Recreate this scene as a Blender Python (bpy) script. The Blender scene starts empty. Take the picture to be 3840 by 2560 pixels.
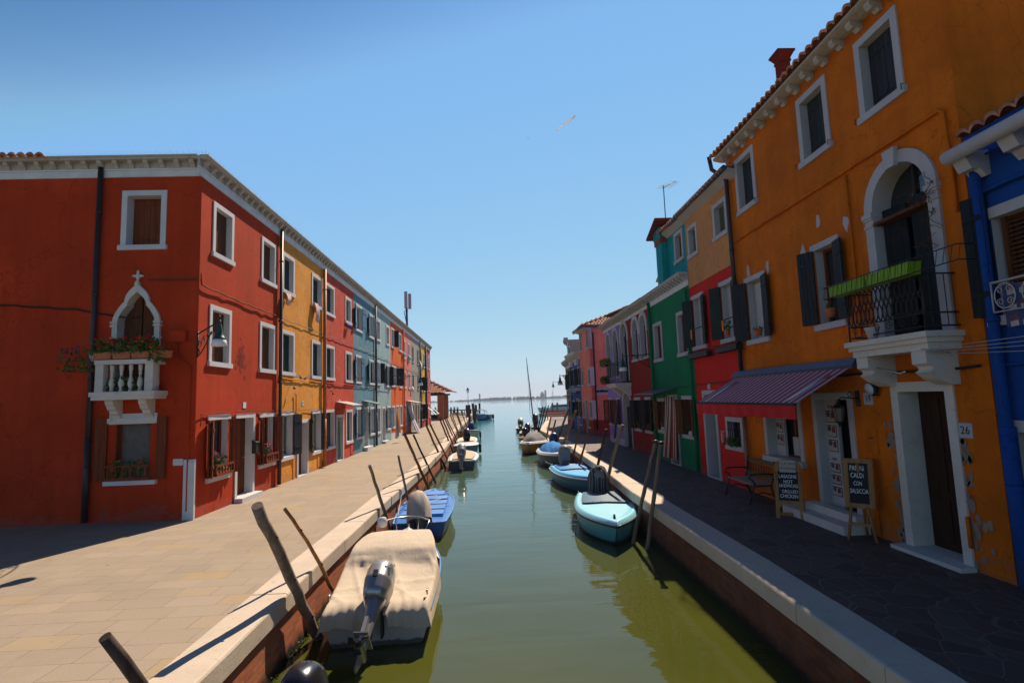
import bpy, math, random
import numpy as np
from mathutils import Matrix, Vector
R=math.radians
S=bpy.context.scene
COL=S.collection
random.seed(7)
# ------------------------------------------------------------------ camera (on the bridge, 2.5 m above the quay)
LENS=19.0; F=LENS*3840/36; CH=2.5
YAW,PITCH,ROLL=R(2.2302),R(6.0383),R(-1.9636)
def _cam():
    cy,sy=math.cos(YAW),math.sin(YAW); cp,sp=math.cos(PITCH),math.sin(PITCH)
    f=Vector((sy*cp,cy*cp,sp)); r=Vector((cy,-sy,0)); u=r.cross(f)
    c,s=math.cos(ROLL),math.sin(ROLL)
    return c*r+s*u, -s*r+c*u, f
CR_,CU_,CF_=_cam()
cam=bpy.data.cameras.new('camera'); camo=bpy.data.objects.new('camera',cam); COL.objects.link(camo)
cam.lens=LENS; cam.sensor_width=36; cam.clip_start=.05; cam.clip_end=20000
m=Matrix((CR_,CU_,-CF_)).transposed().to_4x4(); m.translation=(0,0,CH); camo.matrix_world=m
S.camera=camo
# ------------------------------------------------------------------ sky, sun, exposure
SUN_EL,SUN_AZ=47.5,19.6      # azimuth measured from +Y towards +X
w=bpy.data.worlds.new('World'); S.world=w; w.use_nodes=True
nt=w.node_tree; bg=nt.nodes['Background']
sky=nt.nodes.new('ShaderNodeTexSky'); sky.sky_type='NISHITA'; sky.sun_disc=False
sky.sun_elevation=R(SUN_EL); sky.sun_rotation=R(SUN_AZ)
sky.altitude=0; sky.air_density=1.0; sky.dust_density=0.0; sky.ozone_density=8.0
sp_=nt.nodes.new('ShaderNodeSeparateColor'); cb_=nt.nodes.new('ShaderNodeCombineColor'); nt.links.new(sky.outputs[0],sp_.inputs[0])
for i_,(p_,k_,l_,g_) in enumerate(((.60,1.54,.978,5.0),(.38,2.60,.168,3.6),(0,6.5,.088,2.6))):      # clear seaside sky: pale haze near the horizon, deep blue away from the sun
    out_=[]
    for e_,f_ in ((p_,k_),(g_,l_)):
        a_=nt.nodes.new('ShaderNodeMath'); a_.operation='POWER'; a_.inputs[1].default_value=e_; nt.links.new(sp_.outputs[i_],a_.inputs[0])
        b_=nt.nodes.new('ShaderNodeMath'); b_.operation='MULTIPLY'; b_.inputs[1].default_value=f_; nt.links.new(a_.outputs[0],b_.inputs[0]); out_.append(b_)
    d_=nt.nodes.new('ShaderNodeMath'); d_.operation='SMOOTH_MIN'; d_.inputs[2].default_value=.25*k_/2; nt.links.new(out_[0].outputs[0],d_.inputs[0]); nt.links.new(out_[1].outputs[0],d_.inputs[1]); nt.links.new(d_.outputs[0],cb_.inputs[i_])
nt.links.new(cb_.outputs[0],bg.inputs[0]); bg.inputs[1].default_value=.088
sl=bpy.data.lights.new('sun','SUN'); sl.energy=5.0; sl.angle=R(.5); sl.color=(1,.83,.64)
so=bpy.data.objects.new('sun',sl); COL.objects.link(so)
sd=Vector((math.sin(R(SUN_AZ))*math.cos(R(SUN_EL)),math.cos(R(SUN_AZ))*math.cos(R(SUN_EL)),math.sin(R(SUN_EL))))
so.rotation_euler=sd.to_track_quat('Z','Y').to_euler(); so.location=(0,0,30)
S.view_settings.view_transform='Standard'; S.view_settings.look='None'
S.view_settings.exposure=0.6; S.view_settings.gamma=1
# ------------------------------------------------------------------ measured points -> places on the ground and on the house fronts
CRP={'A':(0,500,1.96),'B':(0,1200,1.96),'C':(1000,840,2.8),'D':(1000,1350,2.851),'E':(1350,1150,5.2275),'F':(1500,1400,5.2275),'K':(900,1760,1.96),'M':(1600,1500,5.2267),'N':(1900,1500,6.2714),'O':(1950,1550,2.8517),'a':(2400,600,3.1367),'b':(2650,0,1.9597),'c':(2650,800,1.9765),'d':(2600,1350,1.8444),'e':(2050,950,3.1357),'f':(2200,1400,3.1357),'g':(1900,1300,5.2275),'Q':(1900,1900,2.352),'h':(2200,1050,3.919),'k':(1950,1300,5.2267),'G':(0,1860,2.24),'r':(2700,2000,2.0632),'t':(2870,1700,4.479),'v':(3000,1400,4.48),'w':(3400,1000,2.24)}
def ray(c,x,y):
    o=CRP[c]; x=o[0]+x/o[2]; y=o[1]+y/o[2]
    return CR_*((x-1920)/F)-CU_*((y-1280)/F)+CF_
def G(c,x,y,z=0.0):
    d=ray(c,x,y); t=(z-CH)/d.z; return Vector((d.x*t,d.y*t,z))
def GY(c,x,y,Y):
    d=ray(c,x,y); t=Y/d.y; return Vector((d.x*t,Y,d.z*t+CH))
class Frame:
    """a wall plane: local x runs along it (left to right as seen), local -y points out of it"""
    def __init__(s,A,B):
        s.A=Vector((A[0],A[1])); e=Vector((B[0],B[1]))-s.A; s.e=e.normalized(); s.n=Vector((-s.e.y,s.e.x))
        s.M=Matrix(((s.e.x,s.n.x,0,s.A.x),(s.e.y,s.n.y,0,s.A.y),(0,0,1,0),(0,0,0,1)))
    def at(s,c,x,y,p=0):
        d=ray(c,x,y); d2=Vector((d.x,d.y)); t=(s.n.dot(s.A)-p)/s.n.dot(d2)
        return (d2*t-s.A).dot(s.e), d.z*t+CH
LF=Frame((-6.95,13.0),(-6.95,66.2))
SF=Frame((-26.95,13.0),(-6.95,13.0))
RF=Frame((6.38,60.0),(6.38,0.0))
WATER=-.9
# ------------------------------------------------------------------ objects
WM={}
def finish(o,M,parent):
    WM[o]=M
    if parent is not None:
        o.parent=parent; o.matrix_basis=WM[parent].inverted()@M
    else: o.matrix_basis=M
    COL.objects.link(o); return o
def thing(name,label,cat,M=None,group=None):
    o=bpy.data.objects.new(name,None); o.empty_display_size=.2
    o['label']=label; o['category']=cat
    if group: o['group']=group
    return finish(o,M if M is not None else Matrix(),None)
def tag(o,label=None,cat=None,group=None,kind=None):
    for k,v in (('label',label),('category',cat),('group',group),('kind',kind)):
        if v: o[k]=v
    return o
def T(x,y,z): return Matrix.Translation((x,y,z))
def RZ(a): return Matrix.Rotation(a,4,'Z')
def RX(a): return Matrix.Rotation(a,4,'X')
def RY(a): return Matrix.Rotation(a,4,'Y')
class MB:
    def __init__(s): s.v=[]; s.f=[]; s.mi=[]; s.sm=[]; s.M=None; s.m=0; s.s=False
    def add(s,vs,fs,smooth=None):
        b=len(s.v)
        if s.M is not None: vs=[tuple(s.M@Vector(v)) for v in vs]
        s.v+= [tuple(v) for v in vs]
        for f in fs: s.f.append(tuple(b+i for i in f)); s.mi.append(s.m); s.sm.append(s.s if smooth is None else smooth)
        return s
    def box(s,x0,x1,y0,y1,z0,z1):
        if x1<x0:x0,x1=x1,x0
        if y1<y0:y0,y1=y1,y0
        if z1<z0:z0,z1=z1,z0
        return s.add([(x0,y0,z0),(x1,y0,z0),(x1,y1,z0),(x0,y1,z0),(x0,y0,z1),(x1,y0,z1),(x1,y1,z1),(x0,y1,z1)],
              [(0,3,2,1),(4,5,6,7),(0,1,5,4),(1,2,6,5),(2,3,7,6),(3,0,4,7)],False)
    def prism(s,poly,y0,y1,axis='y'):
        """polygon in (x,z) pushed along y (or in (x,y) along z, or (y,z) along x)"""
        n=len(poly)
        def P(a,b,t): return (a,t,b) if axis=='y' else ((a,b,t) if axis=='z' else (t,a,b))
        vs=[P(a,b,y0) for a,b in poly]+[P(a,b,y1) for a,b in poly]
        fs=[tuple(range(n)),tuple(range(2*n-1,n-1,-1))]+[(i,i+n,(i+1)%n+n,(i+1)%n) for i in range(n)]
        return s.add(vs,fs,False)
    def tube(s,pts,r,seg=8,caps=True,smooth=True):
        pts=[Vector(p) for p in pts]; n=len(pts)
        if not hasattr(r,'__len__'): r=[r]*n
        vs=[];up=None
        for i,p in enumerate(pts):
            t=(pts[min(i+1,n-1)]-pts[max(i-1,0)]).normalized()
            if up is None: up=Vector((0,0,1)) if abs(t.z)<.9 else Vector((1,0,0))
            a=t.cross(up).normalized(); b=a.cross(t).normalized(); up=b
            for k in range(seg):
                q=2*math.pi*k/seg; vs.append(p+a*math.cos(q)*r[i]+b*math.sin(q)*r[i])
        fs=[(i*seg+k,i*seg+(k+1)%seg,(i+1)*seg+(k+1)%seg,(i+1)*seg+k) for i in range(n-1) for k in range(seg)]
        s.add(vs,fs,smooth)
        if caps:
            b=len(s.v)-len(vs)
            s.f.append(tuple(b+k for k in range(seg))[::-1]); s.mi.append(s.m); s.sm.append(False)
            s.f.append(tuple(b+(n-1)*seg+k for k in range(seg))); s.mi.append(s.m); s.sm.append(False)
        return s
    def lathe(s,prof,seg=12,c=(0,0,0),smooth=True):
        vs=[(c[0]+r*math.cos(2*math.pi*k/seg),c[1]+r*math.sin(2*math.pi*k/seg),c[2]+z) for r,z in prof for k in range(seg)]
        n=len(prof)
        fs=[(i*seg+k,i*seg+(k+1)%seg,(i+1)*seg+(k+1)%seg,(i+1)*seg+k) for i in range(n-1) for k in range(seg)]
        fs+=[tuple(range(seg))[::-1],tuple((n-1)*seg+k for k in range(seg))]
        return s.add(vs,fs,smooth)
    def grid(s,rows,smooth=True,closed=False):
        n=len(rows);k=len(rows[0]); vs=[p for r in rows for p in r]; fs=[]
        for i in range(n-1):
            for j in range(k if closed else k-1):
                fs.append((i*k+j,i*k+(j+1)%k,(i+1)*k+(j+1)%k,(i+1)*k+j))
        return s.add(vs,fs,smooth)
    def build(s,name,mats,parent=None,M=None,**kw):
        me=bpy.data.meshes.new(name); me.from_pydata(s.v,[],s.f)
        if not isinstance(mats,(list,tuple)): mats=[mats]
        for q in mats: me.materials.append(q)
        me.polygons.foreach_set('material_index',s.mi); me.polygons.foreach_set('use_smooth',s.sm); me.update()
        o=bpy.data.objects.new(name,me)
        finish(o,M if M is not None else (WM[parent] if parent is not None else Matrix()),parent)
        return tag(o,**kw) if kw else o
# ------------------------------------------------------------------ materials
class N:
    def __init__(s,name):
        s.m=bpy.data.materials.new(name); s.m.use_nodes=True; s.t=s.m.node_tree; s.b=s.t.nodes['Principled BSDF']
        s.tc=s.t.nodes.new('ShaderNodeTexCoord')
    def new(s,ty,**k):
        n=s.t.nodes.new(ty)
        for a,b in k.items():
            if a.startswith('_'): n.inputs[a[1:].replace('_',' ')].default_value=b
            else: setattr(n,a,b)
        return n
    def L(s,a,b): s.t.links.new(a,b)
    def coord(s,scale=(1,1,1),rnd=True,loc=(0,0,0),rot=(0,0,0),space='Object'):
        mp=s.new('ShaderNodeMapping'); mp.inputs['Scale'].default_value=scale; mp.inputs['Location'].default_value=loc; mp.inputs['Rotation'].default_value=rot
        if rnd:
            oi=s.new('ShaderNodeObjectInfo'); v=s.new('ShaderNodeVectorMath',operation='SCALE'); v.inputs['Scale'].default_value=37.0
            cx=s.new('ShaderNodeCombineXYZ'); s.L(oi.outputs['Random'],cx.inputs[0]); s.L(oi.outputs['Random'],cx.inputs[1]); s.L(cx.outputs[0],v.inputs[0])
            ad=s.new('ShaderNodeVectorMath',operation='ADD'); s.L(s.tc.outputs[space],ad.inputs[0]); s.L(v.outputs[0],ad.inputs[1]); s.L(ad.outputs[0],mp.inputs[0])
        else: s.L(s.tc.outputs[space],mp.inputs[0])
        return mp.outputs[0]
    def noise(s,vec,scale,detail=4,rough=.55,dist=0):
        n=s.new('ShaderNodeTexNoise',_Scale=scale,_Detail=detail,_Roughness=rough,_Distortion=dist); s.L(vec,n.inputs['Vector']); return n.outputs['Fac']
    def ramp(s,fac,stops,interp='LINEAR'):
        r=s.new('ShaderNodeValToRGB'); r.color_ramp.interpolation=interp
        e=r.color_ramp.elements
        while len(e)<len(stops): e.new(.5)
        for i,(p,c) in enumerate(stops):
            e[i].position=p; e[i].color=(c[0],c[1],c[2],1) if hasattr(c,'__len__') else (c,c,c,1)
        s.L(fac,r.inputs[0]); return r.outputs[0]
    def mix(s,fac,a,b,mode='MIX'):
        n=s.new('ShaderNodeMix',data_type='RGBA',blend_type=mode)
        for v,i in ((fac,0),(a,6),(b,7)):
            if hasattr(v,'links'): s.L(v,n.inputs[i])
            elif i==0: n.inputs[0].default_value=v
            else: n.inputs[i].default_value=(v[0],v[1],v[2],1)
        return n.outputs[2]
    def bump(s,h,st=.3,dist=.02):
        n=s.new('ShaderNodeBump',_Strength=st,_Distance=dist); s.L(h,n.inputs['Height']); s.L(n.outputs[0],s.b.inputs['Normal']); return n
    def col(s,c):
        if hasattr(c,'links'): s.L(c,s.b.inputs['Base Color'])
        else: s.b.inputs['Base Color'].default_value=(c[0],c[1],c[2],1)
    def done(s,rough=.8,metal=0,spec=.3,**k):
        s.b.inputs['Roughness'].default_value=rough; s.b.inputs['Metallic'].default_value=metal; s.b.inputs['Specular IOR Level'].default_value=spec
        for a,b in k.items(): s.b.inputs[a.replace('_',' ')].default_value=b
        return s.m
def plaster(name,c,var=.18,patch=None,thr=.66,grime=.35,fade=None):
    n=N(name); v=n.coord()
    big=n.noise(v,.55,5,.6); c2=tuple(x*(1-var) for x in c); c1=tuple(min(1,x*(1+var)) for x in c)
    a=n.mix(n.ramp(big,[(.32,0),(.68,1)]),c2,c1)
    if fade: a=n.mix(n.ramp(n.noise(v,1.6,5,.7,.6),[(.45,0),(.72,.75)]),a,fade)
    st=n.noise(n.coord((3.2,3.2,.28)),1.5,4,.6)
    a=n.mix(n.ramp(st,[(.42,0),(.75,grime)]),a,tuple(x*.55 for x in c))
    md=n.noise(v,5,6,.75,.4); a=n.mix(n.ramp(md,[(.36,.42),(.56,0)]),a,tuple(x*.72 for x in c))
    spz=n.new('ShaderNodeSeparateXYZ'); n.L(n.tc.outputs['Object'],spz.inputs[0])
    dz=n.new('ShaderNodeMath',operation='MULTIPLY_ADD'); dz.inputs[1].default_value=1.5; n.L(n.noise(v,2.4,5,.7,.5),dz.inputs[0]); n.L(spz.outputs[2],dz.inputs[2])
    a=n.mix(n.ramp(dz.outputs[0],[(.0,.55),(.93,.5),(.99,0)]),a,tuple(.55*x+.05 for x in c))      # salt and damp tide mark low on the wall
    ck=n.new('ShaderNodeTexVoronoi',feature='DISTANCE_TO_EDGE',_Scale=.55); dd=n.new('ShaderNodeVectorMath',operation='MULTIPLY_ADD'); dd.inputs[1].default_value=(.9,.9,.9); nn=n.new('ShaderNodeTexNoise',_Scale=2.2,_Detail=5); n.L(v,nn.inputs['Vector']); n.L(nn.outputs['Color'],dd.inputs[0]); n.L(v,dd.inputs[2]); n.L(dd.outputs[0],ck.inputs['Vector'])
    a=n.mix(n.ramp(ck.outputs['Distance'],[(.003,.45),(.008,0)]),a,tuple(x*.35 for x in c))      # hairline cracks
    if patch: 
        pm=n.ramp(n.noise(v,1.1,6,.65,.4),[(thr,0),(thr+.015,1)]); a=n.mix(pm,a,patch)
    n.col(a); n.bump(n.noise(v,26,5,.7),.35,.012)
    return n.done(.88,spec=.15)
def flat(name,c,rough=.6,var=.15,sc=6,spec=.3,bump=0,metal=0,**k):
    n=N(name); v=n.coord(); a=n.noise(v,sc,4,.6)
    n.col(n.mix(n.ramp(a,[(.3,0),(.7,1)]),tuple(x*(1-var) for x in c),tuple(min(1,x*(1+var)) for x in c)))
    if bump: n.bump(n.noise(v,sc*4,4,.65),bump,.01)
    return n.done(rough,metal,spec,**k)
def stone(name,c,dark=.5,amt=.35,bump=.4):
    n=N(name); v=n.coord(); a=n.mix(n.ramp(n.noise(v,1.3,5,.6),[(.35,0),(.7,1)]),tuple(x*.85 for x in c),c)
    a=n.mix(n.ramp(n.noise(v,9,5,.75,.5),[(.55,0),(.72,amt)]),a,tuple(x*dark for x in c))
    n.col(a); n.bump(n.noise(v,30,4,.7),bump,.01); return n.done(.8,spec=.2)
def woodm(name,c,sc=1,dark=.5,axis=2,rough=.75):
    n=N(name); k=[9*sc]*3; k[axis]=.7*sc; v=n.coord(tuple(k))
    f=n.noise(v,2.2,5,.65,.3); a=n.mix(n.ramp(f,[(.3,0),(.7,1)]),tuple(x*dark for x in c),tuple(min(1,x*1.15) for x in c))
    n.col(a); n.bump(f,.35,.01); return n.done(rough,spec=.12)
MT={}
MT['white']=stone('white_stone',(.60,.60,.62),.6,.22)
MT['istria']=stone('istrian_stone',(.62,.58,.52),.45,.5)
MT['corn']=stone('cornice_stone',(.46,.42,.36),.3,.75)
MT['cornw']=flat('cornice_band_paint',(.60,.60,.62),.8,.12,3)
MT['kerb']=stone('kerb_stone',(.56,.47,.37),.45,.45)
MT['board_green']=woodm('shutter_green',(.028,.045,.042),1,.6)
MT['board_dark']=woodm('shutter_dark',(.018,.024,.028),1,.6)
MT['board_brown']=woodm('shutter_brown',(.13,.045,.018),1,.5)
MT['board_brown2']=woodm('shutter_red_brown',(.20,.05,.02),1,.5)
MT['board_olive']=woodm('shutter_olive',(.10,.11,.07),1,.6)
MT['board_blue']=flat('shutter_blue',(.11,.22,.30),.6,.2)
MT['board_grey']=woodm('shutter_grey',(.035,.04,.046),1,.6)
MT['sash']=flat('window_sash_paint',(.30,.26,.20),.5,.15)
MT['iron']=flat('black_iron',(.012,.012,.013),.5,.2,20,.4)
MT['green_iron']=flat('green_iron',(.012,.05,.04),.45,.2,20,.4)
MT['pipe']=flat('brown_downpipe',(.035,.022,.025),.45,.25,5,.4)
MT['zinc']=flat('zinc_gutter',(.05,.07,.12),.45,.25,5,.4)
MT['wire']=flat('cable_black',(.02,.015,.012),.7,.2)
MT['leaf']=flat('leaf_green',(.05,.11,.02),.6,.5,40,.2)
MT['geranium']=flat('geranium_red',(.85,.012,.015),.6,.3,40,.2)
MT['magenta']=flat('geranium_magenta',(.75,.02,.18),.6,.3,40,.2)
MT['pinkflower']=flat('flower_pink',(.60,.12,.35),.6,.3,40,.2)
MT['violet']=flat('flower_violet',(.10,.03,.18),.6,.3,40,.2)
MT['terracotta']=flat('terracotta',(.42,.13,.06),.8,.2,8)
MT['curtain_dark']=flat('curtain_dark',(.12,.11,.10),.9,.2)
MT['text']=flat('lettering_black',(.01,.01,.012),.6,.1)
MT['chalk']=flat('chalk_white',(.75,.75,.78),.9,.1)
MT['steel']=flat('steel',(.5,.5,.52),.3,.1,9,.5,0,.9)
MT['rubber']=flat('rubber_black',(.012,.012,.013),.7,.2)
def glassm():
    n=N('window_glass'); n.col((.015,.02,.022)); return n.done(.06,spec=.6)
MT['glass']=glassm()
def tile():
    n=N('roof_tile'); v=n.coord((1,1,1)); a=n.noise(n.coord((4.6,2.8,2.8)),1.2,2,.9)
    c=n.ramp(a,[(.25,(.16,.07,.045)),(.45,(.38,.15,.09)),(.6,(.52,.24,.15)),(.8,(.60,.36,.25))])
    c=n.mix(n.ramp(n.noise(v,3,5,.7),[(.5,0),(.7,.7)]),c,(.10,.08,.06))
    n.col(c); n.bump(n.noise(v,30,4,.7),.3,.01); return n.done(.85,spec=.15)
MT['tile']=tile()
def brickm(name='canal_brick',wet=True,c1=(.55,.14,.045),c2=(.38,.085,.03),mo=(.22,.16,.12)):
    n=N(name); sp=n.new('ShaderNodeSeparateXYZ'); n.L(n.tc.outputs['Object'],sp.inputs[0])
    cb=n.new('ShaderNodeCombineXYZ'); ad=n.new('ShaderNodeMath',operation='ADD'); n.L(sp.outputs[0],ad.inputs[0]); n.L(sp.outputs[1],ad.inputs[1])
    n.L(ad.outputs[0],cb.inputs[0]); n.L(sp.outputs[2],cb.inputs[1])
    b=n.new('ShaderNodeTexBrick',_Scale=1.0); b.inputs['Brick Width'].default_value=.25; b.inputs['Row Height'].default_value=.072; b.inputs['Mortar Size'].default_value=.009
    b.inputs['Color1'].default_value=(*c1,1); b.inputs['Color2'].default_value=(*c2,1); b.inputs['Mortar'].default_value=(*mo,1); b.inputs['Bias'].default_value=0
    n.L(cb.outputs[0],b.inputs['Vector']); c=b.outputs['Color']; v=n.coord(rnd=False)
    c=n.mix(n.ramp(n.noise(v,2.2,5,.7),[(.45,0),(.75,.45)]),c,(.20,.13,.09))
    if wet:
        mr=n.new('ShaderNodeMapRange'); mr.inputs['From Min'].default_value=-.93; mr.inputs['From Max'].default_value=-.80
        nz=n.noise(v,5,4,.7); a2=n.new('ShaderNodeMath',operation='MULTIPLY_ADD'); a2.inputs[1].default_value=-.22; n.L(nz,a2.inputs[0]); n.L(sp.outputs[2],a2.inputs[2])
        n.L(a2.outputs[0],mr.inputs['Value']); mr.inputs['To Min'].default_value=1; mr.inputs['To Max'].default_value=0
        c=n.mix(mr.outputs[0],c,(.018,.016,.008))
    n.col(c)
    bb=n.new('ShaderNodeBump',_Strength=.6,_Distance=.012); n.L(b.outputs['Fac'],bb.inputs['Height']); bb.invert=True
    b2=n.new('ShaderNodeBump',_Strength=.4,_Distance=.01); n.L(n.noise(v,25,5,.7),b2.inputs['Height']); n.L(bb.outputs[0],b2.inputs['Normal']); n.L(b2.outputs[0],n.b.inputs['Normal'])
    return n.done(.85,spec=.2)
MT['brick']=brickm(); MT['brick_shade']=brickm('shaded_canal_brick',True,(.20,.055,.022),(.12,.035,.016),(.07,.055,.045)); MT['brick_dry']=brickm('pillar_brick',False)  # second canal brick: right wall's shade put into darker colours
def slabs():
    n=N('quay_slabs'); v=n.coord(rnd=False)
    dv=n.new('ShaderNodeVectorMath',operation='ADD'); n.L(v,dv.inputs[0])
    b=n.new('ShaderNodeTexBrick',_Scale=1.0); b.offset=.37; b.offset_frequency=2; b.squash=.72; b.squash_frequency=3
    b.inputs['Brick Width'].default_value=.68; b.inputs['Row Height'].default_value=.37; b.inputs['Mortar Size'].default_value=.0038; b.inputs['Mortar Smooth'].default_value=.2
    b.inputs['Color1'].default_value=(0,0,0,1); b.inputs['Color2'].default_value=(1,1,1,1); b.inputs['Mortar'].default_value=(.5,.5,.5,1); b.inputs['Bias'].default_value=0
    n.L(v,b.inputs['Vector'])
    c=n.ramp(b.outputs['Color'],[(0,(.30,.245,.185)),(.5,(.325,.265,.20)),(.8,(.345,.28,.21)),(.92,(.345,.27,.175)),(.98,(.36,.265,.15)),(1,(.37,.26,.13))])
    c=n.mix(n.ramp(n.noise(v,.8,5,.6),[(.35,.0),(.7,.3)]),c,(.27,.225,.17))
    c=n.mix(n.ramp(n.noise(v,45,3,.8),[(.4,.3),(.55,0)]),c,(.22,.17,.12))
    c=n.mix(n.ramp(n.noise(v,9,5,.8),[(.62,0),(.72,.45)]),c,(.15,.12,.08))
    c=n.mix(n.ramp(n.noise(n.coord(rnd=False,loc=(3,9,0)),.35,6,.7,.5),[(.5,0),(.62,.28)]),c,(.20,.165,.12))
    vo=n.new('ShaderNodeTexVoronoi',_Scale=1.3); n.L(v,vo.inputs['Vector']); c=n.mix(n.ramp(vo.outputs['Distance'],[(.030,.75),(.042,0)]),c,(.09,.075,.06))
    gap=n.ramp(n.noise(n.coord(rnd=False,loc=(7,3,0)),1.7,3,.6),[(.36,.25),(.5,1)])
    mm=n.new('ShaderNodeMath',operation='MULTIPLY'); n.L(b.outputs['Fac'],mm.inputs[0]); n.L(gap,mm.inputs[1])
    c=n.mix(mm.outputs[0],c,(.13,.10,.07)); n.col(c)
    n.bump(n.noise(v,60,4,.7),.25,.006); return n.done(.85,spec=.2)
MT['slabs']=slabs()
def crazy():
    n=N('crazy_paving'); v=n.coord((1.9,1.25,1),rnd=False)
    dn=n.new('ShaderNodeTexNoise',_Scale=1.2,_Detail=2); n.L(v,dn.inputs['Vector']); mx=n.new('ShaderNodeVectorMath',operation='MULTIPLY_ADD'); mx.inputs[1].default_value=(.35,.35,0)
    n.L(dn.outputs['Color'],mx.inputs[0]); n.L(v,mx.inputs[2])
    d=n.new('ShaderNodeTexVoronoi',feature='DISTANCE_TO_EDGE',_Scale=1.9); n.L(mx.outputs[0],d.inputs['Vector'])
    e=n.new('ShaderNodeTexVoronoi',feature='F1',_Scale=1.9); n.L(mx.outputs[0],e.inputs['Vector'])
    sp=n.new('ShaderNodeSeparateColor'); n.L(e.outputs['Color'],sp.inputs[0])
    c=n.ramp(sp.outputs[0],[(0,(.070,.042,.032)),(.4,(.095,.060,.045)),(.75,(.115,.078,.058)),(1,(.085,.062,.052))])
    c=n.mix(n.ramp(n.noise(v,6,5,.7),[(.35,.45),(.7,0)]),c,(.06,.045,.045))
    g=n.ramp(d.outputs['Distance'],[(.008,1),(.028,0)]); c=n.mix(g,c,(.125,.105,.085)); n.col(c)
    bb=n.new('ShaderNodeBump',_Strength=.5,_Distance=.012); n.L(g,bb.inputs['Height']); bb.invert=True; n.L(bb.outputs[0],n.b.inputs['Normal'])
    return n.done(.7,spec=.3)
MT['crazy']=crazy()
def water():
    n=N('canal_water')
    g=n.tc.outputs['Object']
    mp=n.new('ShaderNodeMapping'); mp.inputs['Scale'].default_value=(.45,1.35,1); mp.inputs['Rotation'].default_value=(0,0,R(8)); n.L(g,mp.inputs[0])
    w1=n.noise(mp.outputs[0],.62,2,.45,.6)
    mp2=n.new('ShaderNodeMapping'); mp2.inputs['Scale'].default_value=(1.2,3.4,1); mp2.inputs['Rotation'].default_value=(0,0,R(-6)); n.L(g,mp2.inputs[0])
    w2=n.noise(mp2.outputs[0],1.3,3,.5,.3)
    # ripples grow away from the sheltered near end
    sp=n.new('ShaderNodeSeparateXYZ'); n.L(g,sp.inputs[0]); mr=n.new('ShaderNodeMapRange'); mr.inputs['From Min'].default_value=8; mr.inputs['From Max'].default_value=45; mr.inputs['To Min'].default_value=.10; mr.inputs['To Max'].default_value=.55; n.L(sp.outputs[1],mr.inputs[0])
    m1=n.new('ShaderNodeMath',operation='MULTIPLY'); n.L(w2,m1.inputs[0]); n.L(mr.outputs[0],m1.inputs[1])
    ad=n.new('ShaderNodeMath',operation='MULTIPLY_ADD'); n.L(w1,ad.inputs[0]); ad.inputs[1].default_value=.75; n.L(m1.outputs[0],ad.inputs[2])
    n.bump(ad.outputs[0],.55,.055)
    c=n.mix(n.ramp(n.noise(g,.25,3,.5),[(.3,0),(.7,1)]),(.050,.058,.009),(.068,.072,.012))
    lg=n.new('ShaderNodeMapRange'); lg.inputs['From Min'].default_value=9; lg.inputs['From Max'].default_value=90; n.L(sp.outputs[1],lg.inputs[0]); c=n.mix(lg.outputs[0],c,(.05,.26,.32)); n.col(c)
    n.done(.025,spec=.5); n.b.inputs['IOR'].default_value=1.38
    n.b.inputs['Subsurface Weight'].default_value=0
    return n.m
MT['water']=water()
def text_mesh(txt,size,name='lettering',mat=None,parent=None,M=None,align='CENTER',extrude=.002,space=1.0):
    cu=bpy.data.curves.new(name,'FONT'); cu.body=txt; cu.size=size; cu.align_x=align; cu.align_y='CENTER'; cu.extrude=extrude; cu.space_character=space; cu.resolution_u=3
    o=bpy.data.objects.new('tmp',cu); COL.objects.link(o); dg=bpy.context.evaluated_depsgraph_get(); dg.update()
    me=bpy.data.meshes.new_from_object(o.evaluated_get(dg)); bpy.data.objects.remove(o); bpy.data.curves.remove(cu)
    me.name=name; me.materials.clear(); me.materials.append(mat or MT['text'])
    return finish(bpy.data.objects.new(name,me),M,parent)
# ------------------------------------------------------------------ ground, quays, water
def sheet(name,pts,z,mat,parent=None,**kw):
    mb=MB(); mb.add([(x,y,z) for x,y in pts],[tuple(range(len(pts)))]); return mb.build(name,mat,parent,**kw)
LK=[(-2.62,-3),(-2.80,5),(-2.84,9),(-2.80,15),(-2.66,21),(-2.64,30),(-3.0,42),(-3.15,52),(-3.2,66),(-3.8,100)]
RK=[(3.22,-3),(3.42,5),(3.5,8),(3.52,14),(3.70,20),(3.78,28),(3.76,36),(3.6,42.4),(4.0,46),(5.6,59),(7.9,80),(7.9,84)]
KW=.46
def offs(P,d): return [(x+d,y) for x,y in P]
sheet('left_pavement',[(-60,-3)]+offs(LK,-KW)[0:1]+offs(LK,-KW)[1:]+[(-13,101),(-60,101)],0,MT['slabs'],kind='structure')
sheet('right_pavement',offs(RK,KW)+[(11.5,84.0),(60,84.0),(60,-3)],0,MT['crazy'],kind='structure')
sheet('water',[(-2600,-60),(2600,-60),(2600,2380),(-2600,2380)],WATER,MT['water'],kind='structure')
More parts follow.
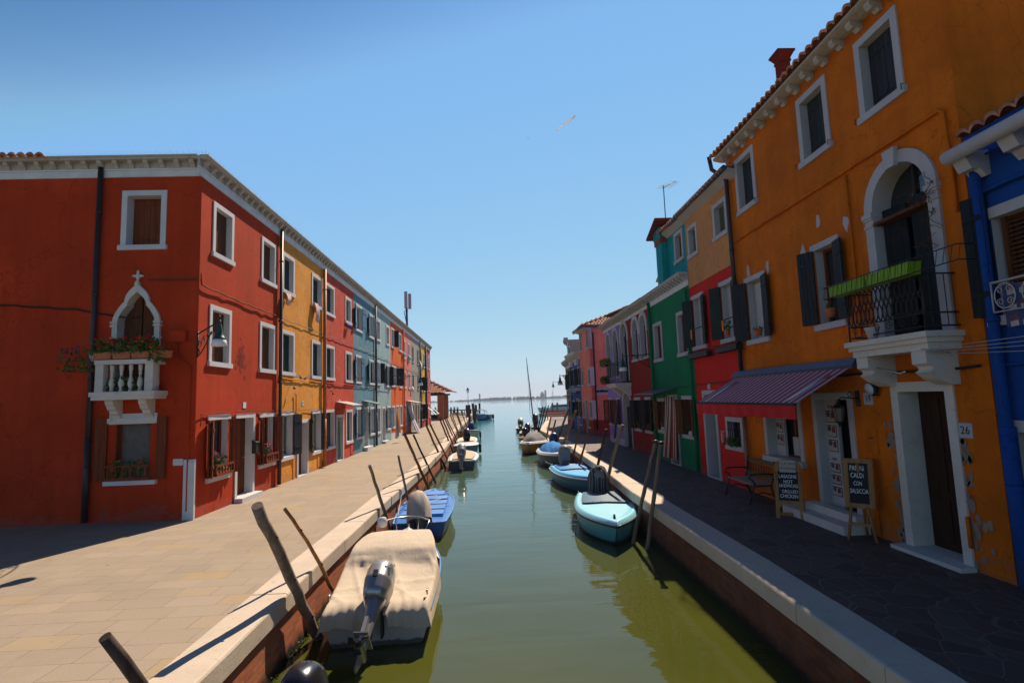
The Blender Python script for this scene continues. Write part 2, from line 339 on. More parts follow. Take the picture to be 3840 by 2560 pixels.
def kerb(name,P,side,label_):
    """stone coping cut into blocks, brick face below"""
    mb=MB(); rnd=random.Random(3)
    acc=[]
    for (a,b) in zip(P[:-1],P[1:]):
        L=math.dist(a,b); n=max(1,round(L/1.35))
        for i in range(n):
            t0=i/n+(.0022/ (L/n) if 1 else 0); t1=(i+1)/n
            g=.006/L
            p=(a[0]+(b[0]-a[0])*(i/n+g),a[1]+(b[1]-a[1])*(i/n+g)); q=(a[0]+(b[0]-a[0])*((i+1)/n-g*0),a[1]+(b[1]-a[1])*((i+1)/n))
            j=rnd.uniform(-.012,.012); h=rnd.uniform(-.004,.004)+.012
            o=(p[0]+j,q[0]+j)
            y0,y1=p[1],q[1]
            w=KW+.02
            s=-1 if side=='L' else 1
            r=.03
            # profile: rounded outer edge
            def prof(xo,y): 
                return [(xo,y,-.23),(xo,y,-r+h),(xo+s*r*.4,y,-r*.3+h),(xo+s*r*1.2,y,h),(xo+s*(w),y,h),(xo+s*w,y,-.23)]
            A=prof(o[0],y0); B=prof(o[1],y1)
            vs=A+B; fs=[tuple(range(6)),tuple(range(11,5,-1))]+[(k,k+6,(k+1)%6+6,(k+1)%6) for k in range(6)]
            mb.add(vs,fs,False)
    mb.build(name,MT['kerb'],kind='structure')
    s=-1 if side=='L' else 1
    wb=MB()
    for (a,b) in zip(P[:-1],P[1:]):
        o=.05*s
        wb.add([(a[0]+o,a[1],-2.5),(b[0]+o,b[1],-2.5),(b[0]+o,b[1],-.2),(a[0]+o,a[1],-.2),(a[0]+o+s*.5,a[1],-2.5),(b[0]+o+s*.5,b[1],-2.5),(b[0]+o+s*.5,b[1],-.2),(a[0]+o+s*.5,a[1],-.2)],[(0,1,2,3),(7,6,5,4),(3,2,6,7)],False)
    wb.build(name.replace('kerb','wall'),MT['brick' if side=='L' else 'brick_shade'],kind='structure')
kerb('left_quay_kerb',LK,'L','')
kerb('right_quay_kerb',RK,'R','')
# quay ends facing the lagoon
mb=MB(); mb.box(-60,-3.85,100.9,101.4,-2.5,.02); mb.build('left_quay_end_wall',MT['kerb'],kind='structure')
mb=MB(); mb.box(7.95,60,83.9,84.4,-2.5,.02); mb.build('right_quay_end_wall',MT['kerb'],kind='structure')
# shell and weed crust at the foot of the left wall
rnd=random.Random(5); mb=MB()
for i in range(2600):
    y=4+rnd.random()**1.8*30; x=np.interp(y,[p[1] for p in LK],[p[0] for p in LK])-.06+rnd.uniform(0,.07); z=WATER+rnd.uniform(-.03,.13)*rnd.random(); s=rnd.uniform(.008,.028)
    p=[(x+rnd.uniform(-s,s),y+rnd.uniform(-s,s),z+rnd.uniform(-s,s)) for _ in range(4)]; mb.add(p,[(0,1,2),(0,2,3),(0,3,1),(1,3,2)])
mb.build('weed_and_shells',flat('weed',(.02,.017,.01),.7,.6,40),kind='stuff',label='dark weed and shell crust along the foot of the left canal wall')

# ------------------------------------------------------------------ houses
def leafboards(w,h,n=4,t=.035,battens=(.18,.82),louvre=False,mid=None):
    """shutter leaf hinged at x=0, extends +x, z from 0, thickness +-t/2"""
    mb=MB(); bw=w/n
    if louvre:
        mb.box(0,.06,-t/2,t/2,0,h); mb.box(w-.06,w,-t/2,t/2,0,h); mb.box(.06,w-.06,-t/2,t/2,0,.08); mb.box(.06,w-.06,-t/2,t/2,h-.08,h)
        k=int((h-.16)/.055)
        for i in range(k):
            z=.08+(i+.5)*(h-.16)/k
            mb.add([(.06,-.014,z-.022),(w-.06,-.014,z-.022),(w-.06,.014,z+.022),(.06,.014,z+.022)],[(0,1,2,3)])
        return mb
    for i in range(n): mb.box(i*bw+.003,(i+1)*bw-.003,-t/2,t/2,0,h)
    mb.box(.003,w-.003,-t/2+.008,t/2-.008,.004,h-.004)
    for b in battens: mb.box(.02,w-.02,t/2,t/2+.018,h*b-.035,h*b+.035); mb.box(.02,w-.02,-t/2-.012,-t/2,h*b-.02,h*b+.02)
    return mb
class House:
    def __init__(s,name,label,frame,u0,u1,h,wall,depth=8,group=None,z0=0.0,left_side=True,right_side=True):
        s.F=frame; s.u0=u0;s.u1=u1;s.h=h;s.wall=wall;s.depth=depth;s.z0=z0
        s.root=thing(name,label,'house',frame.M@T(u0,0,0),group)
        s.holes=[]; s.arches=[]
    def b(s,name,mb,mat,parent=None,M=None,**kw):
        return mb.build(name,mat,parent or s.root,M if M is not None else s.F.M,**kw)
    def finish(s,base=None,mats=None,left=True):
        """front wall with real openings, plus sides, back and top"""
        u0,u1,z0,h=s.u0,s.u1,s.z0,s.h
        us=sorted(set([u0,u1]+[v for H in s.holes for v in H[:2]])); zs=sorted(set([z0,h]+[v for H in s.holes for v in H[2:]]+([base] if base else [])))
        mb=MB()
        for a,b in zip(us[:-1],us[1:]):
            for c,d in zip(zs[:-1],zs[1:]):
                um,zm=(a+b)/2,(c+d)/2
                if any(H[0]<um<H[1] and H[2]<zm<H[3] for H in s.holes): continue
                mb.m=1 if base and zm<base else 0
                mb.add([(a,0,c),(b,0,c),(b,0,d),(a,0,d)],[(0,1,2,3)])
        mb.m=0
        for poly in s.arches: mb.add([(u,0,z) for u,z in poly],[tuple(range(len(poly)))])
        D=s.depth
        if left: mb.add([(u0,0,z0),(u0,D,z0),(u0,D,h),(u0,0,h)],[(0,1,2,3)])
        mb.add([(u1,0,z0),(u1,D,z0),(u1,D,h),(u1,0,h)],[(3,2,1,0)])
        mb.add([(u0,D,z0),(u1,D,z0),(u1,D,h),(u0,D,h)],[(3,2,1,0)])
        mb.add([(u0,0,h),(u1,0,h),(u1,D,h),(u0,D,h)],[(0,1,2,3)])
        s.b('wall',mb,mats or s.wall)
    # rectangles measured on the picture: top-left point and bottom-right point of the outer frame
    def rect(s,TL,BR,p=0.0):
        ua,za=s.F.at(*TL,p); ub,zb=s.F.at(*BR,p); return ua,ub,zb,za
    def window(s,TL,BR,fw=.12,kind='shut',sh='board_green',ang=(150,150),sill=True,depth=.22,inset=.15,frame='white',lintel=False,r=None,shn=4,louvre=False,sash='sash',curt=None,gap=0,silld=.06,sillh=.12,jm=None):
        u0,u1,z0,z1=r or s.rect(TL,BR)
        s.last=(u0,u1,z0,z1)
        sh_=sillh if sill else fw
        a,b,c,d=u0+fw,u1-fw,z0+sh_,z1-fw
        s.holes.append((a-fw/2 if not lintel else a-.01,b+fw/2 if not lintel else b+.01,c-.04,d+fw/2))
        mb=MB(); P=-.028
        if lintel:
            mb.box(u0+.0,u1-.0,P,depth,d,z1); mb.m=1; mb.box(a-.012,a,P+.03,depth,c,d); mb.box(b,b+.012,P+.03,depth,c,d); mb.m=0
        else:
            mb.box(u0,u1,P,depth,d,z1); mb.box(u0,a,P,depth,c,d); mb.box(b,u1,P,depth,c,d)
        if not sill: mb.box(u0,u1,P,depth,z0,c)
        w=s.b('window',mb,[MT[frame],MT[jm or frame]])
        if sill:
            mb=MB(); mb.box(u0-.04,u1+.04,-silld,depth,z0,c-.001); s.b('sill',mb,MT[frame],w)
        W=b-a;H=d-c
        # dark room behind
        if kind=='shut':
            for k in (0,1):
                if gap and k==0: continue
                mb=leafboards(W/2-.004,H,3 if shn>3 else 2)
                M=s.F.M@T(a+(.002 if k==0 else W/2+.002),inset,c)
                s.b('shutter',mb,MT[sh],w,M)
            if gap:   # one leaf ajar
                mb=leafboards(W/2-.004,H,3); M=s.F.M@T(a+.01,inset,c)@RZ(R(-gap)); s.b('shutter',mb,MT[sh],w,M)
            mb=MB(); mb.box(a-.002,b+.002,depth-.01,depth+.02,c-.03,d+.002); s.b('pane',mb,MT['glass'],w)
        else:
            mb=MB(); y=depth-.06; t=.05
            mb.box(a,a+t,y,y+.05,c,d); mb.box(b-t,b,y,y+.05,c,d); mb.box(a+t,b-t,y,y+.05,d-t,d); mb.box(a+t,b-t,y,y+.05,c,c+t); mb.box((a+b)/2-.035,(a+b)/2+.035,y,y+.045,c+t,d-t)
            s.b('sash',mb,MT[sash],w)
            mb=MB(); mb.box(a-.002,b+.002,depth-.02,depth+.01,c-.03,d+.002); s.b('pane',mb,MT['glass'],w)
            if curt:
                mb=MB(); rows=[]
                for i in range(2):
                    rows.append([(a+t+(W-2*t)*j/24,y-.008+.008*math.sin(j*1.7),c+t if i==0 else d-t) for j in range(25)])
                mb.grid(rows); s.b('curtain',mb,MT[curt],w)
            lw=W/2
            if ang[0] is not None:
                mb=leafboards(lw,H,shn,louvre=louvre); s.b('shutter',mb,MT[sh],w,s.F.M@T(a-.0,-.05,c)@RZ(R(-ang[0])))
            if ang[1] is not None:
                mb=leafboards(lw,H,shn,louvre=louvre); s.b('shutter',mb,MT[sh],w,s.F.M@T(b+.0,-.05,c)@RZ(R(180+ang[1])))
        return w
    def door(s,TL,BR,fw=.12,leaf='board_brown',frame='white',depth=.25,r=None,step=.0,curtain=None,panels=True,open_=0,zb=0.0):
        u0,u1,z0,z1=r or s.rect(TL,BR); z0=zb
        s.last=(u0,u1,z0,z1)
        a,b,d=u0+fw,u1-fw,z1-fw
        s.holes.append((a-fw/2,b+fw/2,s.z0,d+fw/2))
        mb=MB(); P=-.03
        mb.box(u0,u1,P,depth,d,z1); mb.box(u0,a,P,depth,.0,d); mb.box(b,u1,P,depth,.0,d)
        root=s.b('door',mb,MT[frame])
        mb=MB(); mb.box(a,b,P+.001,depth,0.0,max(step,.03)); 
        if step>.05: mb.box(u0-.05,u1+.05,P-.22,P,0.0,step-.002)
        s.b('threshold',mb,MT[frame],root)
        c=max(step,.03)
        mb=MB(); y=depth-.04; W=b-a
        mb.box(a,b,y,y+.05,c,d)
        if panels:
            for i in range(2):
                for (za,zb_) in ((c+.12,c+.75),(c+.85,c+1.35),(c+1.42,d-.1)):
                    x0=a+.06+i*(W/2-.01); mb.box(x0,x0+W/2-.11,y-.014,y,za,zb_)
        lf=s.b('door_leaf',mb,MT[leaf],root)
        mb=MB(); mb.tube([(b-.12,y-.015,c+1.0),(b-.12,y-.06,c+1.0),(b-.22,y-.06,c+1.0)],.011,6); s.b('handle',mb,MT['steel'],root)
        return root
    def archwindow(s,u0,u1,z0,z1,fw=.14,kind='glass',sh='board_dark',frame='white',depth=.22,sill=True,impost=True,door=False,inset=.16,name='window',keystone=False,curtain=None):
        """opening with a round top; u0,u1,z1 outer edges of the stone"""
        a,b=u0+fw,u1-fw; cx=(a+b)/2; ri=(b-a)/2; ro=ri+fw; zc=z1-ro; n=16
        c=z0+(.1 if sill else 0)
        s.holes.append((u0+fw/2,u1-fw/2,c-.02,zc+ri+fw/2)); rm=ri+fw/2; top=zc+rm
        arc=lambda r,k:(cx-r*math.cos(math.pi*k/n),zc+r*math.sin(math.pi*k/n))
        s.arches.append([(cx-rm,top)]+[(cx-rm,zc)]+[arc(rm,k) for k in range(1,n//2+1)]) 
        s.arches.append([(cx+rm,zc),(cx+rm,top)]+[arc(rm,k) for k in range(n//2,n)])
        mb=MB(); P=-.045
        for k in range(n):
            q=[arc(ro,k),arc(ro,k+1),arc(ri,k+1),arc(ri,k)]
            vs=[(x,P,z) for x,z in q]+[(x,depth,z) for x,z in q]
            mb.add(vs,[(3,2,1,0),(0,1,5,4),(2,3,7,6)],False)
        if impost: mb.box(u0,a,P,depth,c,zc); mb.box(b,u1,P,depth,c,zc)
        else:
            q_=zc-.28; mb.box(u0,a,P,depth,q_,zc); mb.box(b,u1,P,depth,q_,zc); mb.box(a-fw*.52,a,P+.01,depth,c,q_); mb.box(b,b+fw*.52,P+.01,depth,c,q_)
        if impost:
            for x0,x1 in ((u0-.03,a+.012),(b-.012,u1+.03)): mb.box(x0,x1,P-.035,depth-.02,zc-.10,zc-.02); mb.box(x0+.015,x1-.015,P-.018,depth-.03,zc-.14,zc-.10); mb.box(x0+.015,x1-.015,P-.018,depth-.03,zc-.26,zc-.22)
        if keystone:
            mb.prism([(cx-.09,zc+ri-.05),(cx+.09,zc+ri-.05),(cx+.13,zc+ro+.05),(cx-.13,zc+ro+.05)],P-.07,P)
        w=s.b(name,mb,MT[frame])
        if sill: mb=MB(); mb.box(u0-.04,u1+.04,-.07,depth,z0,c-.001); s.b('sill',mb,MT[frame],w)
        y=inset
        half=[arc(ri,k) for k in range(n+1)]
        mb=MB(); mb.prism([(a,c),(b,c)]+[(x,z) for x,z in half[::-1]],depth-.02,depth+.01); s.b('pane',mb,MT['glass'],w)
        if kind=='glass':
            mb=MB(); y=depth-.06
            mb.box(a,b,y-.005,y+.04,zc-.03,zc+.03); mb.box(cx-.03,cx+.03,y,y+.035,c,zc+ri-.01); mb.box(a,a+.05,y,y+.035,c,zc); mb.box(b-.05,b,y,y+.035,c,zc); s.b('sash',mb,MT['board_grey'],w)
        else:
            for k in (0,1):
                mb=leafboards((b-a)/2-.006,zc-c-(0 if kind=='shutlow' else 0),3,battens=(.15,.5,.85)); s.b('shutter',mb,MT[sh],w,s.F.M@T(a+(0 if k==0 else (b-a)/2+.006),y,c))
        return w
    def cornice(s,zb,zt,proj=.22,step=.36,band=.20,u0=None,u1=None,mat='corn',bandmat='cornw',name='cornice',kind='console',F=None,y1=None):
        u0=s.u0 if u0 is None else u0; u1=s.u1 if u1 is None else u1
        mb=MB(); mb.m=1
        mb.box(u0,u1,-.035,0.0,zb,zb+band*.8); mb.box(u0,u1,-.06,0.0,zb+band*.8,zb+band); mb.m=0
        z=zb+band; top=zt-z
        mb.box(u0,u1,-.05,0.0,z,zt-.02)
        mb.box(u0,u1,-proj,-.05,zt-top*.36,zt-.05); 
        mb.prism([(-proj,zt-.05),(-.05,zt-.05),(-.05,zt),(-proj-.035,zt),(-proj-.035,zt-.03)],u0,u1,'x')
        n=max(1,round((u1-u0)/step)); g=(u1-u0)/n; zz=zt-top*.36
        for i in range(n):
            x=u0+(i+.5)*g
            mb.prism([(-proj+.03,zz),(-.05,zz),(-.05,z),(-.08,z),(-.06-(proj-.06)*.35,z+(zz-z)*.35),(-proj+.05,z+(zz-z)*.6)],x-.055,x+.055,'x')
        return mb.build(name,[MT[mat],MT[bandmat]],s.root,(F or s.F).M)
    def pipe(s,u,z0,z1,mat='pipe',r=.05,top=None,name='downpipe',y=-.09,extra=None):
        mb=MB(); pts=[(u,y,z0),(u,y,z1)]
        if top: pts+= top
        mb.tube(pts,r,10)
        for z in np.arange(z0+1.2,z1,2.0): mb.tube([(u,y,z),(u,y,z+.06)],r*1.22,10)
        if z0<.5: mb.tube([(u,y,z0),(u,y,z0+1.9)],r*1.15,10)
        return s.b(name,mb,MT[mat] if isinstance(mat,str) else mat)
    def cable(s,pts,mat='wire',r=.012,sag=.03,y=-.045,name='wall_cable'):
        mb=MB(); rnd=random.Random(len(s.holes)+int(pts[0][0]*10)); P=[]
        for (a,b) in zip(pts[:-1],pts[1:]):
            n=max(2,int(abs(b[0]-a[0])/.25)+1)
            for i in range(n):
                t=i/n; P.append((a[0]+(b[0]-a[0])*t,y+rnd.uniform(-.012,.012),a[1]+(b[1]-a[1])*t-sag*math.sin(math.pi*((t*3)%1))+rnd.uniform(-.006,.006)))
        P.append((pts[-1][0],y,pts[-1][1])); mb.tube(P,r,5); return s.b(name,mb,MT[mat] if isinstance(mat,str) else mat)
def prism_roof(H,u0,u1,y0,yr,D,z0,slope,mat=None,hip=0.0,name='roof_body'):
    zr=z0+slope*(yr-y0); mb=MB()
    a,b=u0+hip,u1
    vs=[(u0,y0,z0),(u1,y0,z0),(u1,D,z0),(u0,D,z0),(a,yr,zr),(b,yr,zr)]
    mb.add(vs,[(0,1,5,4),(1,2,5),(2,3,4,5),(3,0,4),(0,3,2,1)],False); H.b(name,mb,mat or MT['tile'])
def tiled(mb,o,ux,dn,L,run,pitch=.21,row=.36,amp=.05,rise=.0):
    """pantile sheet: origin o, unit along eave ux, down-slope vector dn (unit), covering L x run, rows stepping down from the top"""
    o=Vector(o);ux=Vector(ux);dn=Vector(dn);nrm=ux.cross(dn); 
    if nrm.z<0: nrm=-nrm
    nu=max(1,round(L/pitch)); nr=max(1,round(run/row)); seg=5
    for r in range(nr):
        A=[];B=[]
        for k in range(nu*seg+1):
            ph=(k%seg)/seg; h=amp*(1-abs(2*ph-1)**2.2)*1.5-amp*.3
            j=.012*math.sin(k//seg*12.9+r*7.7)
            x=k/seg*L/nu
            A.append(o+ux*x+dn*(r*run/nr)+nrm*(h+j)); B.append(o+ux*x+dn*((r+1)*run/nr+.05)+nrm*(h+.028+j))
        mb.grid([A,B],smooth=False)
        C=[b-nrm*.05 for b in B]; mb.grid([B,C],smooth=False)
def flowers(s_parent,frameM,boxes,fl='geranium',n=60,leafn=160,name='flowers',seed=1,spread=.06,lm='leaf',size=.03):
    rnd=random.Random(seed); mb=MB()
    for (u0,u1,y0,y1,z0,z1) in boxes:
        for i in range(leafn):
            c=Vector((rnd.uniform(u0-spread,u1+spread),rnd.uniform(y0-spread,y1+spread),z0+(z1-z0)*rnd.random()**1.4)); s=size*rnd.uniform(.6,1.5)
            a=Vector([rnd.gauss(0,1) for _ in range(3)]).normalized(); b=a.cross(Vector((rnd.gauss(0,1),rnd.gauss(0,1),.3))).normalized()
            mb.m=0; mb.add([c-a*s,c+b*s*.7,c+a*s,c-b*s*.7],[(0,1,2,3)],False)
        for i in range(n):
            c=Vector((rnd.uniform(u0-spread,u1+spread),rnd.uniform(y0-spread*1.4,y1),z0+(z1-z0)*rnd.uniform(.45,1.15)))
            for k in range(7):
                a=Vector([rnd.gauss(0,1) for _ in range(3)]).normalized(); b=a.cross(Vector((.3,.2,1))).normalized(); q=c+Vector([rnd.gauss(0,size*.5) for _ in range(3)]); s=size*.5
                mb.m=1; mb.add([q-a*s,q+b*s,q+a*s,q-b*s],[(0,1,2,3)],False)
    return mb.build(name,[MT[lm],MT[fl]],s_parent,frameM)
# ------------------------------------------------------------------ LEFT ROW
PL={
 'red':plaster('plaster_red',(.44,.04,.008),.18,(.52,.085,.03),.78,grime=.42),
 'yellow':plaster('plaster_yellow',(.70,.27,.03),.16,(.36,.33,.30),.74,fade=(.66,.36,.12)),
 'coral':plaster('plaster_coral',(.54,.06,.032),.16,(.60,.14,.09),.8,fade=(.52,.13,.09)),
 'blue':plaster('plaster_blue',(.11,.24,.30),.12,fade=(.20,.33,.38)),
 'ltblue':plaster('plaster_light_blue',(.28,.42,.44),.10,fade=(.34,.47,.50)),
 'orange':plaster('plaster_orange',(.72,.12,.015),.08),
 'pink':plaster('plaster_pink',(.66,.20,.155),.10),
 'grey':plaster('plaster_grey',(.33,.30,.27),.10),
 'ochre':plaster('plaster_ochre',(.60,.36,.04),.10),
 'crimson':plaster('plaster_crimson',(.50,.07,.06),.10)}
UB=[0,4.86,9.53,14.5,19.4]+[LF.at('E',x,y)[0] for x,y in ((590,285),(830,455),(990,596),(1165,735),(1270,795),(1370,850))]
print('UB',[round(x,2) for x in UB])
ZC=8.15; ZT=8.63; HL=8.61
GL='left bank canal houses'
def pairs(H,rows,**kw):
    for TL,BR in rows: H.window(TL,BR,**kw)
def bifold(H,w,sh='board_brown2',lw=.24):
    u0,u1,z0,z1=H.last; h=z1-z0-.24
    for x,sg in ((u0+.1,-1),(u1-.1,1)):
        mb=leafboards(lw,h,2); M=H.F.M@T(x,-.05,z0+.12)@(RZ(R(180+14)) if sg<0 else RZ(R(-14))); H.b('shutter',mb,MT[sh],w,M)
        mb=leafboards(lw,h,2); M=H.F.M@T(x,-.10,z0+.12)@(RZ(R(180+22)) if sg<0 else RZ(R(-22))); H.b('shutter',mb,MT[sh],w,M)
# --- red corner house
L1=House('corner_house','deep red corner house with a gothic balcony window, nearest on the left bank',LF,UB[0],UB[1],HL,PL['red'],12,GL)
pairs(L1,[(('A',1568,495),('A',1710,978)),(('A',1922,752),('A',2022,1142)),(('A',1540,1252),('B',1690,355)),(('A',1908,1378),('B',2015,395))],sh='board_brown')
w=L1.window(('B',1525,700),('B',1683,1150),kind='open',sh='board_brown2',ang=(None,None),lintel=True,sash='board_brown2'); bifold(L1,w)
wu=L1.last
w2=L1.window(('B',1905,685),('B',2013,1060),kind='open',sh='board_brown2',ang=(None,None),lintel=True,sash='board_brown2'); bifold(L1,w2)
wu2=L1.last
L1.door(('B',1730,690),('B',1862,1262),step=.12)
L1.cornice(ZC,ZT,u0=-.22)
def boxrail(H,u,fl,seed):
    u0,u1,z0,z1=u; z=z0+.12
    mb=MB(); mb.box(u0+.1,u1-.1,-.19,-.17,z+.02,z+.07); mb.box(u0+.1,u1-.1,-.19,-.17,z+.24,z+.29)
    for i in range(7):
        x=u0+.14+i*(u1-u0-.28)/6; mb.lathe([(.008,0),(.02,.05),(.008,.09),(.02,.13),(.008,.19)],6,(x,-.18,z+.06))
    mb.box(u0+.1,u0+.14,-.19,-.02,z+.02,z+.28); mb.box(u1-.14,u1-.1,-.19,-.02,z+.02,z+.28)
    M=H.F.M
    t=thing('window_rail','red brown sill rail with %s'%('pale pink flowers in the sunlit window nearest the corner' if seed==1 else 'magenta geraniums in the sunlit window beyond the door'),'flower rail',M@T((u0+u1)/2,-.15,z))
    mb.build('rail',MT['board_brown2'],t,M)
    mb=MB(); mb.box(u0+.18,u1-.18,-.15,-.03,z+.005,z+.16); mb.build('planter',MT['terracotta'],t,M)
    flowers(t,M,[(u0+.15,(u0+u1)/2+.05,-.14,-.05,z+.15,z+.55)],fl,14,150,seed=seed,spread=.03,size=.035)
boxrail(L1,wu,'pinkflower',1); boxrail(L1,wu2,'magenta',2)
L1.pipe(4.80,.05,8.38,'pipe',.055)
L1.cable([(0,5.75),(.02,5.48),(2.5,5.44),(4.8,5.45)],MT['board_brown2'],.018)
L1.cable([(0.12,2.1),(.15,2.39),(2.5,2.42),(4.75,2.38)],MT['board_brown2'],.012,.01)
# letterbox and number tile
mb=MB(); u,z=LF.at('B',1890,930,.1); mb.box(u-.13,u+.13,-.13,-.005,z-.18,z+.14); mb.prism([(-.16,z+.14),(-.0,z+.2),(-.0,z+.14)],u-.15,u+.15,'x'); mb.box(u-.09,u+.09,-.134,-.13,z+.04,z+.07)
tag(mb.build('letterbox',MT['iron'],None,LF.M),'black metal letterbox on the red wall beside the white door frame','letterbox')
def numtile(H,c,x,y,txt,label,s=.14,mat='white',tm=None):
    u,z=H.F.at(c,x,y); t=thing('number_plate',label,'house number',H.F.M@T(u,-.012,z),'house number tiles')
    mb=MB(); mb.box(u-s*.55,u+s*.55,-.014,-.001,z-s*.5,z+s*.5); mb.build('plate',MT[mat],t,H.F.M)
    if txt: text_mesh(txt,s*.75,'number',tm or MT['text'],t,H.F.M@T(u,-.015,z)@RX(R(90)))
numtile(L1,'B',1795,625,'','small worn white tile set into the red wall above the doorway',.17)
# peeling render: raised flakes
rnd=random.Random(9); mb=MB(); u,z=LF.at('B',1770,285)
for i in range(120):
    a=u+rnd.gauss(0,.16)*.8; c=z+rnd.gauss(0,.17); s=rnd.uniform(.015,.05); k=rnd.uniform(.004,.014)
    mb.add([(a-s,-.002,c-s*.6),(a+s*.8,-k,c-s),(a+s,-.002,c+s*.7),(a-s*.5,-k,c+s)],[(0,1,2,3)])
mb.build('peeling_patch',plaster('plaster_peel',(.24,.03,.02),.2),L1.root,LF.M)
# --- its shaded end wall facing the bridge
H=House.__new__(House); H.F=SF; H.root=L1.root; H.holes=[]; H.arches=[]; H.z0=0
def sd(c,x,y): u,z=SF.at(c,x,y); return u,z
pu,_=sd('A',755,400)
# upper window
H.window(('A',905,425),('A',1218,855),sh='board_brown2',fw=.13,depth=.3,inset=.24,silld=.07)
H.window(None,None,r=(sd('B',810,700)[0],sd('B',1160,700)[0],.84,2.46),fw=.16,kind='open',sh='board_brown2',ang=(None,None),lintel=True,sash='board_brown2',curt='curtain_dark',sillh=.10,silld=.1,jm='board_brown2')
g0,g1=sd('B',810,700)[0],sd('B',1160,700)[0]
u0,u1=sd('A',840,1345)[0],sd('A',1187,1345)[0]
# gothic opening: ogee arch outline
cx=(u0+u1)/2; W=(u1-u0)/2; zsp=4.62; apex=5.52; fw=.12
def ogee(w,top,n=14):
    L=[]
    for i in range(n+1):
        t=i/n
        if t<.42: q=t/.42; x=w*(1-.42*q**2.0); z=zsp+(top-zsp)*(.50*q-.03*math.sin(q*math.pi))
        elif t<.5: q=(t-.42)/.08; x=w*(.58-.06*q); z=zsp+(top-zsp)*(.50+.02*q)
        else: q=(t-.5)/.5; x=w*(.52-.1*q+.10*math.sin(q*math.pi) -.42*q**1.3); z=zsp+(top-zsp)*(.52+.48*q)
        L.append((max(x,0) if i<n else 0,z))
    return L
ro=ogee(W,apex); ri=ogee(W-fw,apex-.2); rm=ogee(W-fw/2,apex-.1)
zb=2.99
H.holes.append((cx-W+fw/2,cx+W-fw/2,zb,apex-.1))
H.arches.append([(cx-rm[0][0],apex-.1)]+[(cx-x,z) for x,z in rm[:-1]]+[(cx,apex-.1)])
H.arches.append([(cx,apex-.1)]+[(cx+x,z) for x,z in rm[:-1][::-1]]+[(cx+rm[0][0],apex-.1)])
mb=MB(); P=-.07
for s_ in (-1,1):
    for k in range(len(ro)-1):
        q=[(cx+s_*ro[k][0],ro[k][1]),(cx+s_*ro[k+1][0],ro[k+1][1]),(cx+s_*ri[k+1][0],ri[k+1][1]),(cx+s_*ri[k][0],ri[k][1])]
        mb.add([(x,P,z) for x,z in q]+[(x,.28,z) for x,z in q],[(0,1,2,3),(0,1,5,4),(2,3,7,6)],False)
    xo,xi=cx+s_*W,cx+s_*(W-fw)
    mb.box(xo,xi,P,.28,zb,zsp)
    for z in (zsp-.05,zsp-.13,zsp-.42): mb.box(xo+s_*.03,xi-s_*.015,P-.03,.26,z,z+.05)
mb.prism([(cx-.055,apex-.04),(cx+.055,apex-.04),(cx+.03,apex+.05),(cx-.03,apex+.05)],P-.03,0)
mb.lathe([(.03,0),(.05,.03),(.02,.07),(.05,.12),(.06,.17),(.03,.22),(.035,.27),(.0,.33)],8,(cx,-.05,apex+.02))
mb.tube([(cx-.13,-.05,apex+.19),(cx-.09,-.05,apex+.19),(cx+.09,-.05,apex+.19),(cx+.13,-.05,apex+.19)],[.02,.035,.035,.02],6)
gw=H.b('gothic_window',mb,MT['istria'])
mb=MB(); mb.prism([(cx-W+fw,zb),(cx+W-fw,zb)]+[(cx+x,z) for x,z in ri]+[(cx-x,z) for x,z in ri[::-1][1:]],.26,.29); H.b('pane',mb,MT['glass'],gw)
for s_ in (0,1):
    x0=cx-W+fw if s_==0 else cx+.02; x1=cx-.02 if s_==0 else cx+W-fw
    pts=[(max(x0,min(x1,cx+(-1 if s_==0 else 1)*x)),z) for x,z in ri]
    poly=[(x0,zb),(x1,zb)]+(pts if s_ else [])+([] if s_ else [(cx-.02,apex-.3)])+([] if s_ else pts[::-1])
    if s_: poly=[(x0,zb),(x1,zb)]+pts+[(cx+.02,apex-.3)]
    mb=MB(); mb.prism(poly,.18,.215); H.b('shutter',mb,MT['board_brown'],gw)
# wall of that end (hole grid)
us=sorted(set([8.0,20.0]+[v for q in H.holes for v in q[:2]])); zs=sorted(set([0,HL]+[v for q in H.holes for v in q[2:]]))
mb=MB()
for a,b in zip(us[:-1],us[1:]):
    for c,d in zip(zs[:-1],zs[1:]):
        if any(q[0]<(a+b)/2<q[1] and q[2]<(c+d)/2<q[3] for q in H.holes): continue
        mb.add([(a,0,c),(b,0,c),(b,0,d),(a,0,d)],[(0,1,2,3)])
for poly in H.arches: mb.add([(u,0,z) for u,z in poly],[tuple(range(len(poly)))])
H.b('end_wall',mb,PL['red'])
H.u0=8.0;H.u1=20.0-.001
H.cornice(ZC+.02,ZT,u0=8.0,u1=20.0,name='end_cornice',proj=.22)
H.pipe(pu,.05,8.4,'pipe',.06)
# balcony: slab, consoles, balustrade
bl,br=sd('B',690,310)[0],sd('B',1215,300)[0]; by=-.46; bl=SF.at('B',690,400,.45)[0]; br=SF.at('B',1135,400,.45)[0]
def balprof(mb,x,y,z0,z1):
    h=z1-z0; mb.lathe([(.045,0),(.045,.06*h),(.03,.1*h),(.062,.26*h),(.058,.36*h),(.028,.55*h),(.025,.62*h),(.04,.66*h),(.028,.7*h),(.045,.84*h),(.045,h)],8,(x,y,z0))
t=H.b('balcony',MB().box(bl-.05,br+.05,by-.06,0,2.86,2.96).box(bl-.02,br+.02,by-.03,0,2.78,2.86),MT['istria'])
mb=MB()
for x in (bl+.03,br-.21): mb.box(x,x+.18,by,by+.16,2.96,3.58)
mb.box(bl+.02,br-.02,by-.03,by+.19,3.58,3.68)
for x0,x1 in ((bl+.02,bl+.18),(br-.18,br-.02)): mb.box(x0,x1,by+.19,0,3.58,3.68)
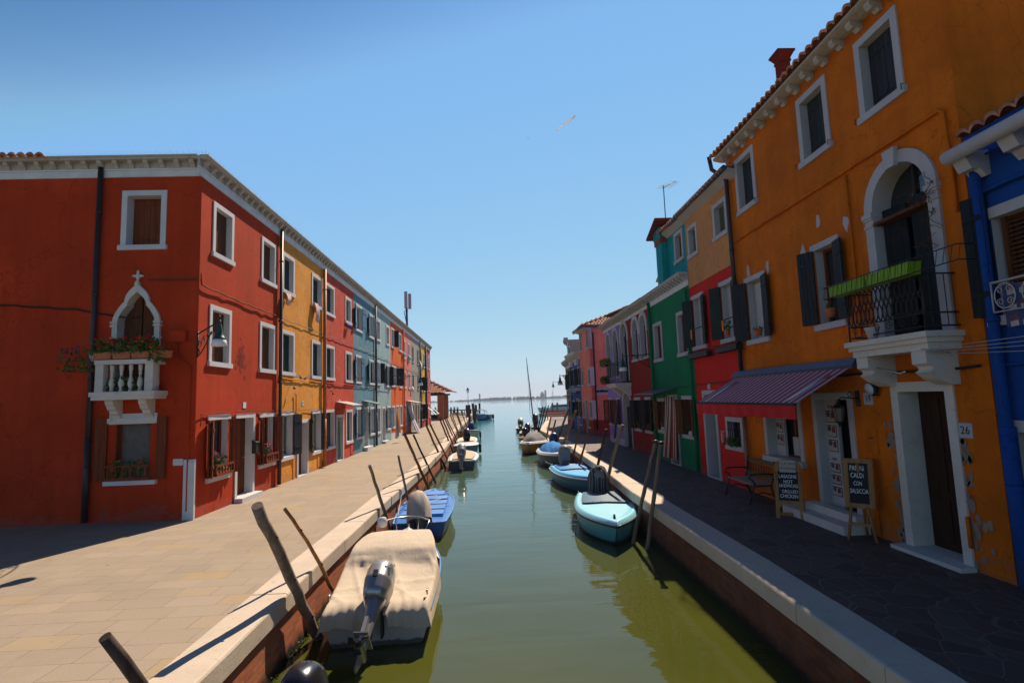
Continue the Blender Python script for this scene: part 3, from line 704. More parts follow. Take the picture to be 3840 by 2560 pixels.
n=4
for i in range(n): balprof(mb,bl+.25+(i+.5)*(br-bl-.5)/n,by+.08,2.96,3.58)
for x in (bl+.1,br-.1):
    for y in (by+.26,): balprof(mb,x,y,2.96,3.58)
H.b('balustrade',mb,MT['istria'],t)
for x in (bl+.28,br-.32):
    mb=MB(); mb.prism([(by+.1,2.78),(0,2.78),(0,2.36),(-.06,2.36),(-.1,2.42),(-.17,2.46),(-.19,2.53),(-.26,2.57),(-.29,2.64),(by+.13,2.68)],x-.09,x+.09,'x'); H.b('console',mb,MT['istria'],t)
mb=MB(); mb.box(g0-.02,g1+.02,-.07,0,2.25,2.36); mb.box(g0,g1,-.05,-.0,2.22,2.25); H.b('lintel_moulding',mb,MT['istria'])
pl=thing('planter_box','row of terracotta planters with red geraniums on the white stone balcony','planter',SF.M@T(cx,by+.05,3.7))
mb=MB()
for i in range(4):
    x=bl+.0+i*.42; mb.prism([(x+.02,3.70),(x+.38,3.70),(x+.40,3.86),(x,3.86)],by-.05,by+.13)
mb.build('planter',MT['terracotta'],pl,SF.M)
flowers(pl,SF.M,[(bl,br-.05,by-.03,by+.1,3.84,4.16)],'geranium',46,480,seed=4,size=.05)
flowers(pl,SF.M,[(br-.05,br+.22,by-.1,by+.1,3.62,4.05)],'geranium',12,120,seed=5,size=.04,name='trailing_flowers')
t=thing('hanging_plant','trailing violet flowers in a round white pot hanging at the left end of the balcony','plant',SF.M@T(bl-.3,by+.1,3.7))
mb=MB(); mb.lathe([(.05,0),(.09,.12),(.1,.16)],10,(bl-.12,by+.15,3.68)); mb.build('pot',MT['white'],t,SF.M)
flowers(t,SF.M,[(bl-.75,bl-.1,by,by+.2,3.45,3.95)],'violet',34,200,seed=6,size=.035)
for i in range(5):
    x_=bl+.25+i*(br-bl-.5)/4; t=thing('balcony_plant','green trailing plant tucked between the stone balusters of the balcony','plant',SF.M@T(x_,by+.15,2.97),'plants between the balusters')
    flowers(t,SF.M,[(x_-.05,x_+.08,by+.1,by+.2,2.95,3.3)],'leaf',0,90,seed=70+i,size=.035,name='foliage')
# ground floor window: shutters folded out and rail
for x,sg in ((g0+.0,-1),(g1,1)):
    mb=leafboards(.24,1.42,2); M=SF.M@T(x+sg*.02,-.04,.95)@(RZ(R(180+12)) if sg<0 else RZ(R(-12))); H.b('shutter',mb,MT['board_brown2'],None,M)
mb=MB(); z=.95; mb.box(g0+.05,g1-.05,-.2,-.17,z+.02,z+.07); mb.box(g0+.05,g1-.05,-.2,-.17,z+.3,z+.35)
for i in range(6): mb.box(g0+.1+i*(g1-g0-.24)/5,g0+.14+i*(g1-g0-.24)/5,-.195,-.175,z+.07,z+.3)
t=thing('window_rail','red brown wooden flower rail on the shaded window under the stone balcony','flower rail',SF.M@T(cx,-.18,z)); mb.build('rail',MT['board_brown2'],t,SF.M)
flowers(t,SF.M,[(g0+.2,g1-.2,-.15,-.08,z+.1,z+.45)],'geranium',7,160,seed=8,size=.035)
a,b=sd('B',1275,1020),sd('B',1347,1065)
mb=MB(); mb.box(a[0],b[0],-.02,-.001,b[1],a[1]); tag(mb.build('wall_plate',MT['white'],None,SF.M),'blank white stone plate low on the shaded red end wall','plate')
mb=MB(); mb.box(19.78,20.04,-.05,.0,0,1.36); mb.box(19.90,20.05,-.08,-.05,0,1.3); tag(mb.build('corner_guard',MT['white'],None,SF.M),'tall white stone guard at the foot of the red house corner','guard stone')
u,z=sd('B',1325,125); mb=MB(); mb.box(u-.18,u+.18,-.12,0,z-.12,z+.14); mb.tube([(u-.02,-.06,z-.12),(u-.0,-.06,z-.5),(u+.28,-.05,z-.7),(u+.28,-.05,.2)],.018,6); tag(mb.build('junction_box',PL['red'],None,SF.M),'red painted cable junction box on the shaded end wall near the corner','junction box')
H.cable([(15,5.15),(17.2,4.95),(18.35,4.72),(18.75,4.74)],'wire',.02,.02,name='wall_cable')
H.cable([(18.8,5.62),(19.4,5.6),(19.98,5.6)],MT['board_brown2'],.02,.01)
# anti-pigeon spikes on the gutters
mb=MB()
for i in range(150):
    u=9+i*.075; 
    for dy in (-.19,-.08): mb.tube([(u,dy,ZT),(u+.02*(1 if i%2 else -1),dy,ZT+.13)],.0022,3,False)
H.b('pigeon_spikes',mb,MT['steel'])
mb=MB()
for i in range(190):
    u=-.2+i*.12; mb.tube([(u,-.17,ZT),(u+.02*(1 if i%2 else -1),-.19,ZT+.12)],.0022,3,False)
L1.b('pigeon_spikes',mb,MT['steel'])
mb=MB(); c0=L1
tiled(mb,(-.2,3.5,ZT-.03),(0,1,0),Vector((-1,0,-.02)).normalized(),7.8,.12)
L1.b('roof',mb,MT['tile'])
L1.finish(left=False)
# --- simple helper for the other houses of the row
def lamp_fixture(H,c,x,y,label):
    u,z=H.F.at(c,x,y); mb=MB(); mb.tube([(u,0,z),(u,-.12,z+.02),(u,-.16,z-.06)],.012,6); mb.lathe([(.02,0),(.05,-.06),(.045,-.08)],8,(u,-.16,z-.05)); 
    tag(mb.build('wall_light',MT['iron'],None,H.F.M),label,'wall light')
L2=House('house','yellow ochre canal house with crumbling plaster between its middle windows',LF,UB[1],UB[2],HL,PL['yellow'],8,GL)
pairs(L2,[(('A',2075,865),('A',2160,1210)),(('C',470,505),('C',575,910)),(('C',150,1098),('D',290,172)),(('C',468,1208),('D',582,208))],sh='board_green')
L2.window(('D',150,552),('D',288,1045),kind='open',sh='board_grey',ang=(172,168),sash='white',lintel=True)
L2.door(('D',322,640),('D',440,1195),leaf='board_brown2')
L2.window(('D',480,540),('D',583,985),kind='open',sh='board_grey',ang=(170,165),sash='sash',lintel=False)
L2.cornice(ZC,ZT)
L2.pipe(9.45,.05,8.15,flat('orange_pipe',(.40,.13,.03),.5),.07)
L2.cable([(4.9,5.43),(9.5,5.44)],'pipe'); L2.cable([(4.9,3.45),(9.5,3.44)],MT['ochre'] if 'ochre' in MT else PL['yellow'],.018); L2.cable([(4.9,2.36),(9.4,2.36)],'pipe',.01,.01)
for c,x,y in (('D',300,365),):
    u,z=LF.at(c,x,y); mb=MB(); mb.tube([(u-.1,-.05,z),(u,-.05,z),(u,-.05,.1)],.022,6); L2.b('gas_pipe',mb,PL['yellow'])
u,z=LF.at('D',560,1050); mb=MB(); mb.box(u-.22,u+.22,-.02,0,z-.3,z+.3); L2.b('meter_door',mb,PL['yellow'])
rnd=random.Random(4); mb=MB()
(ua,za),(ub_,zb_)=LF.at('D',285,100),LF.at('D',475,195)
pts=[]
for i in range(26): t=i/25; pts.append((ua+(ub_-ua)*t, za-.15+.1*math.sin(t*9)+rnd.uniform(-.05,.05)-.1*math.sin(t*math.pi)))
poly=pts+[(ub_,zb_),((ua+ub_)/2,zb_-.06),(ua,zb_+.02)]
mb.add([(u,-.004,z) for u,z in poly],[tuple(range(len(poly)))]); L2.b('bare_plaster',mb,plaster('bare_render',(.33,.28,.24),.3,(.12,.10,.09),.6))
numtile(L2,'D',383,460,'67','white number tile reading 67 on the yellow wall above the doorway',.17)
lamp_fixture(L2,'D',245,270,'small bulb light sticking out of the yellow wall under the middle windows')
L2.finish()
L3=House('house','coral red canal house between the yellow and the blue house',LF,UB[2],UB[3],HL,PL['coral'],8,GL)
pairs(L3,[(('C',615,605),('C',707,990)),(('C',822,752),('C',885,1065)),(('C',615,1258),('D',720,222)),(('C',823,1328),('D',910,245)),(('D',630,530),('D',720,940)),(('D',845,530),('D',915,880))],sh='board_green',gap=0)
L3.door(('D',742,585),('D',820,1050),leaf='board_green')
L3.cornice(ZC,ZT); L3.cable([(9.55,5.44),(14.4,5.44)],'pipe'); L3.cable([(9.55,3.44),(14.4,3.45)],PL['coral'],.018)
numtile(L3,'D',777,440,'','pale number tile on the coral wall above its doorway',.17)
lamp_fixture(L3,'D',670,335,'small bulb light sticking out of the coral wall')
def canopy(name,H,u0,u1,z,proj,label,mat,drop=.18,scroll=True):
    t=thing(name,label,'door canopy',H.F.M@T((u0+u1)/2,0,z))
    mb=MB(); mb.prism([(-proj,z-drop),(0,z),(0,z+.025),(-proj,z-drop+.025)],u0,u1,'x'); mb.build('roof',mat,t,H.F.M)
    for u in (u0+.05,u1-.05):
        mb=MB(); mb.tube([(u,-proj+.03,z-drop-.01),(u,-.02,z-.02),(u,-.02,z-.45),(u,-proj*.5,z-.22),(u,-proj+.05,z-drop-.02)],.009,5)
        if scroll:
            for (yy,zz,r) in ((-.12,z-.3,.07),(-.28,z-.2,.05)): mb.tube([(u,yy+r*math.cos(q/8*6.28)*(1-q/16),zz+r*math.sin(q/8*6.28)*(1-q/16)) for q in range(11)],.006,4)
        mb.build('bracket',MT['iron'],t,H.F.M)
canopy_m=flat('canopy_sheet',(.36,.33,.29),.5,.1)
u0,z=LF.at('D',745,498); canopy('door_canopy',L3,u0-.1,LF.at('D',850,500)[0]+.1,2.62,.75,'pale sheet canopy on scrolled brackets over the coral house doorway',canopy_m)
u,z=LF.at('D',905,930); mb=MB(); mb.box(u-.2,u+.2,-.02,0,z-.32,z+.32); L3.b('meter_door',mb,PL['coral'])
L3.finish()
L4=House('house','steel blue canal house with blue edged shutters standing open',LF,UB[3],UB[4],HL,PL['blue'],8,GL)
pairs(L4,[(('C',930,825),('C',1000,1150)),(('C',1070,930),('C',1125,1215)),(('C',930,1365),('D',1010,255)),(('C',1072,1415),('D',1160,270))],kind='open',sh='board_blue',ang=(172,172),sash='board_dark')
pairs(L4,[(('D',955,505),('D',1018,835)),(('D',1100,500),('D',1155,795))],kind='open',sh='board_blue',ang=(172,172),sash='board_dark',lintel=True)
L4.door(('D',1030,500),('D',1090,940),step=.2,leaf='board_dark')
u0,_=LF.at('D',1030,500); canopy('door_canopy',L4,u0-.2,u0+1.3,2.66,.7,'light glass canopy over the steel blue house doorway',flat('canopy_glass',(.30,.38,.38),.2,.1),scroll=False)
L4.cornice(ZC,ZT); L4.pipe(19.33,.05,8.4,'pipe',.06); L4.cable([(14.5,5.44),(19.3,5.44)],'sash',.014); L4.cable([(14.5,3.42),(19.3,3.45)],'sash',.014); L4.finish()
L5=House('house','pale blue canal house between the steel blue and the orange house',LF,UB[4],UB[5],HL,PL['ltblue'],8,GL)
pairs(L5,[(('C',1150,990),('C',1190,1240)),(('C',1250,1055),('C',1285,1285))],sh='board_dark')
pairs(L5,[(('C',1155,1430),('D',1215,270)),(('C',1252,1470),('D',1310,290))],kind='open',sh='board_dark',ang=(172,150),sash='board_dark')
L5.window(('D',1178,495),('D',1218,780)); L5.window(('D',1283,490),('D',1325,740),kind='open',sh='board_blue',ang=(172,170),sash='board_dark')
L5.door(('D',1230,500),('D',1272,855),step=.15,leaf='board_dark')
L5.cornice(ZC,ZT); L5.cable([(19.5,5.4),(24,5.4)],'sash',.014); L5.cable([(19.5,3.4),(24,3.35)],'sash',.014); L5.finish()
L6=House('house','bright orange canal house with dark shutters on the left bank',LF,UB[5],UB[6],HL,PL['orange'],8,GL)
L6.window(('E',605,398),('E',665,825),kind='open',sh='board_dark',ang=(None,140),sash='board_dark'); L6.window(('E',755,498),('E',808,895),sh='board_olive')
L6.window(('E',612,1140),('D',1385,290),kind='open',sh='board_dark',ang=(172,150),sash='board_dark'); L6.window(('E',762,1198),('D',1445,300),sh='board_dark')
pairs(L6,[(('D',1340,487),('D',1370,725)),(('D',1422,480),('D',1450,705))],sh='board_olive')
L6.door(('D',1380,483),('D',1415,820),leaf='board_dark')
L6.cornice(ZC,ZT); L6.pipe(UB[6]-.08,.05,8.2,PL['orange'],.06); L6.cable([(UB[5],5.3),(UB[6],5.3)],'pipe'); L6.finish(base=.42,mats=[PL['orange'],MT['white']])
def regular(H,us,upper=(5.95,7.45),mid=(3.6,5.0),ground=(.75,2.35),w=.95,doors=(),sh='board_olive',fr='white',**kw):
    for u in us:
        H.window(None,None,r=(u-w/2,u+w/2,upper[0],upper[1]),sh=sh,frame=fr); H.window(None,None,r=(u-w/2,u+w/2,mid[0],mid[1]),sh=sh,frame=fr)
        if u not in doors: H.window(None,None,r=(u-w/2,u+w/2,ground[0],ground[1]),sh=sh,frame=fr)
    for u in doors: H.door(None,None,r=(u-w/2,u+w/2,0,2.5),frame=fr,leaf=sh)
def two(a,b,f0=.25,f1=.78): return [a+(b-a)*f0,a+(b-a)*f1]
L7=House('house','salmon pink canal house beyond the orange one',LF,UB[6],UB[7],HL,PL['pink'],8,GL)
t2=two(UB[6],UB[7],.2,.72); regular(L7,t2+[],sh='board_grey'); L7.door(None,None,r=(sum(t2)/2-.5,sum(t2)/2+.5,0,2.4)); L7.cornice(ZC,ZT); L7.cable([(UB[6],5.2),(UB[7],5.2)],'pipe'); L7.finish()
L8=House('house','weathered grey canal house beyond the pink one',LF,UB[7],UB[8],HL,PL['grey'],8,GL)
t2=two(UB[7],UB[8],.2,.75); regular(L8,t2,sh='board_grey',fr='sash'); L8.door(None,None,r=(sum(t2)/2-.5,sum(t2)/2+.5,0,2.4),frame='sash'); L8.cornice(ZC,ZT); L8.pipe(UB[8]-.06,.05,8.3,'pipe',.07); L8.cable([(UB[7],5.2),(UB[8],5.2)],'pipe'); L8.finish()
L9=House('house','mustard yellow canal house with large dark shutters far down the left bank',LF,UB[8],UB[9],HL,PL['ochre'],8,GL)
t2=two(UB[8],UB[9],.25,.75)
for u in t2:
    L9.window(None,None,r=(u-.5,u+.5,5.95,7.45),sh='board_grey'); L9.window(None,None,r=(u-.5,u+.5,3.5,5.0),kind='open',sh='board_grey',ang=(110,150)); L9.window(None,None,r=(u-.5,u+.5,.7,2.4),kind='open',sh='board_grey',ang=(110,150))
L9.cornice(ZC,ZT); L9.pipe(UB[9]-.06,.05,8.3,'pipe',.09); L9.cable([(UB[8],5.1),(UB[9],5.1)],'pipe'); L9.finish(base=.7,mats=[PL['ochre'],PL['crimson']])
L10=House('house','crimson end house of the left row beside the tile roofed shelter',LF,UB[9],UB[10],HL,PL['crimson'],8,GL)
t2=two(UB[9],UB[10],.2,.7); regular(L10,t2,sh='board_olive'); L10.cornice(ZC,ZT,u1=UB[10]+.3); L10.cable([(UB[9],5.1),(UB[10],5.1)],'pipe'); L10.finish()
for H_i,(H_,h_) in enumerate(((L1,4.0),(L2,0),(L3,0),(L4,0),(L5,0),(L6,0),(L7,0),(L8,0),(L9,0),(L10,0))):
    prism_roof(H_,H_.u0+(.0 if H_i else .05),H_.u1,.0,4.0,H_.depth-.02,ZT-.015,.27,hip=h_,name='roof')
# small awning boards at the last house
for k,(x,y) in enumerate(((530,670),(595,660))):
    u,z=LF.at('F',x,y); mb=MB(); mb.prism([(-.05,z+.05),(-.9,z-.75),(-.88,z-.8),(-.02,z)],u,u+.9,'x')
    tag(mb.build('window_board',MT['white'],None,LF.M),['cream board propped outward from the nearer ground floor window of the crimson end house','cream board propped outward from the farther ground floor window of the crimson end house'][k],'board')
# laundry and cloths hanging out of upper windows
def cloth(H,c,x,y,w,h,mat,label,seed,p=.12):
    u,z=H.F.at(c,x,y,p); rnd=random.Random(seed); rows=[]
    for i in range(7):
        t=i/6; rows.append([(u+(j/8-.5)*w*(1-.35*t)+.03*math.sin(t*5+seed),-.07-.10*math.sin(t*2.6)-.035*math.sin(j*1.9+seed+t*2),z-h*t+.02*math.sin(j*1.3)) for j in range(9)])
    mb=MB(); mb.grid(rows); mb.s=False
    tag(mb.build('hanging_cloth',mat,None,H.F.M),label,'cloth',None)
clp=flat('cloth_pink',(.62,.42,.38),.9,.3,9); clw=flat('cloth_white',(.75,.75,.75),.9,.1); clb=flat('cloth_light_blue',(.12,.42,.62),.9,.2); cln=flat('cloth_navy',(.02,.05,.22),.9,.2)
cloth(L2,'C',225,725,.5,.42,clp,'pale pink cloth blowing out of the nearer top window of the yellow house',1)
cloth(L2,'C',530,830,.55,.75,clp,'pale pink cloth hanging from the farther top window of the yellow house',2)
cloth(L3,'C',870,1050,.6,.22,cln,'dark bundle of cloth on the farther top sill of the coral house',3)
cloth(L7,'E',865,885,.9,.35,clb,'light blue cloth on the nearer top sill of the pink house, left bank',4)
cloth(L7,'E',975,950,1.0,.42,clb,'light blue cloth on the farther top sill of the pink house, left bank',5)
cloth(L9,'E',1190,1060,.9,.8,clw,'white cloth hanging from the nearer top window of the mustard house',6)
cloth(L9,'E',1255,1100,1.2,.35,cln,'navy cloth on the farther top sill of the mustard house',7)
cloth(L8,'F',250,255,.7,.4,clw,'white cloth on the middle sill of the grey house',8)
# door curtains
def door_curtain(H,u0,u1,z1,z0,mats,label,p0=.03,p1=.5,seed=1,n=28,lean=0.0):
    mb=MB(); rows=[]
    for i in range(13):
        t=i/12; rows.append([(u0+(u1-u0)*(j/n)+lean*t,-p0-(p1-p0)*(t**1.2)*(.35+.65*math.sin(math.pi*min(1,.25+j/n*.8)))-.03*math.sin(j*1.35)*(.4+t),z1+(z0-z1)*t) for j in range(n+1)])
    b=len(mb.f); mb.grid(rows)
    for q in range(len(mb.mi)):
        j=q%n; mb.mi[q]=(j//1)%2 if len(mats)==2 else 0
    tag(mb.build('door_curtain',mats,None,H.F.M),label,'curtain')
stb=flat('curtain_blue',(.10,.13,.24),.9,.15); stw=flat('curtain_white',(.62,.60,.58),.9,.1)
u0,_=LF.at('F',125,640); u1,_=LF.at('F',225,640); door_curtain(L7,u0,u1+.3,2.35,.15,[stb,stw],'blue and white striped door curtain billowing outward at the pink house',p1=.9)
u0,_=LF.at('D',1385,560); door_curtain(L6,u0,u0+.8,2.1,.35,[flat('curtain_orange',(.70,.28,.04),.9,.1)],'orange yellow curtain hanging in the doorway of the orange house, left bank',p1=.25)
door_curtain(L3,LF.at('D',752,800)[0],LF.at('D',772,800)[0],1.75,.2,[flat('curtain_teal',(.03,.22,.17),.9,.1)],'narrow teal curtain in the doorway of the coral house',p1=.1,n=6)
u0,_=LF.at('F',125,580); canopy('door_canopy',L7,u0-.2,u0+2.6,2.62,.9,'flat grey canopy above the striped door curtain',canopy_m)
MT['white_l']=MT['white']; MT['white']=stone('aged_shaded_white_stone',(.46,.44,.45),.5,.35)  # right row's white stone: more stained, and its shade put into the colour
# ------------------------------------------------------------------ RIGHT ROW
PR_={
 'orange':plaster('plaster_amber',(.58,.130,.004),.26,(.42,.33,.24),.86,grime=.45,fade=(.64,.155,.006)),
 'blue':plaster('plaster_cobalt',(.008,.06,.26),.12),
 'red':plaster('plaster_scarlet',(.60,.022,.016),.08),
 'tan':plaster('plaster_tan',(.56,.25,.09),.10,(.30,.14,.08),.80),
 'turq':plaster('plaster_turquoise',(.008,.27,.28),.08),
 'green':plaster('plaster_green',(.006,.17,.07),.10),
 'maroon':plaster('plaster_maroon',(.26,.012,.007),.16),
 'lav':plaster('plaster_lavender',(.30,.20,.52),.08),
 'rose':plaster('plaster_rose',(.80,.21,.15),.12,(.42,.08,.06),.76,fade=(.80,.25,.18)),
 'royal':plaster('plaster_royal_blue',(.05,.13,.45),.10),
 'dkred':plaster('plaster_dark_red',(.30,.025,.018),.12),
}
GR='right bank canal houses'
MT['old_door']=woodm('old_door_wood',(.045,.022,.012),1,.5)
U=lambda c,x,y,p=0: RF.at(c,x,y,p)
# --- amber building
A_=House('house','tall amber orange building with the striped awning and an iron balcony, right bank',RF,46.42,53.29,8.66,PR_['orange'],9,GR)
A_.window(('b',205,1190),('b',378,1490),sh='board_grey',fw=.13); A_.window(('b',658,750),('b',925,1080),sh='board_grey',fw=.13); A_.window(('b',1082,335),('b',1467,680),sh='board_grey',fw=.13)
# small iron shutter catches beside the sills
mb=MB()
for c,x,y in (('b',240,1570),('b',378,1460),('b',685,1225),('b',925,1040),('b',1128,895),('b',1470,630)):
    u,z=U(c,x,y); mb.tube([(u,0,z+.03),(u,-.09,z+.03),(u,-.09,z-.06)],.009,4)
A_.b('shutter_catch',mb,MT['iron'])
A_.window(('c',280,490),('c',475,945),kind='open',sh='board_grey',ang=(150,168),sash='sash',lintel=True,curt='white')
A_.window(('c',770,250),('c',1045,830),kind='open',sh='board_grey',ang=(150,168),sash='board_brown2',lintel=True)
# balcony door
slz=3.17; sl0,sl1=RF.at('c',1020,990,.55)[0],53.0
dz1=U('b',1500,1050)[1]; du0=U('c',1200,150)[0]; du1=U('c',1790,300)[0]
bw=A_.archwindow(du0,du1,slz+.06,dz1,fw=.19,kind='glass',sill=False,keystone=True,name='balcony_door',depth=.3)
mb=leafboards(.42,2.1,4); A_.b('shutter',mb,MT['board_dark'],bw,RF.M@T(du0+.21,.12,slz+.08)@RZ(R(10)))
mb=MB(); mb.box(du0+.2,du1-.2,-.05,.25,dz1-1.0,dz1-.95); A_.b('transom',mb,MT['board_brown'],bw)
mb=leafboards(.42,2.1,4); A_.b('shutter',mb,MT['board_dark'],bw,RF.M@T(du1-.66,.1,slz+.08))
pj=.55
bal=A_.b('balcony',MB().box(sl0,sl1,-pj,0,slz-.03,slz+.05).box(sl0+.04,sl1-.04,-pj+.04,0,slz-.10,slz-.03).box(sl0+.08,sl1-.08,-pj+.08,0,slz-.2,slz-.10),MT['istria'])
for x in (sl0+.12,sl1-.42):
    mb=MB(); mb.prism([(-pj+.1,slz-.2),(0,slz-.2),(0,slz-.68),(-.12,slz-.68),(-.3,slz-.6),(-.42,slz-.5),(-.36,slz-.46),(-.38,slz-.42),(-pj+.1,slz-.38)],x,x+.26,'x'); A_.b('console',mb,MT['istria'],bal)
mb=MB(); y=-pj+.07; zt=slz+.84
def scroll(mb,cx,cz,r,y,turn=1.25,r0=.25,flip=1,tr=.007,axis='u'):
    P=[]
    for q in range(15):
        a=q/14*turn*2*math.pi; rr=r*(1-(1-r0)*q/14); P.append((cx+flip*rr*math.cos(a),y,cz+rr*math.sin(a)) if axis=='u' else (y,cx+flip*rr*math.cos(a),cz+rr*math.sin(a)))
    mb.tube(P,tr,4,False)
mb.tube([(sl0+.06,y,slz+.06),(sl0+.06,y,zt)],.014,6); mb.tube([(sl1-.06,y,slz+.06),(sl1-.06,y,zt)],.014,6)
for z in (zt,slz+.12,slz+.30): mb.tube([(sl0+.06,0,z),(sl0+.06,y,z),(sl1-.06,y,z),(sl1-.06,0,z)],.012,5)
n=16
for i in range(n):
    x=sl0+.13+i*(sl1-sl0-.26)/(n-1)
    P=[(x+.05*math.sin(t/10*2*math.pi),y,slz+.3+(zt-slz-.3)*t/10) for t in range(11)]; mb.tube(P,.012,4,False)
    P=[(x-.05*math.sin(t/10*2*math.pi),y,slz+.3+(zt-slz-.3)*t/10) for t in range(11)]; mb.tube(P,.012,4,False)
    mb.lathe([(0,0),(.022,.02),(0,.04)],6,(x,y,slz+.3+(zt-slz-.3)/2))
for i in range(6): scroll(mb,sl0+.2+i*.25,slz+.21,.07,y,flip=1 if i%2 else -1)
for k in range(4):
    yy=y+.1+k*.11
    for x in (sl0+.06,sl1-.06): mb.tube([(x,yy,slz+.12),(x,yy,zt)],.008,4,False)
A_.b('railing',mb,MT['iron'],bal)
# planter holder with lime boxes along the rail
t=thing('planter_box','lime green planter boxes in a wire holder along the black balcony rail','planter',RF.M@T(sl0+.7,y-.12,zt+.05))
pa,pb=RF.at('c',925,620,.68)[0],RF.at('c',1540,450,.68)[0]; pw=(pb-pa)/2
for k in range(2):
    x0=pa+k*pw; mb=MB(); mb.prism([(x0+.02,zt-.02),(x0+pw-.06,zt-.02),(x0+pw-.03,zt+.15),(x0-.0,zt+.15)],y-.24,y-.06)
    for i in range(12): mb.box(x0+.03+i*(pw-.1)/12,x0+.03+(i+.55)*(pw-.1)/12,y-.247,y-.24,zt-.0,zt+.15)
    mb.build('planter',flat('lime_plastic',(.18,.34,.015),.4,.08),t,RF.M)
mb=MB(); x0,x1=pa-.1,RF.at('c',1922,440,.68)[0]
for z in (zt-.03,zt+.16):
    mb.tube([(x0,y-.04,z),(x0,y-.27,z),(x1,y-.27,z),(x1,y-.04,z)],.008,4)
for i in range(24):
    x=x0+(x1-x0)*i/23; mb.tube([(x,y-.27,zt-.03),(x+.05,y-.27,zt+.16)],.005,4,False)
mb.build('wire_holder',MT['iron'],t,RF.M)
tag(MB().lathe([(.06,0),(.10,.16),(.11,.18),(.0,.18)],12,(sl0+.55,-.45,slz+.06)).build('flower_pot',MT['white'],None,RF.M),'round white pot standing on the floor of the iron balcony','pot')
# dry creeper on the balcony door
rnd=random.Random(12); mb=MB()
for i in range(16):
    p=Vector((du1-.1+rnd.uniform(-.1,.1),-.12,slz+rnd.uniform(1.3,2.4))); P=[p]
    for k in range(6): p=p+Vector((rnd.uniform(-.14,.10),rnd.uniform(-.03,.03),rnd.uniform(-.1,.1))); P.append(p)
    mb.tube(P,.005,4,False)
tag(mb.build('dry_creeper',MT['board_brown'],None,RF.M),'bare dry creeper twigs over the right side of the balcony arch','creeper')
# gutter, brackets and tiles
mb=MB(); a,b=46.3,53.32
mb.prism([(-.24,8.62),(-.08,8.58),(0,8.58),(0,8.71),(-.26,8.71),(-.29,8.69),(-.29,8.64)],a,b,'x')
n=15
for i in range(n):
    x=46.6+i*(53.1-46.6)/(n-1); mb.prism([(-.22,8.61),(0,8.58),(0,8.45),(-.05,8.44),(-.10,8.49),(-.17,8.49),(-.22,8.54)],x-.06,x+.06,'x')
A_.b('gutter',mb,MT['corn'])
mb=MB(); tiled(mb,(46.3,3.5,8.70+.30*3.86),(1,0,0),Vector((0,-1,-.30)).normalized(),7.0,4.0); A_.b('roof',mb,MT['tile'])
u,z=U('b',560,500,-1.2)
def chimney(H,u,y,z0,z1,w,mat,name='chimney',slot=True):
    mb=MB(); mb.box(u-w/2,u+w/2,y-w/2,y+w/2,z0,z1-.45*w*2); zz=z1-.9*w
    mb.box(u-w*.58,u+w*.58,y-w*.58,y+w*.58,zz,zz+.06); 
    mb.add([(u-w*.5,y-w*.5,zz+.06),(u+w*.5,y-w*.5,zz+.06),(u+w*.5,y+w*.5,zz+.06),(u-w*.5,y+w*.5,zz+.06),(u-w*.85,y-w*.85,z1),(u+w*.85,y-w*.85,z1),(u+w*.85,y+w*.85,z1),(u-w*.85,y+w*.85,z1)],[(0,1,5,4),(1,2,6,5),(2,3,7,6),(3,0,4,7),(4,5,6,7)])
    mb.box(u-w*.9,u+w*.9,y-w*.9,y+w*.9,z1,z1+.05); return H.b(name,mb,mat)
chimney(A_,u,1.2,8.6,U('b',560,400,-1.2)[1],.25,plaster('chimney_red',(.13,.015,.007),.2))
# services on the wall
A_.pipe(46.55,2.9,8.0,'pipe',.055,top=[(46.5,-.09,8.05),(46.35,-.12,8.2),(46.2,-.3,8.45),(46.2,-.35,8.8)])
p0=U('b',1740,800); p1=U('b',1810,1140); p2=U('c',230,200)
A_.cable([(46.6,p2[1]),(48.2,(p2[1]*2+p0[1])/3+.0),(p0[0]-.05,p0[1]),(p0[0]+.02,p0[1]-.05),(p1[0],p1[1]),(p1[0],p1[1]-.8)],PR_['orange'],.028,.01)
u,z=U('b',1035,1290); A_.cable([(u,z),(u+.0001,3.4)],PR_['orange'],.022,0)
A_.cable([(46.6,2.80),(50.8,2.72),(53.2,2.72)],'wire',.02,.02)
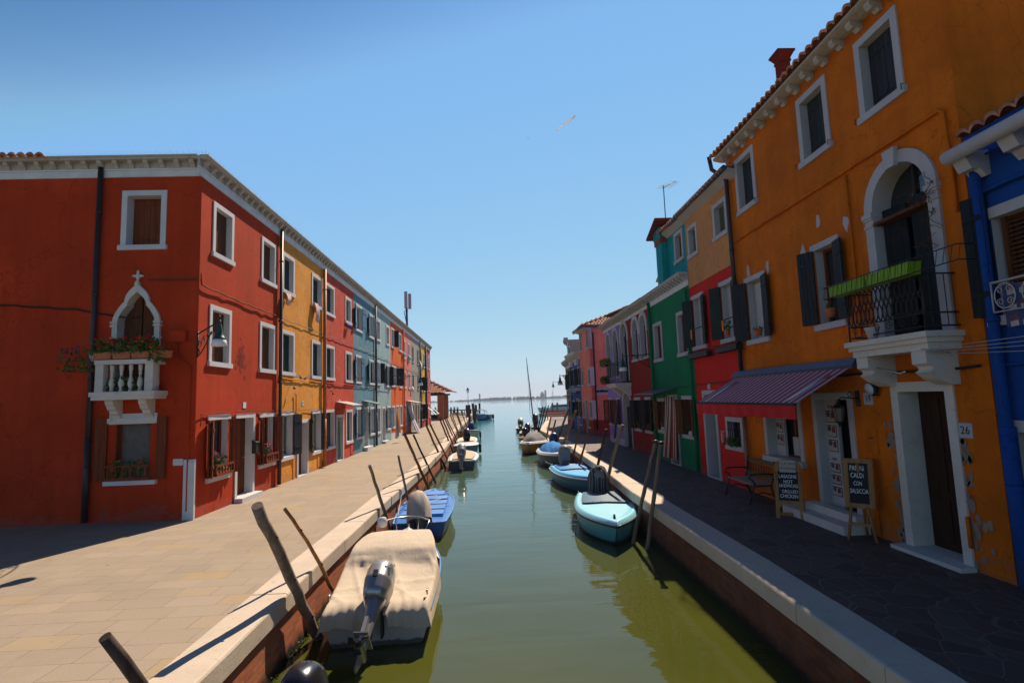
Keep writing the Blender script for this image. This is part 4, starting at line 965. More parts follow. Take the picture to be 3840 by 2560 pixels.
# shop window and door
r=(U('d',420,400)[0],U('d',785,770)[0],.90,2.2)
w=A_.window(None,None,r=(47.35,U('d',785,770)[0],.88,2.3),kind='open',ang=(None,None),sash='board_brown2',fw=.13,silld=.1,depth=.34)
mb=MB(); uu=47.5
mb.box(47.49,47.86,.18,.24,1.0,2.15); A_.b('menu_panel',mb,MT['white'],w)
def menu(H,parent,u0,u1,z0,z1,y,n,head):
    k=0; h=(z1-z0)/n
    if head: text_mesh('QUI',.075,'menu_heading',MT['text'],parent,H.F.M@T((u0+u1)/2,y-.004,z1+.06)@RX(R(90)))
    for i in range(n):
        zb=z0+i*h
        mb=MB(); mb.box(u0,u1,y-.006,y,zb+.03,zb+h-.02); mb.m=1; mb.box(u0+.015,u1-.015,y-.009,y-.006,zb+.045,zb+h-.035)
        mb.m=2; mb.lathe([(.0,0),(h*.22,0)],10,(0,0,0)) if False else None
        cx=u0+(u1-u0)*.3; cz=zb+h*.68; P=[(cx+h*.22*math.cos(a/12*6.283),cz+h*.2*math.sin(a/12*6.283)) for a in range(12)]; mb.m=2; mb.prism(P,y-.012,y-.0095)
        mb.m=3; mb.prism([(u0+(u1-u0)*.55,zb+h*.42),(u1-.03,zb+h*.42),(u1-.04,zb+h*.85),(u0+(u1-u0)*.6,zb+h*.8)],y-.012,y-.0095)
        mb.m=4; mb.prism([(u0+.03,zb+.07),(u1-.08,zb+.09),(u1-.06,zb+h*.36),(u0+.08,zb+h*.33)],y-.013,y-.0095)
        mb.build('menu_picture',[MT['text'],MT['white'],MT['food1'],MT['food2'],MT['food3']],parent,H.F.M)
MT['food1']=flat('food_dark',(.09,.07,.06),.6,.4,30); MT['food2']=flat('food_red',(.18,.02,.02),.6,.5,30); MT['food3']=flat('food_bread',(.40,.20,.08),.6,.4,30)
menu(A_,w,47.53,47.82,1.22,2.05,.18,3,False)
# counter glass with reflection, price cards
mb=MB(); mb.box(48.05,48.28,.26,.265,1.05,1.45); mb.build('price_card',[MT['white']],w,RF.M)
text_mesh('€5',.09,'price_text',MT['text'],w,RF.M@T(48.165,.258,1.3)@RX(R(90))) if False else None
d=A_.door(None,None,r=(U('d',820,230)[0],U('d',1097,218)[0],0,2.41),fw=.13,leaf='board_dark',step=.16,depth=.5,panels=False)
u0=U('d',820,230)[0]
mb=MB(); mb.box(u0+.13,u0+.50,.14,.20,.2,2.27); A_.b('menu_panel',mb,MT['white'],d)
menu(A_,d,u0+.17,u0+.46,1.25,2.08,.14,3,True); menu(A_,d,u0+.17,u0+.46,.42,1.08,.14,3,True)
mb=MB(); mb.box(48.8,50.75,-.50,-.03,0,.15); mb.box(49.2,50.7,-.24,-.03,.15,.29); tag(mb.build('doorstep',MT['istria'],None,RF.M),'two worn white stone steps up to the shop door numbered 19','doorstep')
# old door 26
ua,ub_=U('d',1367,155)[0],U('d',1800,140)[0]
A_.door(None,None,r=(ua,ub_,0,2.55),fw=.15,frame='istria',leaf='old_door',step=.06,depth=.34)
rnd=random.Random(21); mb=MB()
for i in range(90):   # flaked render round the frame
    sdx=rnd.choice((-1,1)); x=(ua if sdx<0 else ub_)+sdx*abs(rnd.gauss(0,.10)); z=rnd.uniform(.05,1.9)**1.05; s_=rnd.uniform(.02,.075)
    P=[(x+s_*math.cos(a)*rnd.uniform(.5,1),z+s_*1.4*math.sin(a)*rnd.uniform(.6,1)) for a in np.linspace(0,5.6,7)]
    mb.add([(px_,-.006-.002*(i%5),pz) for px_,pz in P],[tuple(range(7))])
A_.b('bare_plaster',mb,plaster('bare_render_grey',(.30,.23,.17),.3,(.14,.10,.08),.6))
for (c,x,y) in (('c',825,60),('c',1035,65),('c',308,435),('c',450,390),('c',716,280)):
    u,z=U(c,x,y); mb=MB(); s_=.085; P=[(u+s_*rnd.uniform(.4,1.2)*math.cos(a),z+s_*rnd.uniform(.9,2.4)*math.sin(a)) for a in np.linspace(0,5.5,8)]; mb.prism(P,-.004,-.001); A_.b('plaster_patch',mb,MT['white'])
numtile(A_,'d',1213,267,'19','square white tile reading 19 beside the shop door',.2)
numtile(A_,'d',1887,486,'26','white tile reading 26 to the right of the flaking old door',.2)
u,z=U('d',1240,200,.08); t=thing('floodlight','round grey floodlight on the amber wall above the number 19 tile','light',RF.M@T(u,-.1,z))
mb=MB(); M=RF.M@T(u,-.14,z)@RX(R(100)); mb.lathe([(.0,0),(.105,0),(.12,.02),(.12,.05),(.08,.10),(.05,.12),(.0,.12)],16); mb.build('lamp_head',MT['board_grey'],t,M@RX(R(180)))
mb=MB(); mb.lathe([(0,-.004),(.10,-.004),(.10,.002),(0,.002)],16); mb.build('lens',flat('frosted_lens',(.5,.52,.55),.3,.05),t,M@RX(R(180)))
mb=MB(); mb.tube([(u+.05,0,z-.1),(u+.05,-.12,z-.1),(u+.05,-.12,z)],.012,5); mb.build('bracket',MT['iron'],t,RF.M)
# wall lantern
u,z=U('d',1140,265); t=thing('wall_lantern','black wall lantern hanging beside the shop door','lantern',RF.M@T(u,-.2,z))
mb=MB(); mb.box(u-.05,u+.05,-.02,0,z-.14,z+.14); mb.tube([(u,-.02,z),(u,-.3,z+.03),(u-.02,-.36,z-.02)],.012,5); scroll(mb,-.14,z+.07,.06,u,axis='v'); mb.build('bracket',MT['iron'],t,RF.M)
lx,ly,lz=u-.02,-.36,z-.04
mb=MB(); mb.lathe([(.015,0),(.02,-.03),(.11,-.10),(.105,-.115)],6,(lx,ly,lz),False)
for k in range(6): a=k/6*6.283; mb.tube([(lx+.10*math.cos(a),ly+.10*math.sin(a),lz-.11),(lx+.06*math.cos(a),ly+.06*math.sin(a),lz-.34)],.006,4)
mb.lathe([(.062,-.34),(.05,-.36),(.02,-.39),(.012,-.43),(.0,-.44)],6,(lx,ly,lz),False); mb.build('cage',MT['iron'],t,RF.M)
mb=MB(); mb.lathe([(.092,-.115),(.055,-.34)],6,(lx,ly,lz),False); mb.build('glass',flat('lantern_glass',(.16,.13,.10),.15,.1),t,RF.M)
# pipes by door, meter door
u,z=U('d',1240,560); mb=MB(); mb.box(u-.14,u+.14,-.02,0,z-.2,z+.2); mb.m=1; mb.box(u-.06,u+.05,-.024,-.02,z+.04,z+.07); A_.b('meter_door',mb,[PR_['orange'],MT['iron']])
u,z=U('d',1250,690); mb=MB(); mb.tube([(u-.1,-.05,z),(u+.02,-.05,z),(u+.02,-.05,.05)],.03,8); A_.b('gas_pipe',mb,PR_['orange'])
u,z=U('d',1915,1080); mb=MB(); mb.tube([(u,-.04,z),(u,-.04,.3)],.025,8); A_.b('gas_pipe',mb,PR_['orange'])
u,_=U('d',370,600); A_.pipe(46.5,.05,2.3,flat('copper_pipe',(.28,.12,.09),.5),.045)
A_.finish()
# far side wall of amber (towards the camera) is part of the box; awning
t=thing('awning','retractable red and white striped awning with a plain red valance over the shop','awning',RF.M@T(48.3,0,2.85))
hz=2.84; a0,a1=46.35,50.93
mb=MB(); mb.prism([(-.22,hz-.02),(-.02,hz+.02),(-.0,hz+.14),(-.12,hz+.16),(-.24,hz+.04)],a0-.05,a1+.05,'x'); mb.build('housing',MT['zinc'],t,RF.M)
pL=RF.at('d',38,292,1.25); pR=RF.at('d',712,300,1.25); print('awning front',pL,pR)
fz=(pL[1]+pR[1])/2; fp=1.22
mb=MB(); n=44
for i in range(n):
    x0=a0+.05+(a1-a0-.1)*i/n; x1=a0+.05+(a1-a0-.1)*(i+1)/n; mb.m=i%2
    mb.add([(x0,-.2,hz),(x1,-.2,hz),(x1,-fp,fz),(x0,-fp,fz)],[(0,1,2,3)])
mb.build('canopy',[flat('awning_burgundy',(.34,.008,.03),.8,.05),flat('awning_white',(.40,.31,.34),.8,.05)],t,RF.M)
mb=MB(); rows=[]
for k in range(3): rows.append([(a0+.05+(a1-a0-.1)*j/60,-fp-.01-.012*math.sin(j*.9)*k,fz-.03-.12*k) for j in range(61)])
mb.grid(rows); mb.build('valance',flat('awning_red',(.48,.008,.012),.8,.06),t,RF.M)
mb=MB(); mb.box(a0+.04,a1-.04,-fp-.03,-fp+.02,fz-.035,fz+.01); mb.build('front_bar',MT['board_grey'],t,RF.M)
for x in (a0+.5,a1-.5): mb=MB(); mb.tube([(x,-.1,hz-.05),(x+.35,-.65,hz-.18),(x,-fp,fz-.02)],.018,6); mb.build('arm',MT['steel'],t,RF.M)
mb=MB(); mb.tube([(a1,-.12,hz+.08),(52.4,-.5,slz-.5),(52.55,-.55,slz-.48)],.012,6); tag(mb.build('awning_crank',MT['steel'],None,RF.M),'thin steel crank rod running from the awning to the balcony console','rod')
# --- cobalt house at the right edge
B_=House('house','cobalt blue house at the right edge of the picture, lower than its amber neighbour',RF,53.31,59.0,5.75,PR_['blue'],9,GR)
gz=U('b',1750,1190,.35)
mb=MB(); mb.m=0
g0=5.42
mb.tube([(RF.at('b',1762,1195,.36)[0],-.36,g0),(59,-.36,g0)],.09,10); 
for i in range(8):
    x=53.55+i*.62; mb.prism([(-.34,g0-.02),(0,g0+.02),(0,g0-.30),(-.06,g0-.32),(-.14,g0-.22),(-.24,g0-.22),(-.3,g0-.1)],x-.1,x+.1,'x')
B_.b('gutter',mb,MT['white'])
mb=MB(); tiled(mb,(53.3,1.6,5.78+.45),(1,0,0),Vector((0,-1,-.28)).normalized(),5.6,1.7); B_.b('roof',mb,MT['tile'])
B_.pipe(53.52,.05,5.3,PR_['blue'],.06); B_.pipe(53.52,.05,1.9,PR_['blue'],.075,name='downpipe_shoe')
zz=U('b',1940,1280)[1]; B_.cable([(53.4,zz-.3),(55,zz-.28)],PR_['blue'],.03,.01); B_.cable([(53.4,2.72),(55,2.72)],PR_['blue'],.022,.01); B_.cable([(53.4,zz+.15),(55,zz+.15)],PR_['blue'],.015,.0)
wl=U('b',2020,1555); B_.window(None,None,r=(wl[0]-.02,wl[0]+1.25,3.2,wl[1]+.0),kind='open',sh='board_dark',ang=(None,168),sash='board_brown2',fw=.14,lintel=True)
for k_,a_ in enumerate((176,166)):
    mb=leafboards(.25,1.55,2); B_.b('shutter',mb,MT['board_dark'],None,RF.M@T(wl[0]+.12,-.05-.05*k_,3.32)@RZ(R(-a_)))
mb=leafboards(.9,1.5,1,louvre=True); B_.b('blind',mb,MT['board_brown'],None,RF.M@T(wl[0]+.16,.1,3.3))
ru,rz=U('w',690,140,.3)
t=thing('balcony_grille','white scrolled iron window grille with a striped cloth on the cobalt house','grille',RF.M@T(ru+.6,-.25,3.4))
mb=MB(); z0=rz-.36
mb.tube([(ru,0,rz),(ru,-.28,rz),(ru+1.4,-.28,rz)],.014,5); mb.tube([(ru,-.28,z0),(ru+1.4,-.28,z0)],.009,5); mb.tube([(ru,-.28,rz),(ru,-.28,z0)],.01,5)
for i in range(4):
    c=ru+.16+i*.34
    P=[(c+.13*math.cos(q/16*6.283),-.28,rz-.18+.15*math.sin(q/16*6.283)) for q in range(17)]; mb.tube(P,.009,4,False)
    for sx in (-1,1):
        for sz in (-1,1): scroll(mb,c+sx*.06,rz-.18+sz*.07,.045,-.28,flip=sx,tr=.006)
mb.build('grille',MT['white'],t,RF.M)
mb=MB(); rows=[[(ru+.1+1.3*j/40,-.24+.02*math.sin(j*1.1),rz-.05-.5*k/8) for j in range(41)] for k in range(9)]; mb.grid(rows)
for q in range(len(mb.mi)): mb.mi[q]=(q//40)%3 if (q%40)%5 else 2
mb.build('cloth',[flat('cloth_plum',(.14,.06,.09),.9),flat('cloth_cream',(.42,.36,.33),.9),flat('cloth_blue',(.05,.07,.16),.9)],t,RF.M)
mb=MB()
for k,dz in enumerate((0,.06,.12,.2)): mb.tube([(53.0,-.5+.05*k,rz-.72-dz*.4),(55,-.55+.1*k,rz-.70-dz)],.004,4)
mb.tube([(52.5,0,rz-.78),(52.95,-.4,rz-.75)],.015,5); mb.tube([(52.95,-.6,rz-.72),(52.95,-.2,rz-.78)],.012,5)
tag(mb.build('washing_line',MT['white'],None,RF.M),'empty white washing lines stretched in front of the cobalt wall','washing line')
dw=U('w',818,1285); B_.door(None,None,r=(dw[0],dw[0]+1.2,0,dw[1]),fw=.14,leaf='board_brown')
B_.finish()
# --- scarlet house with tan top storey
C_=House('house','scarlet house with a tan plastered top floor between the amber and green houses',RF,43.22,46.40,8.1,PR_['red'],9,GR)
C_.window(('a',555,810),('a',692,1100),sh='board_olive'); C_.window(('a',850,550),('a',1045,855),sh='board_olive')
C_.window(('e',1700,515),('e',1890,1110),kind='open',sh='board_olive' if 0 else 'board_green',ang=(150,168),sash='white',lintel=True,curt='white')
C_.window(('c',90,520),('c',240,940),kind='open',sh='board_green',ang=(150,168),sash='white',lintel=True,curt='white')
C_.window(('f',1635,505),('f',1865,925),kind='open',ang=(None,None),sash='board_grey'); wl=C_.last
mb=MB()
for i in range(7): x=wl[0]+.15+i*(wl[1]-wl[0]-.3)/6; mb.tube([(x,-.02,wl[2]+.13),(x,-.02,wl[3]-.13)],.008,5)
for z in (.35,.62,.85): mb.tube([(wl[0]+.1,-.03,wl[2]+(wl[3]-wl[2])*z),(wl[1]-.1,-.03,wl[2]+(wl[3]-wl[2])*z)],.008,5)
C_.b('window_grate',mb,MT['board_grey'])
t=thing('sill_plant','bushy green plant on the sill of the barred scarlet house window','plant',RF.M@T((wl[0]+wl[1])/2,-.1,wl[2]+.12)); flowers(t,RF.M,[(wl[0]+.2,wl[1]-.3,-.12,-.04,wl[2]+.12,wl[2]+.34)],'leaf',0,160,seed=31,size=.04,name='foliage',lm='tealleaf') if 'tealleaf' in MT else flowers(t,RF.M,[(wl[0]+.2,wl[1]-.3,-.12,-.04,wl[2]+.12,wl[2]+.34)],'leaf',0,160,seed=31,size=.04,name='foliage')
ud=U('f',1425,1185)[0]; C_.door(None,None,r=(U('f',1362,190)[0],U('f',1362,190)[0]+1.0,0,2.55),leaf='board_dark',step=.05,depth=.35)
numtile(C_,'f',1440,150,'','narrow white number tile above the white framed doorway of the scarlet house',.18)
u,z=U('f',1605,700); mb=MB(); mb.box(u-.09,u+.09,-.03,0,z+.03,z+.06); mb.box(u-.04,u+.04,-.05,0,z-.25,z+.0); tag(mb.build('intercom',MT['white'],None,RF.M),'small white intercom beside the doorway of the scarlet house','intercom')
C_.holes+= []
C_.cable([(43.3,2.75),(46.3,2.78)],'wire',.012)
# planter racks under the scarlet house windows
for k,(c,x0,y0,x1,y1) in enumerate((('e',1665,1130,1905,1225),('c',62,950,238,1030))):
    ua_,za_=U(c,x0,y0,.2); ub2,zb2=U(c,x1,y1,.2); ub2=max(ub2,ua_+.9); zm=(za_+zb2)/2
    t=thing('planter_rack','dark wire planter rack with a box under the %s middle window of the scarlet house'%('farther','nearer')[k],'planter rack',RF.M@T((ua_+ub2)/2,-.15,zm))
    mb=MB()
    for z in (zm-.12,zm+.06): mb.tube([(ua_,0,z),(ua_,-.26,z),(ub2,-.26,z),(ub2,0,z)],.008,4)
    for i in range(10): x=ua_+(ub2-ua_)*i/9; mb.tube([(x,-.26,zm+.1),(x,-.28,zm+.0),(x,-.26,zm-.12),(x,-.05,zm-.12)],.006,4,False)
    mb.build('rack',MT['board_grey'],t,RF.M); mb=MB(); mb.box(ua_+.08,ub2-.08,-.22,-.06,zm-.11,zm+.03); mb.build('planter',MT['iron'],t,RF.M)
for k,(c,x,y) in enumerate((('e',1680,910),('c',100,800))):
    ua_,za_=U(c,x,y,.35); mb=MB(); mb.tube([(ua_,-.35,za_),(ua_+1.0,-.35,za_)],.015,5); 
    t=thing('drying_rod','rod with orange pegs across the %s open shutters of the scarlet house'%('farther','nearer')[k],'rod',RF.M@T(ua_,-.35,za_)); mb.build('rod',MT['board_grey'],t,RF.M)
    mb=MB(); rows=[[(ua_+.1+.05*j,-.36-.01*(j%2),za_-.28*i/3) for j in range(3)] for i in range(4)]; mb.grid(rows); mb.build('orange_cloth',flat('cloth_orange',(.75,.16,.01),.8),t,RF.M)
t=thing('potted_plant','small terracotta potted plant on the nearer middle sill of the scarlet house','plant',RF.M@T(*[U('c',190,905)[0],-.1,U('c',190,905)[1]]))
u,z=U('c',190,905); MB().lathe([(.05,0),(.075,.13),(.08,.15),(0,.15)],10,(u,-.12,z)).build('pot',MT['terracotta'],t,RF.M); flowers(t,RF.M,[(u-.05,u+.05,-.15,-.08,z+.15,z+.38)],'leaf',0,60,seed=32,size=.035,name='foliage')
for k,(c,x,y) in enumerate((('c',400,880),('c',945,735))):
    u,z=U(c,x,y); t=thing('potted_plant','terracotta pot on the sill of the %s middle window of the amber building'%('farther','nearer')[k],'plant',RF.M@T(u,-.1,z))
    MB().lathe([(.07,0),(.10,.13),(.11,.16),(0,.16)],12,(u,-.06,z-.08)).build('pot',MT['terracotta'],t,RF.M); flowers(t,RF.M,[(u-.05,u+.05,-.1,-.02,z+.06,z+.16)],'leaf',0,20,seed=33+k,size=.03,name='foliage')
C_.band=5.80
mb=MB(); mb.box(43.20,46.4,-.03,-.001,5.80,8.1)
C_.finish()
# tan storey: thin plaster skin 12 mm proud with its own openings
us=sorted(set([43.22,46.40]+[v for q in C_.holes for v in q[:2] if q[2]>5.8])); zs=sorted(set([5.8,8.1]+[v for q in C_.holes for v in q[2:] if v>5.8]))
mb=MB()
for a,b in zip(us[:-1],us[1:]):
    for c,d in zip(zs[:-1],zs[1:]):
        if any(q[0]<(a+b)/2<q[1] and q[2]<(c+d)/2<q[3] for q in C_.holes): continue
        mb.add([(a,-.012,c),(b,-.012,c),(b,-.012,d),(a,-.012,d)],[(0,1,2,3)])
mb.add([(43.22,-.03,5.79),(46.4,-.03,5.79),(46.4,-.012,5.83),(43.22,-.012,5.83),(43.22,0,5.79),(46.4,0,5.79)],[(0,1,2,3),(0,4,5,1)])
C_.b('upper_wall',mb,PR_['tan'])
def eaves(H,u0,u1,z,proj=.38,g0=None):
    mb=MB(); mb.prism([(-proj+.04,z+.0),(0,z-.13),(0,z+.05),(-proj+.04,z+.08)],u0,u1,'x'); H.b('soffit',mb,MT['white'])
    mb=MB(); mb.tube([(g0 or u0-.05,-proj,z+.08),(u1,-proj,z+.08)],.075,10); H.b('gutter',mb,MT['zinc'])
    mb=MB(); tiled(mb,(u0,2.0,z+.13+.34*2.0),(1,0,0),Vector((0,-1,-.34)).normalized(),u1-u0,2.45); H.b('roof',mb,MT['tile'])
eaves(C_,43.22,46.95,8.10,.30)  # eave deepened, with added length past the house end, to block sun on the kerb
# --- green house with a set back turquoise storey
D_=House('house','emerald green house with a striped door curtain and a turquoise attic storey',RF,38.75,43.20,6.2,PR_['green'],9,GR)
D_.window(('e',1252,835),('e',1380,1262),sh='board_brown'); D_.window(('e',1525,705),('e',1690,1190),sh='board_brown')
D_.window(('f',835,290),('f',945,710),kind='open',sh='board_brown',ang=(165,165),sash='board_brown',lintel=True,jm='board_brown'); l1=D_.last
D_.window(('f',1118,262),('f',1285,780),kind='open',sh='board_brown',ang=(165,165),sash='board_brown',lintel=True,jm='board_brown'); l2=D_.last
u0=U('f',1005,1060)[0]; D_.door(None,None,r=(u0,u0+1.0,0,2.45),leaf='board_dark',step=.05); du=u0
D_.cornice(5.93,6.36,proj=.30,step=.30,band=.17,mat='white')
tq=House.__new__(House); tq.F=RF; tq.root=D_.root; tq.holes=[]; tq.arches=[]; tq.u0,tq.u1,tq.h,tq.z0,tq.depth=41.45,43.20,8.05,6.3,5; tq.wall=PR_['turq']
tq.window(('a',398,880),('a',522,1165),sh='board_brown')
tq.finish()
eaves(tq,41.45,43.2,8.10,.26,RF.at('a',375,712,.26)[0]-.3)
k0=RF.at('a',196,1200,.22)[0]; k1=RF.at('a',262,1200,.22)[0]; kz=RF.at('a',190,985,.22)[1]
mb=MB(); mb.box(k0,k1,-.22,.9,6.4,kz-.12); mb.m=1; mb.box(k0-.04,k1+.03,-.26,.94,kz-.12,kz+.06); mb.m=0; mb.box(k0-.05,k1+.1,-.27,.95,kz+.06,kz+.42); mb.box(k1,41.46,.0,.9,6.4,kz)
mb.m=2; mb.prism([(k0-.35,kz+.22),(k1+.15,kz+.66),(k1+.15,kz+.74),(k0-.38,kz+.30)],-.45,1.15)
D_.b('chimney',mb,[PR_['turq'],plaster('chimney_band',(.30,.07,.05),.1),flat('old_dark_tile',(.13,.035,.03),.85,.4,9,.1,.4)])
def antenna(M,h,label,boom=.9,els=7,ang=0,parent=None):
    t=thing('tv_antenna',label,'antenna',M)
    mb=MB(); mb.tube([(0,0,0),(0,0,h)],.018,5); mb.build('mast',MT['zinc'],t)
    mb=MB(); c,s_=math.cos(ang),math.sin(ang); z=h-.08; tl=-.12
    mb.tube([(-.1*c,-.1*s_,z),(boom*c,boom*s_,z+tl)],.012,4)
    for i in range(els):
        k=i/(els-1); x=-.05+k*boom; e=.30-.12*k; mb.tube([(x*c-e*s_,x*s_+e*c,z+tl*k),(x*c+e*s_,x*s_-e*c,z+tl*k)],.005,4,False)
    mb.build('boom',MT['zinc'],t); return t
antenna(RF.M@T(k1,-.0,kz+.5),1.5,'bare television antenna on the turquoise chimney against the sky',.85,8,ang=R(10))
mb=MB(); tiled(mb,(38.75,3.0,6.45+.33*2.9),(1,0,0),Vector((0,-1,-.33)).normalized(),2.7,3.2); D_.b('roof',mb,MT['tile'])
D_.pipe(38.98,.05,6.1,PR_['green'],.06); D_.pipe(43.1,.05,5.8,PR_['green'],.045); D_.cable([(39,2.62),(43,2.75)],PR_['green'],.014,.03)
D_.finish()
canopy('door_canopy',D_,U('f',790,280)[0]+.15,U('f',1090,260)[0]-.2,2.66,.85,'dark sheet canopy on wrought iron scrolls over the emerald house doorway',flat('dark_sheet',(.09,.11,.12),.4,.1))
cr=flat('curtain_rust',(.30,.045,.02),.9,.1); cw=flat('curtain_cream',(.50,.46,.40),.9,.1)
door_curtain(D_,du-.05,du+.95,2.38,.25,[cr,cr],'rust red door curtain with cream stripes knotted at the emerald house',p1=.28,seed=3)
mb=MB()
for j in (0,7,12,16,22,28):
    P=[]
    for i in range(13):
        t_=i/12; x=du-.05+1.0*j/28; P.append((x-.1*t_*math.sin(j),-.05-.25*(t_**1.2)*(.35+.65*math.sin(math.pi*min(1,.25+j/28*.8)))-.03*math.sin(j*1.35)*(.4+t_)-.015,2.38-2.13*t_))
    mb.tube(P,.022,4,False)
o=mb.build('curtain_border',cw,None,RF.M); cur=[q for q in bpy.data.objects if q.name.startswith('door_curtain') and 'rust' in q.get('label','')][0]
o.parent=cur; o.matrix_basis=Matrix()
for k,l in enumerate((l1,l2)):
    t=thing('sill_ornament','pale round pot with small flowers on the %s ground floor sill of the emerald house'%('farther','nearer')[k],'pot',RF.M@T(l[1]-.25,-.05,l[2]+.1))
    MB().lathe([(.05,0),(.09,.06),(.08,.14),(.05,.17),(0,.17)],10,(l[1]-.25,-.04,l[2]+.1)).build('pot',MT['istria'],t,RF.M); flowers(t,RF.M,[(l[1]-.3,l[1]-.2,-.07,0,l[2]+.27,l[2]+.38)],'pinkflower',4,30,seed=40+k,size=.03)
# --- maroon house
E_=House('house','dark maroon house with round arched white stone windows',RF,33.5,38.73,6.2,PR_['maroon'],9,GR)
h=lambda x,y: U('h',x,y)
a0,a1=h(492,880)[0],h(612,850)[0]; E_.archwindow(a0,a1,3.15,h(545,575)[1],fw=.2,kind='glass',sill=False,impost=False,name='balcony_door'); ba0,ba1=a0,a1
b0,b1=h(664,800)[0],h(880,730)[0]; bm=(b0+b1)/2; zt_=h(805,455)[1]
zs_=h(720,1200)[1]
E_.archwindow(b0,bm+.08,zs_,zt_,fw=.2,kind='shut',sh='board_dark',impost=False); E_.archwindow(bm+.085,b1+.16,zs_,zt_,fw=.2,kind='glass',impost=False)
E_.cornice(5.95,6.38,proj=.30,step=.30,band=.12,mat='corn')
mb=MB(); tiled(mb,(33.5,2.5,6.42+.33*2.4),(1,0,0),Vector((0,-1,-.33)).normalized(),5.2,2.7); E_.b('roof',mb,MT['tile'])
mb=MB(); x0,x1=ba0-.25,ba1+.1; z0=U('h',500,1490,.6)[1]; z0=3.05
bal=E_.b('balcony',MB().box(x0,x1,-.75,0,z0-.12,z0).box(x0+.06,x1-.06,-.68,0,z0-.2,z0-.12),MT['istria'])
for x in (x0+.1,x1-.3): E_.b('console',MB().prism([(-.6,z0-.2),(0,z0-.2),(0,z0-.6),(-.1,z0-.6),(-.3,z0-.42)],x,x+.2,'x'),MT['istria'],bal)
mb=MB()
for z in (z0+.05,z0+.95): mb.tube([(x0+.05,0,z),(x0+.05,-.7,z),(x1-.05,-.7,z),(x1-.05,0,z)],.012,5)
for i in range(14): x=x0+.08+i*(x1-x0-.16)/13; mb.tube([(x,-.7,z0+.05),(x+.02*(1 if i%2 else -1),-.72,z0+.5),(x,-.7,z0+.95)],.008,4,False)
for i in range(5):
    for x in (x0+.05,x1-.05): mb.tube([(x,-.15-i*.12,z0+.05),(x,-.15-i*.12,z0+.95)],.008,4,False)
E_.b('railing',mb,MT['iron'],bal)
MT['olive_leaf']=flat('leaf_olive',(.10,.12,.02),.7,.5,40,.2)
for k,(zz,xx) in enumerate(((z0+.95,x0-.3),(z0+.1,x0-.25))):
    t=thing('balcony_plants',['dense green plants in boxes along the top rail of the maroon house balcony','low green plants at the foot of the maroon house balcony rail'][k],'plant',RF.M@T(xx,-.75,zz)); flowers(t,RF.M,[(xx,xx+.9 if k else xx+1.5,-.95,-.75,zz-.05,zz+.28)],'leaf',0,420,seed=50+k,size=.04,name='foliage',lm='olive_leaf')
    MB().box(xx+.1,xx+1.0,-.92,-.76,zz-.1,zz+.06).build('planter',MT['iron'],t,RF.M)
ad0=U('f',440,600)[0]; ad1=U('f',545,600)[0]
E_.archwindow(ad0,ad1,0,U('f',480,180)[1],fw=.15,kind='shutlow',sh='board_grey',sill=False,impost=False,name='door',depth=.3)
for q in ((('f',560,280),('f',655,685)),(('f',685,275),('f',787,712))):
    E_.window(*q,kind='open',sh='board_dark',ang=(165,168),sash='board_dark',lintel=True,jm='board_dark'); l=E_.last
    t=thing('window_flowers','small orange and red flowers on the %s ground floor sill of the maroon house'%('farther' if q[0][1]==560 else 'nearer'),'plant',RF.M@T((l[0]+l[1])/2,-.05,l[2]+.1)); flowers(t,RF.M,[(l[0]+.2,l[1]-.2,-.08,0,l[2]+.12,l[2]+.35)],'geranium',5,60,seed=int(q[0][1]),size=.04)
E_.finish()
u,z=U('e',1060,470,-1.5); mb=MB(); chimney(E_,35.7,2.1,6.6,7.75,.45,PR_['rose'])
E_.b('chimney_roof',MB().prism([(35.1,7.8),(35.75,8.12),(36.4,7.8),(36.4,7.74),(35.1,7.74)],1.5,2.7),MT['tile'])
antenna(RF.M@T(36.5,1.9,7.2),1.9,'television antenna standing above the maroon house roof',.75,5,ang=R(-5))
# --- lavender house
F_=House('house','lavender house at the corner of the side alley, right bank',RF,30.15,33.48,6.2,PR_['lav'],9,GR)
c0,c1=h(288,980)[0],h(360,960)[0]; F_.archwindow(c0,c1,3.35,h(318,750)[1],fw=.17,kind='shutlow',sh='board_dark',impost=False)
c0,c1=h(380,940)[0],h(472,910)[0]; F_.archwindow(c0,c1,3.35,h(425,685)[1],fw=.17,kind='shutlow',sh='board_dark',impost=False)
F_.window(('f',262,283),('f',325,612),kind='open',sh='board_brown',ang=(140,165),lintel=True,louvre=True,jm='board_brown',sash='board_brown'); F_.window(('f',348,283),('f',412,632),kind='open',sh='board_brown',ang=(140,165),lintel=True,louvre=True,jm='board_brown',sash='board_brown')
F_.cornice(5.98,6.38,proj=.30,step=.32,band=.12,mat='corn',u0=29.85)
mb=MB(); tiled(mb,(30.0,2.5,6.42+.33*2.4),(1,0,0),Vector((0,-1,-.33)).normalized(),3.5,2.7); F_.b('roof',mb,MT['tile'])
F_.finish(base=.35,mats=[PR_['lav'],MT['white']])
mb=MB(); rows=[[(33.35-.1*math.sin(j)+.0,-.12-.12*j/6-.3*i/10,2.3-1.9*i/10) for j in range(7)] for i in range(11)]; mb.grid(rows); tag(mb.build('door_curtain',flat('curtain_grey',(.13,.12,.11),.9),None,RF.M),'long grey curtain hanging beside the arched doorway of the maroon house','curtain')
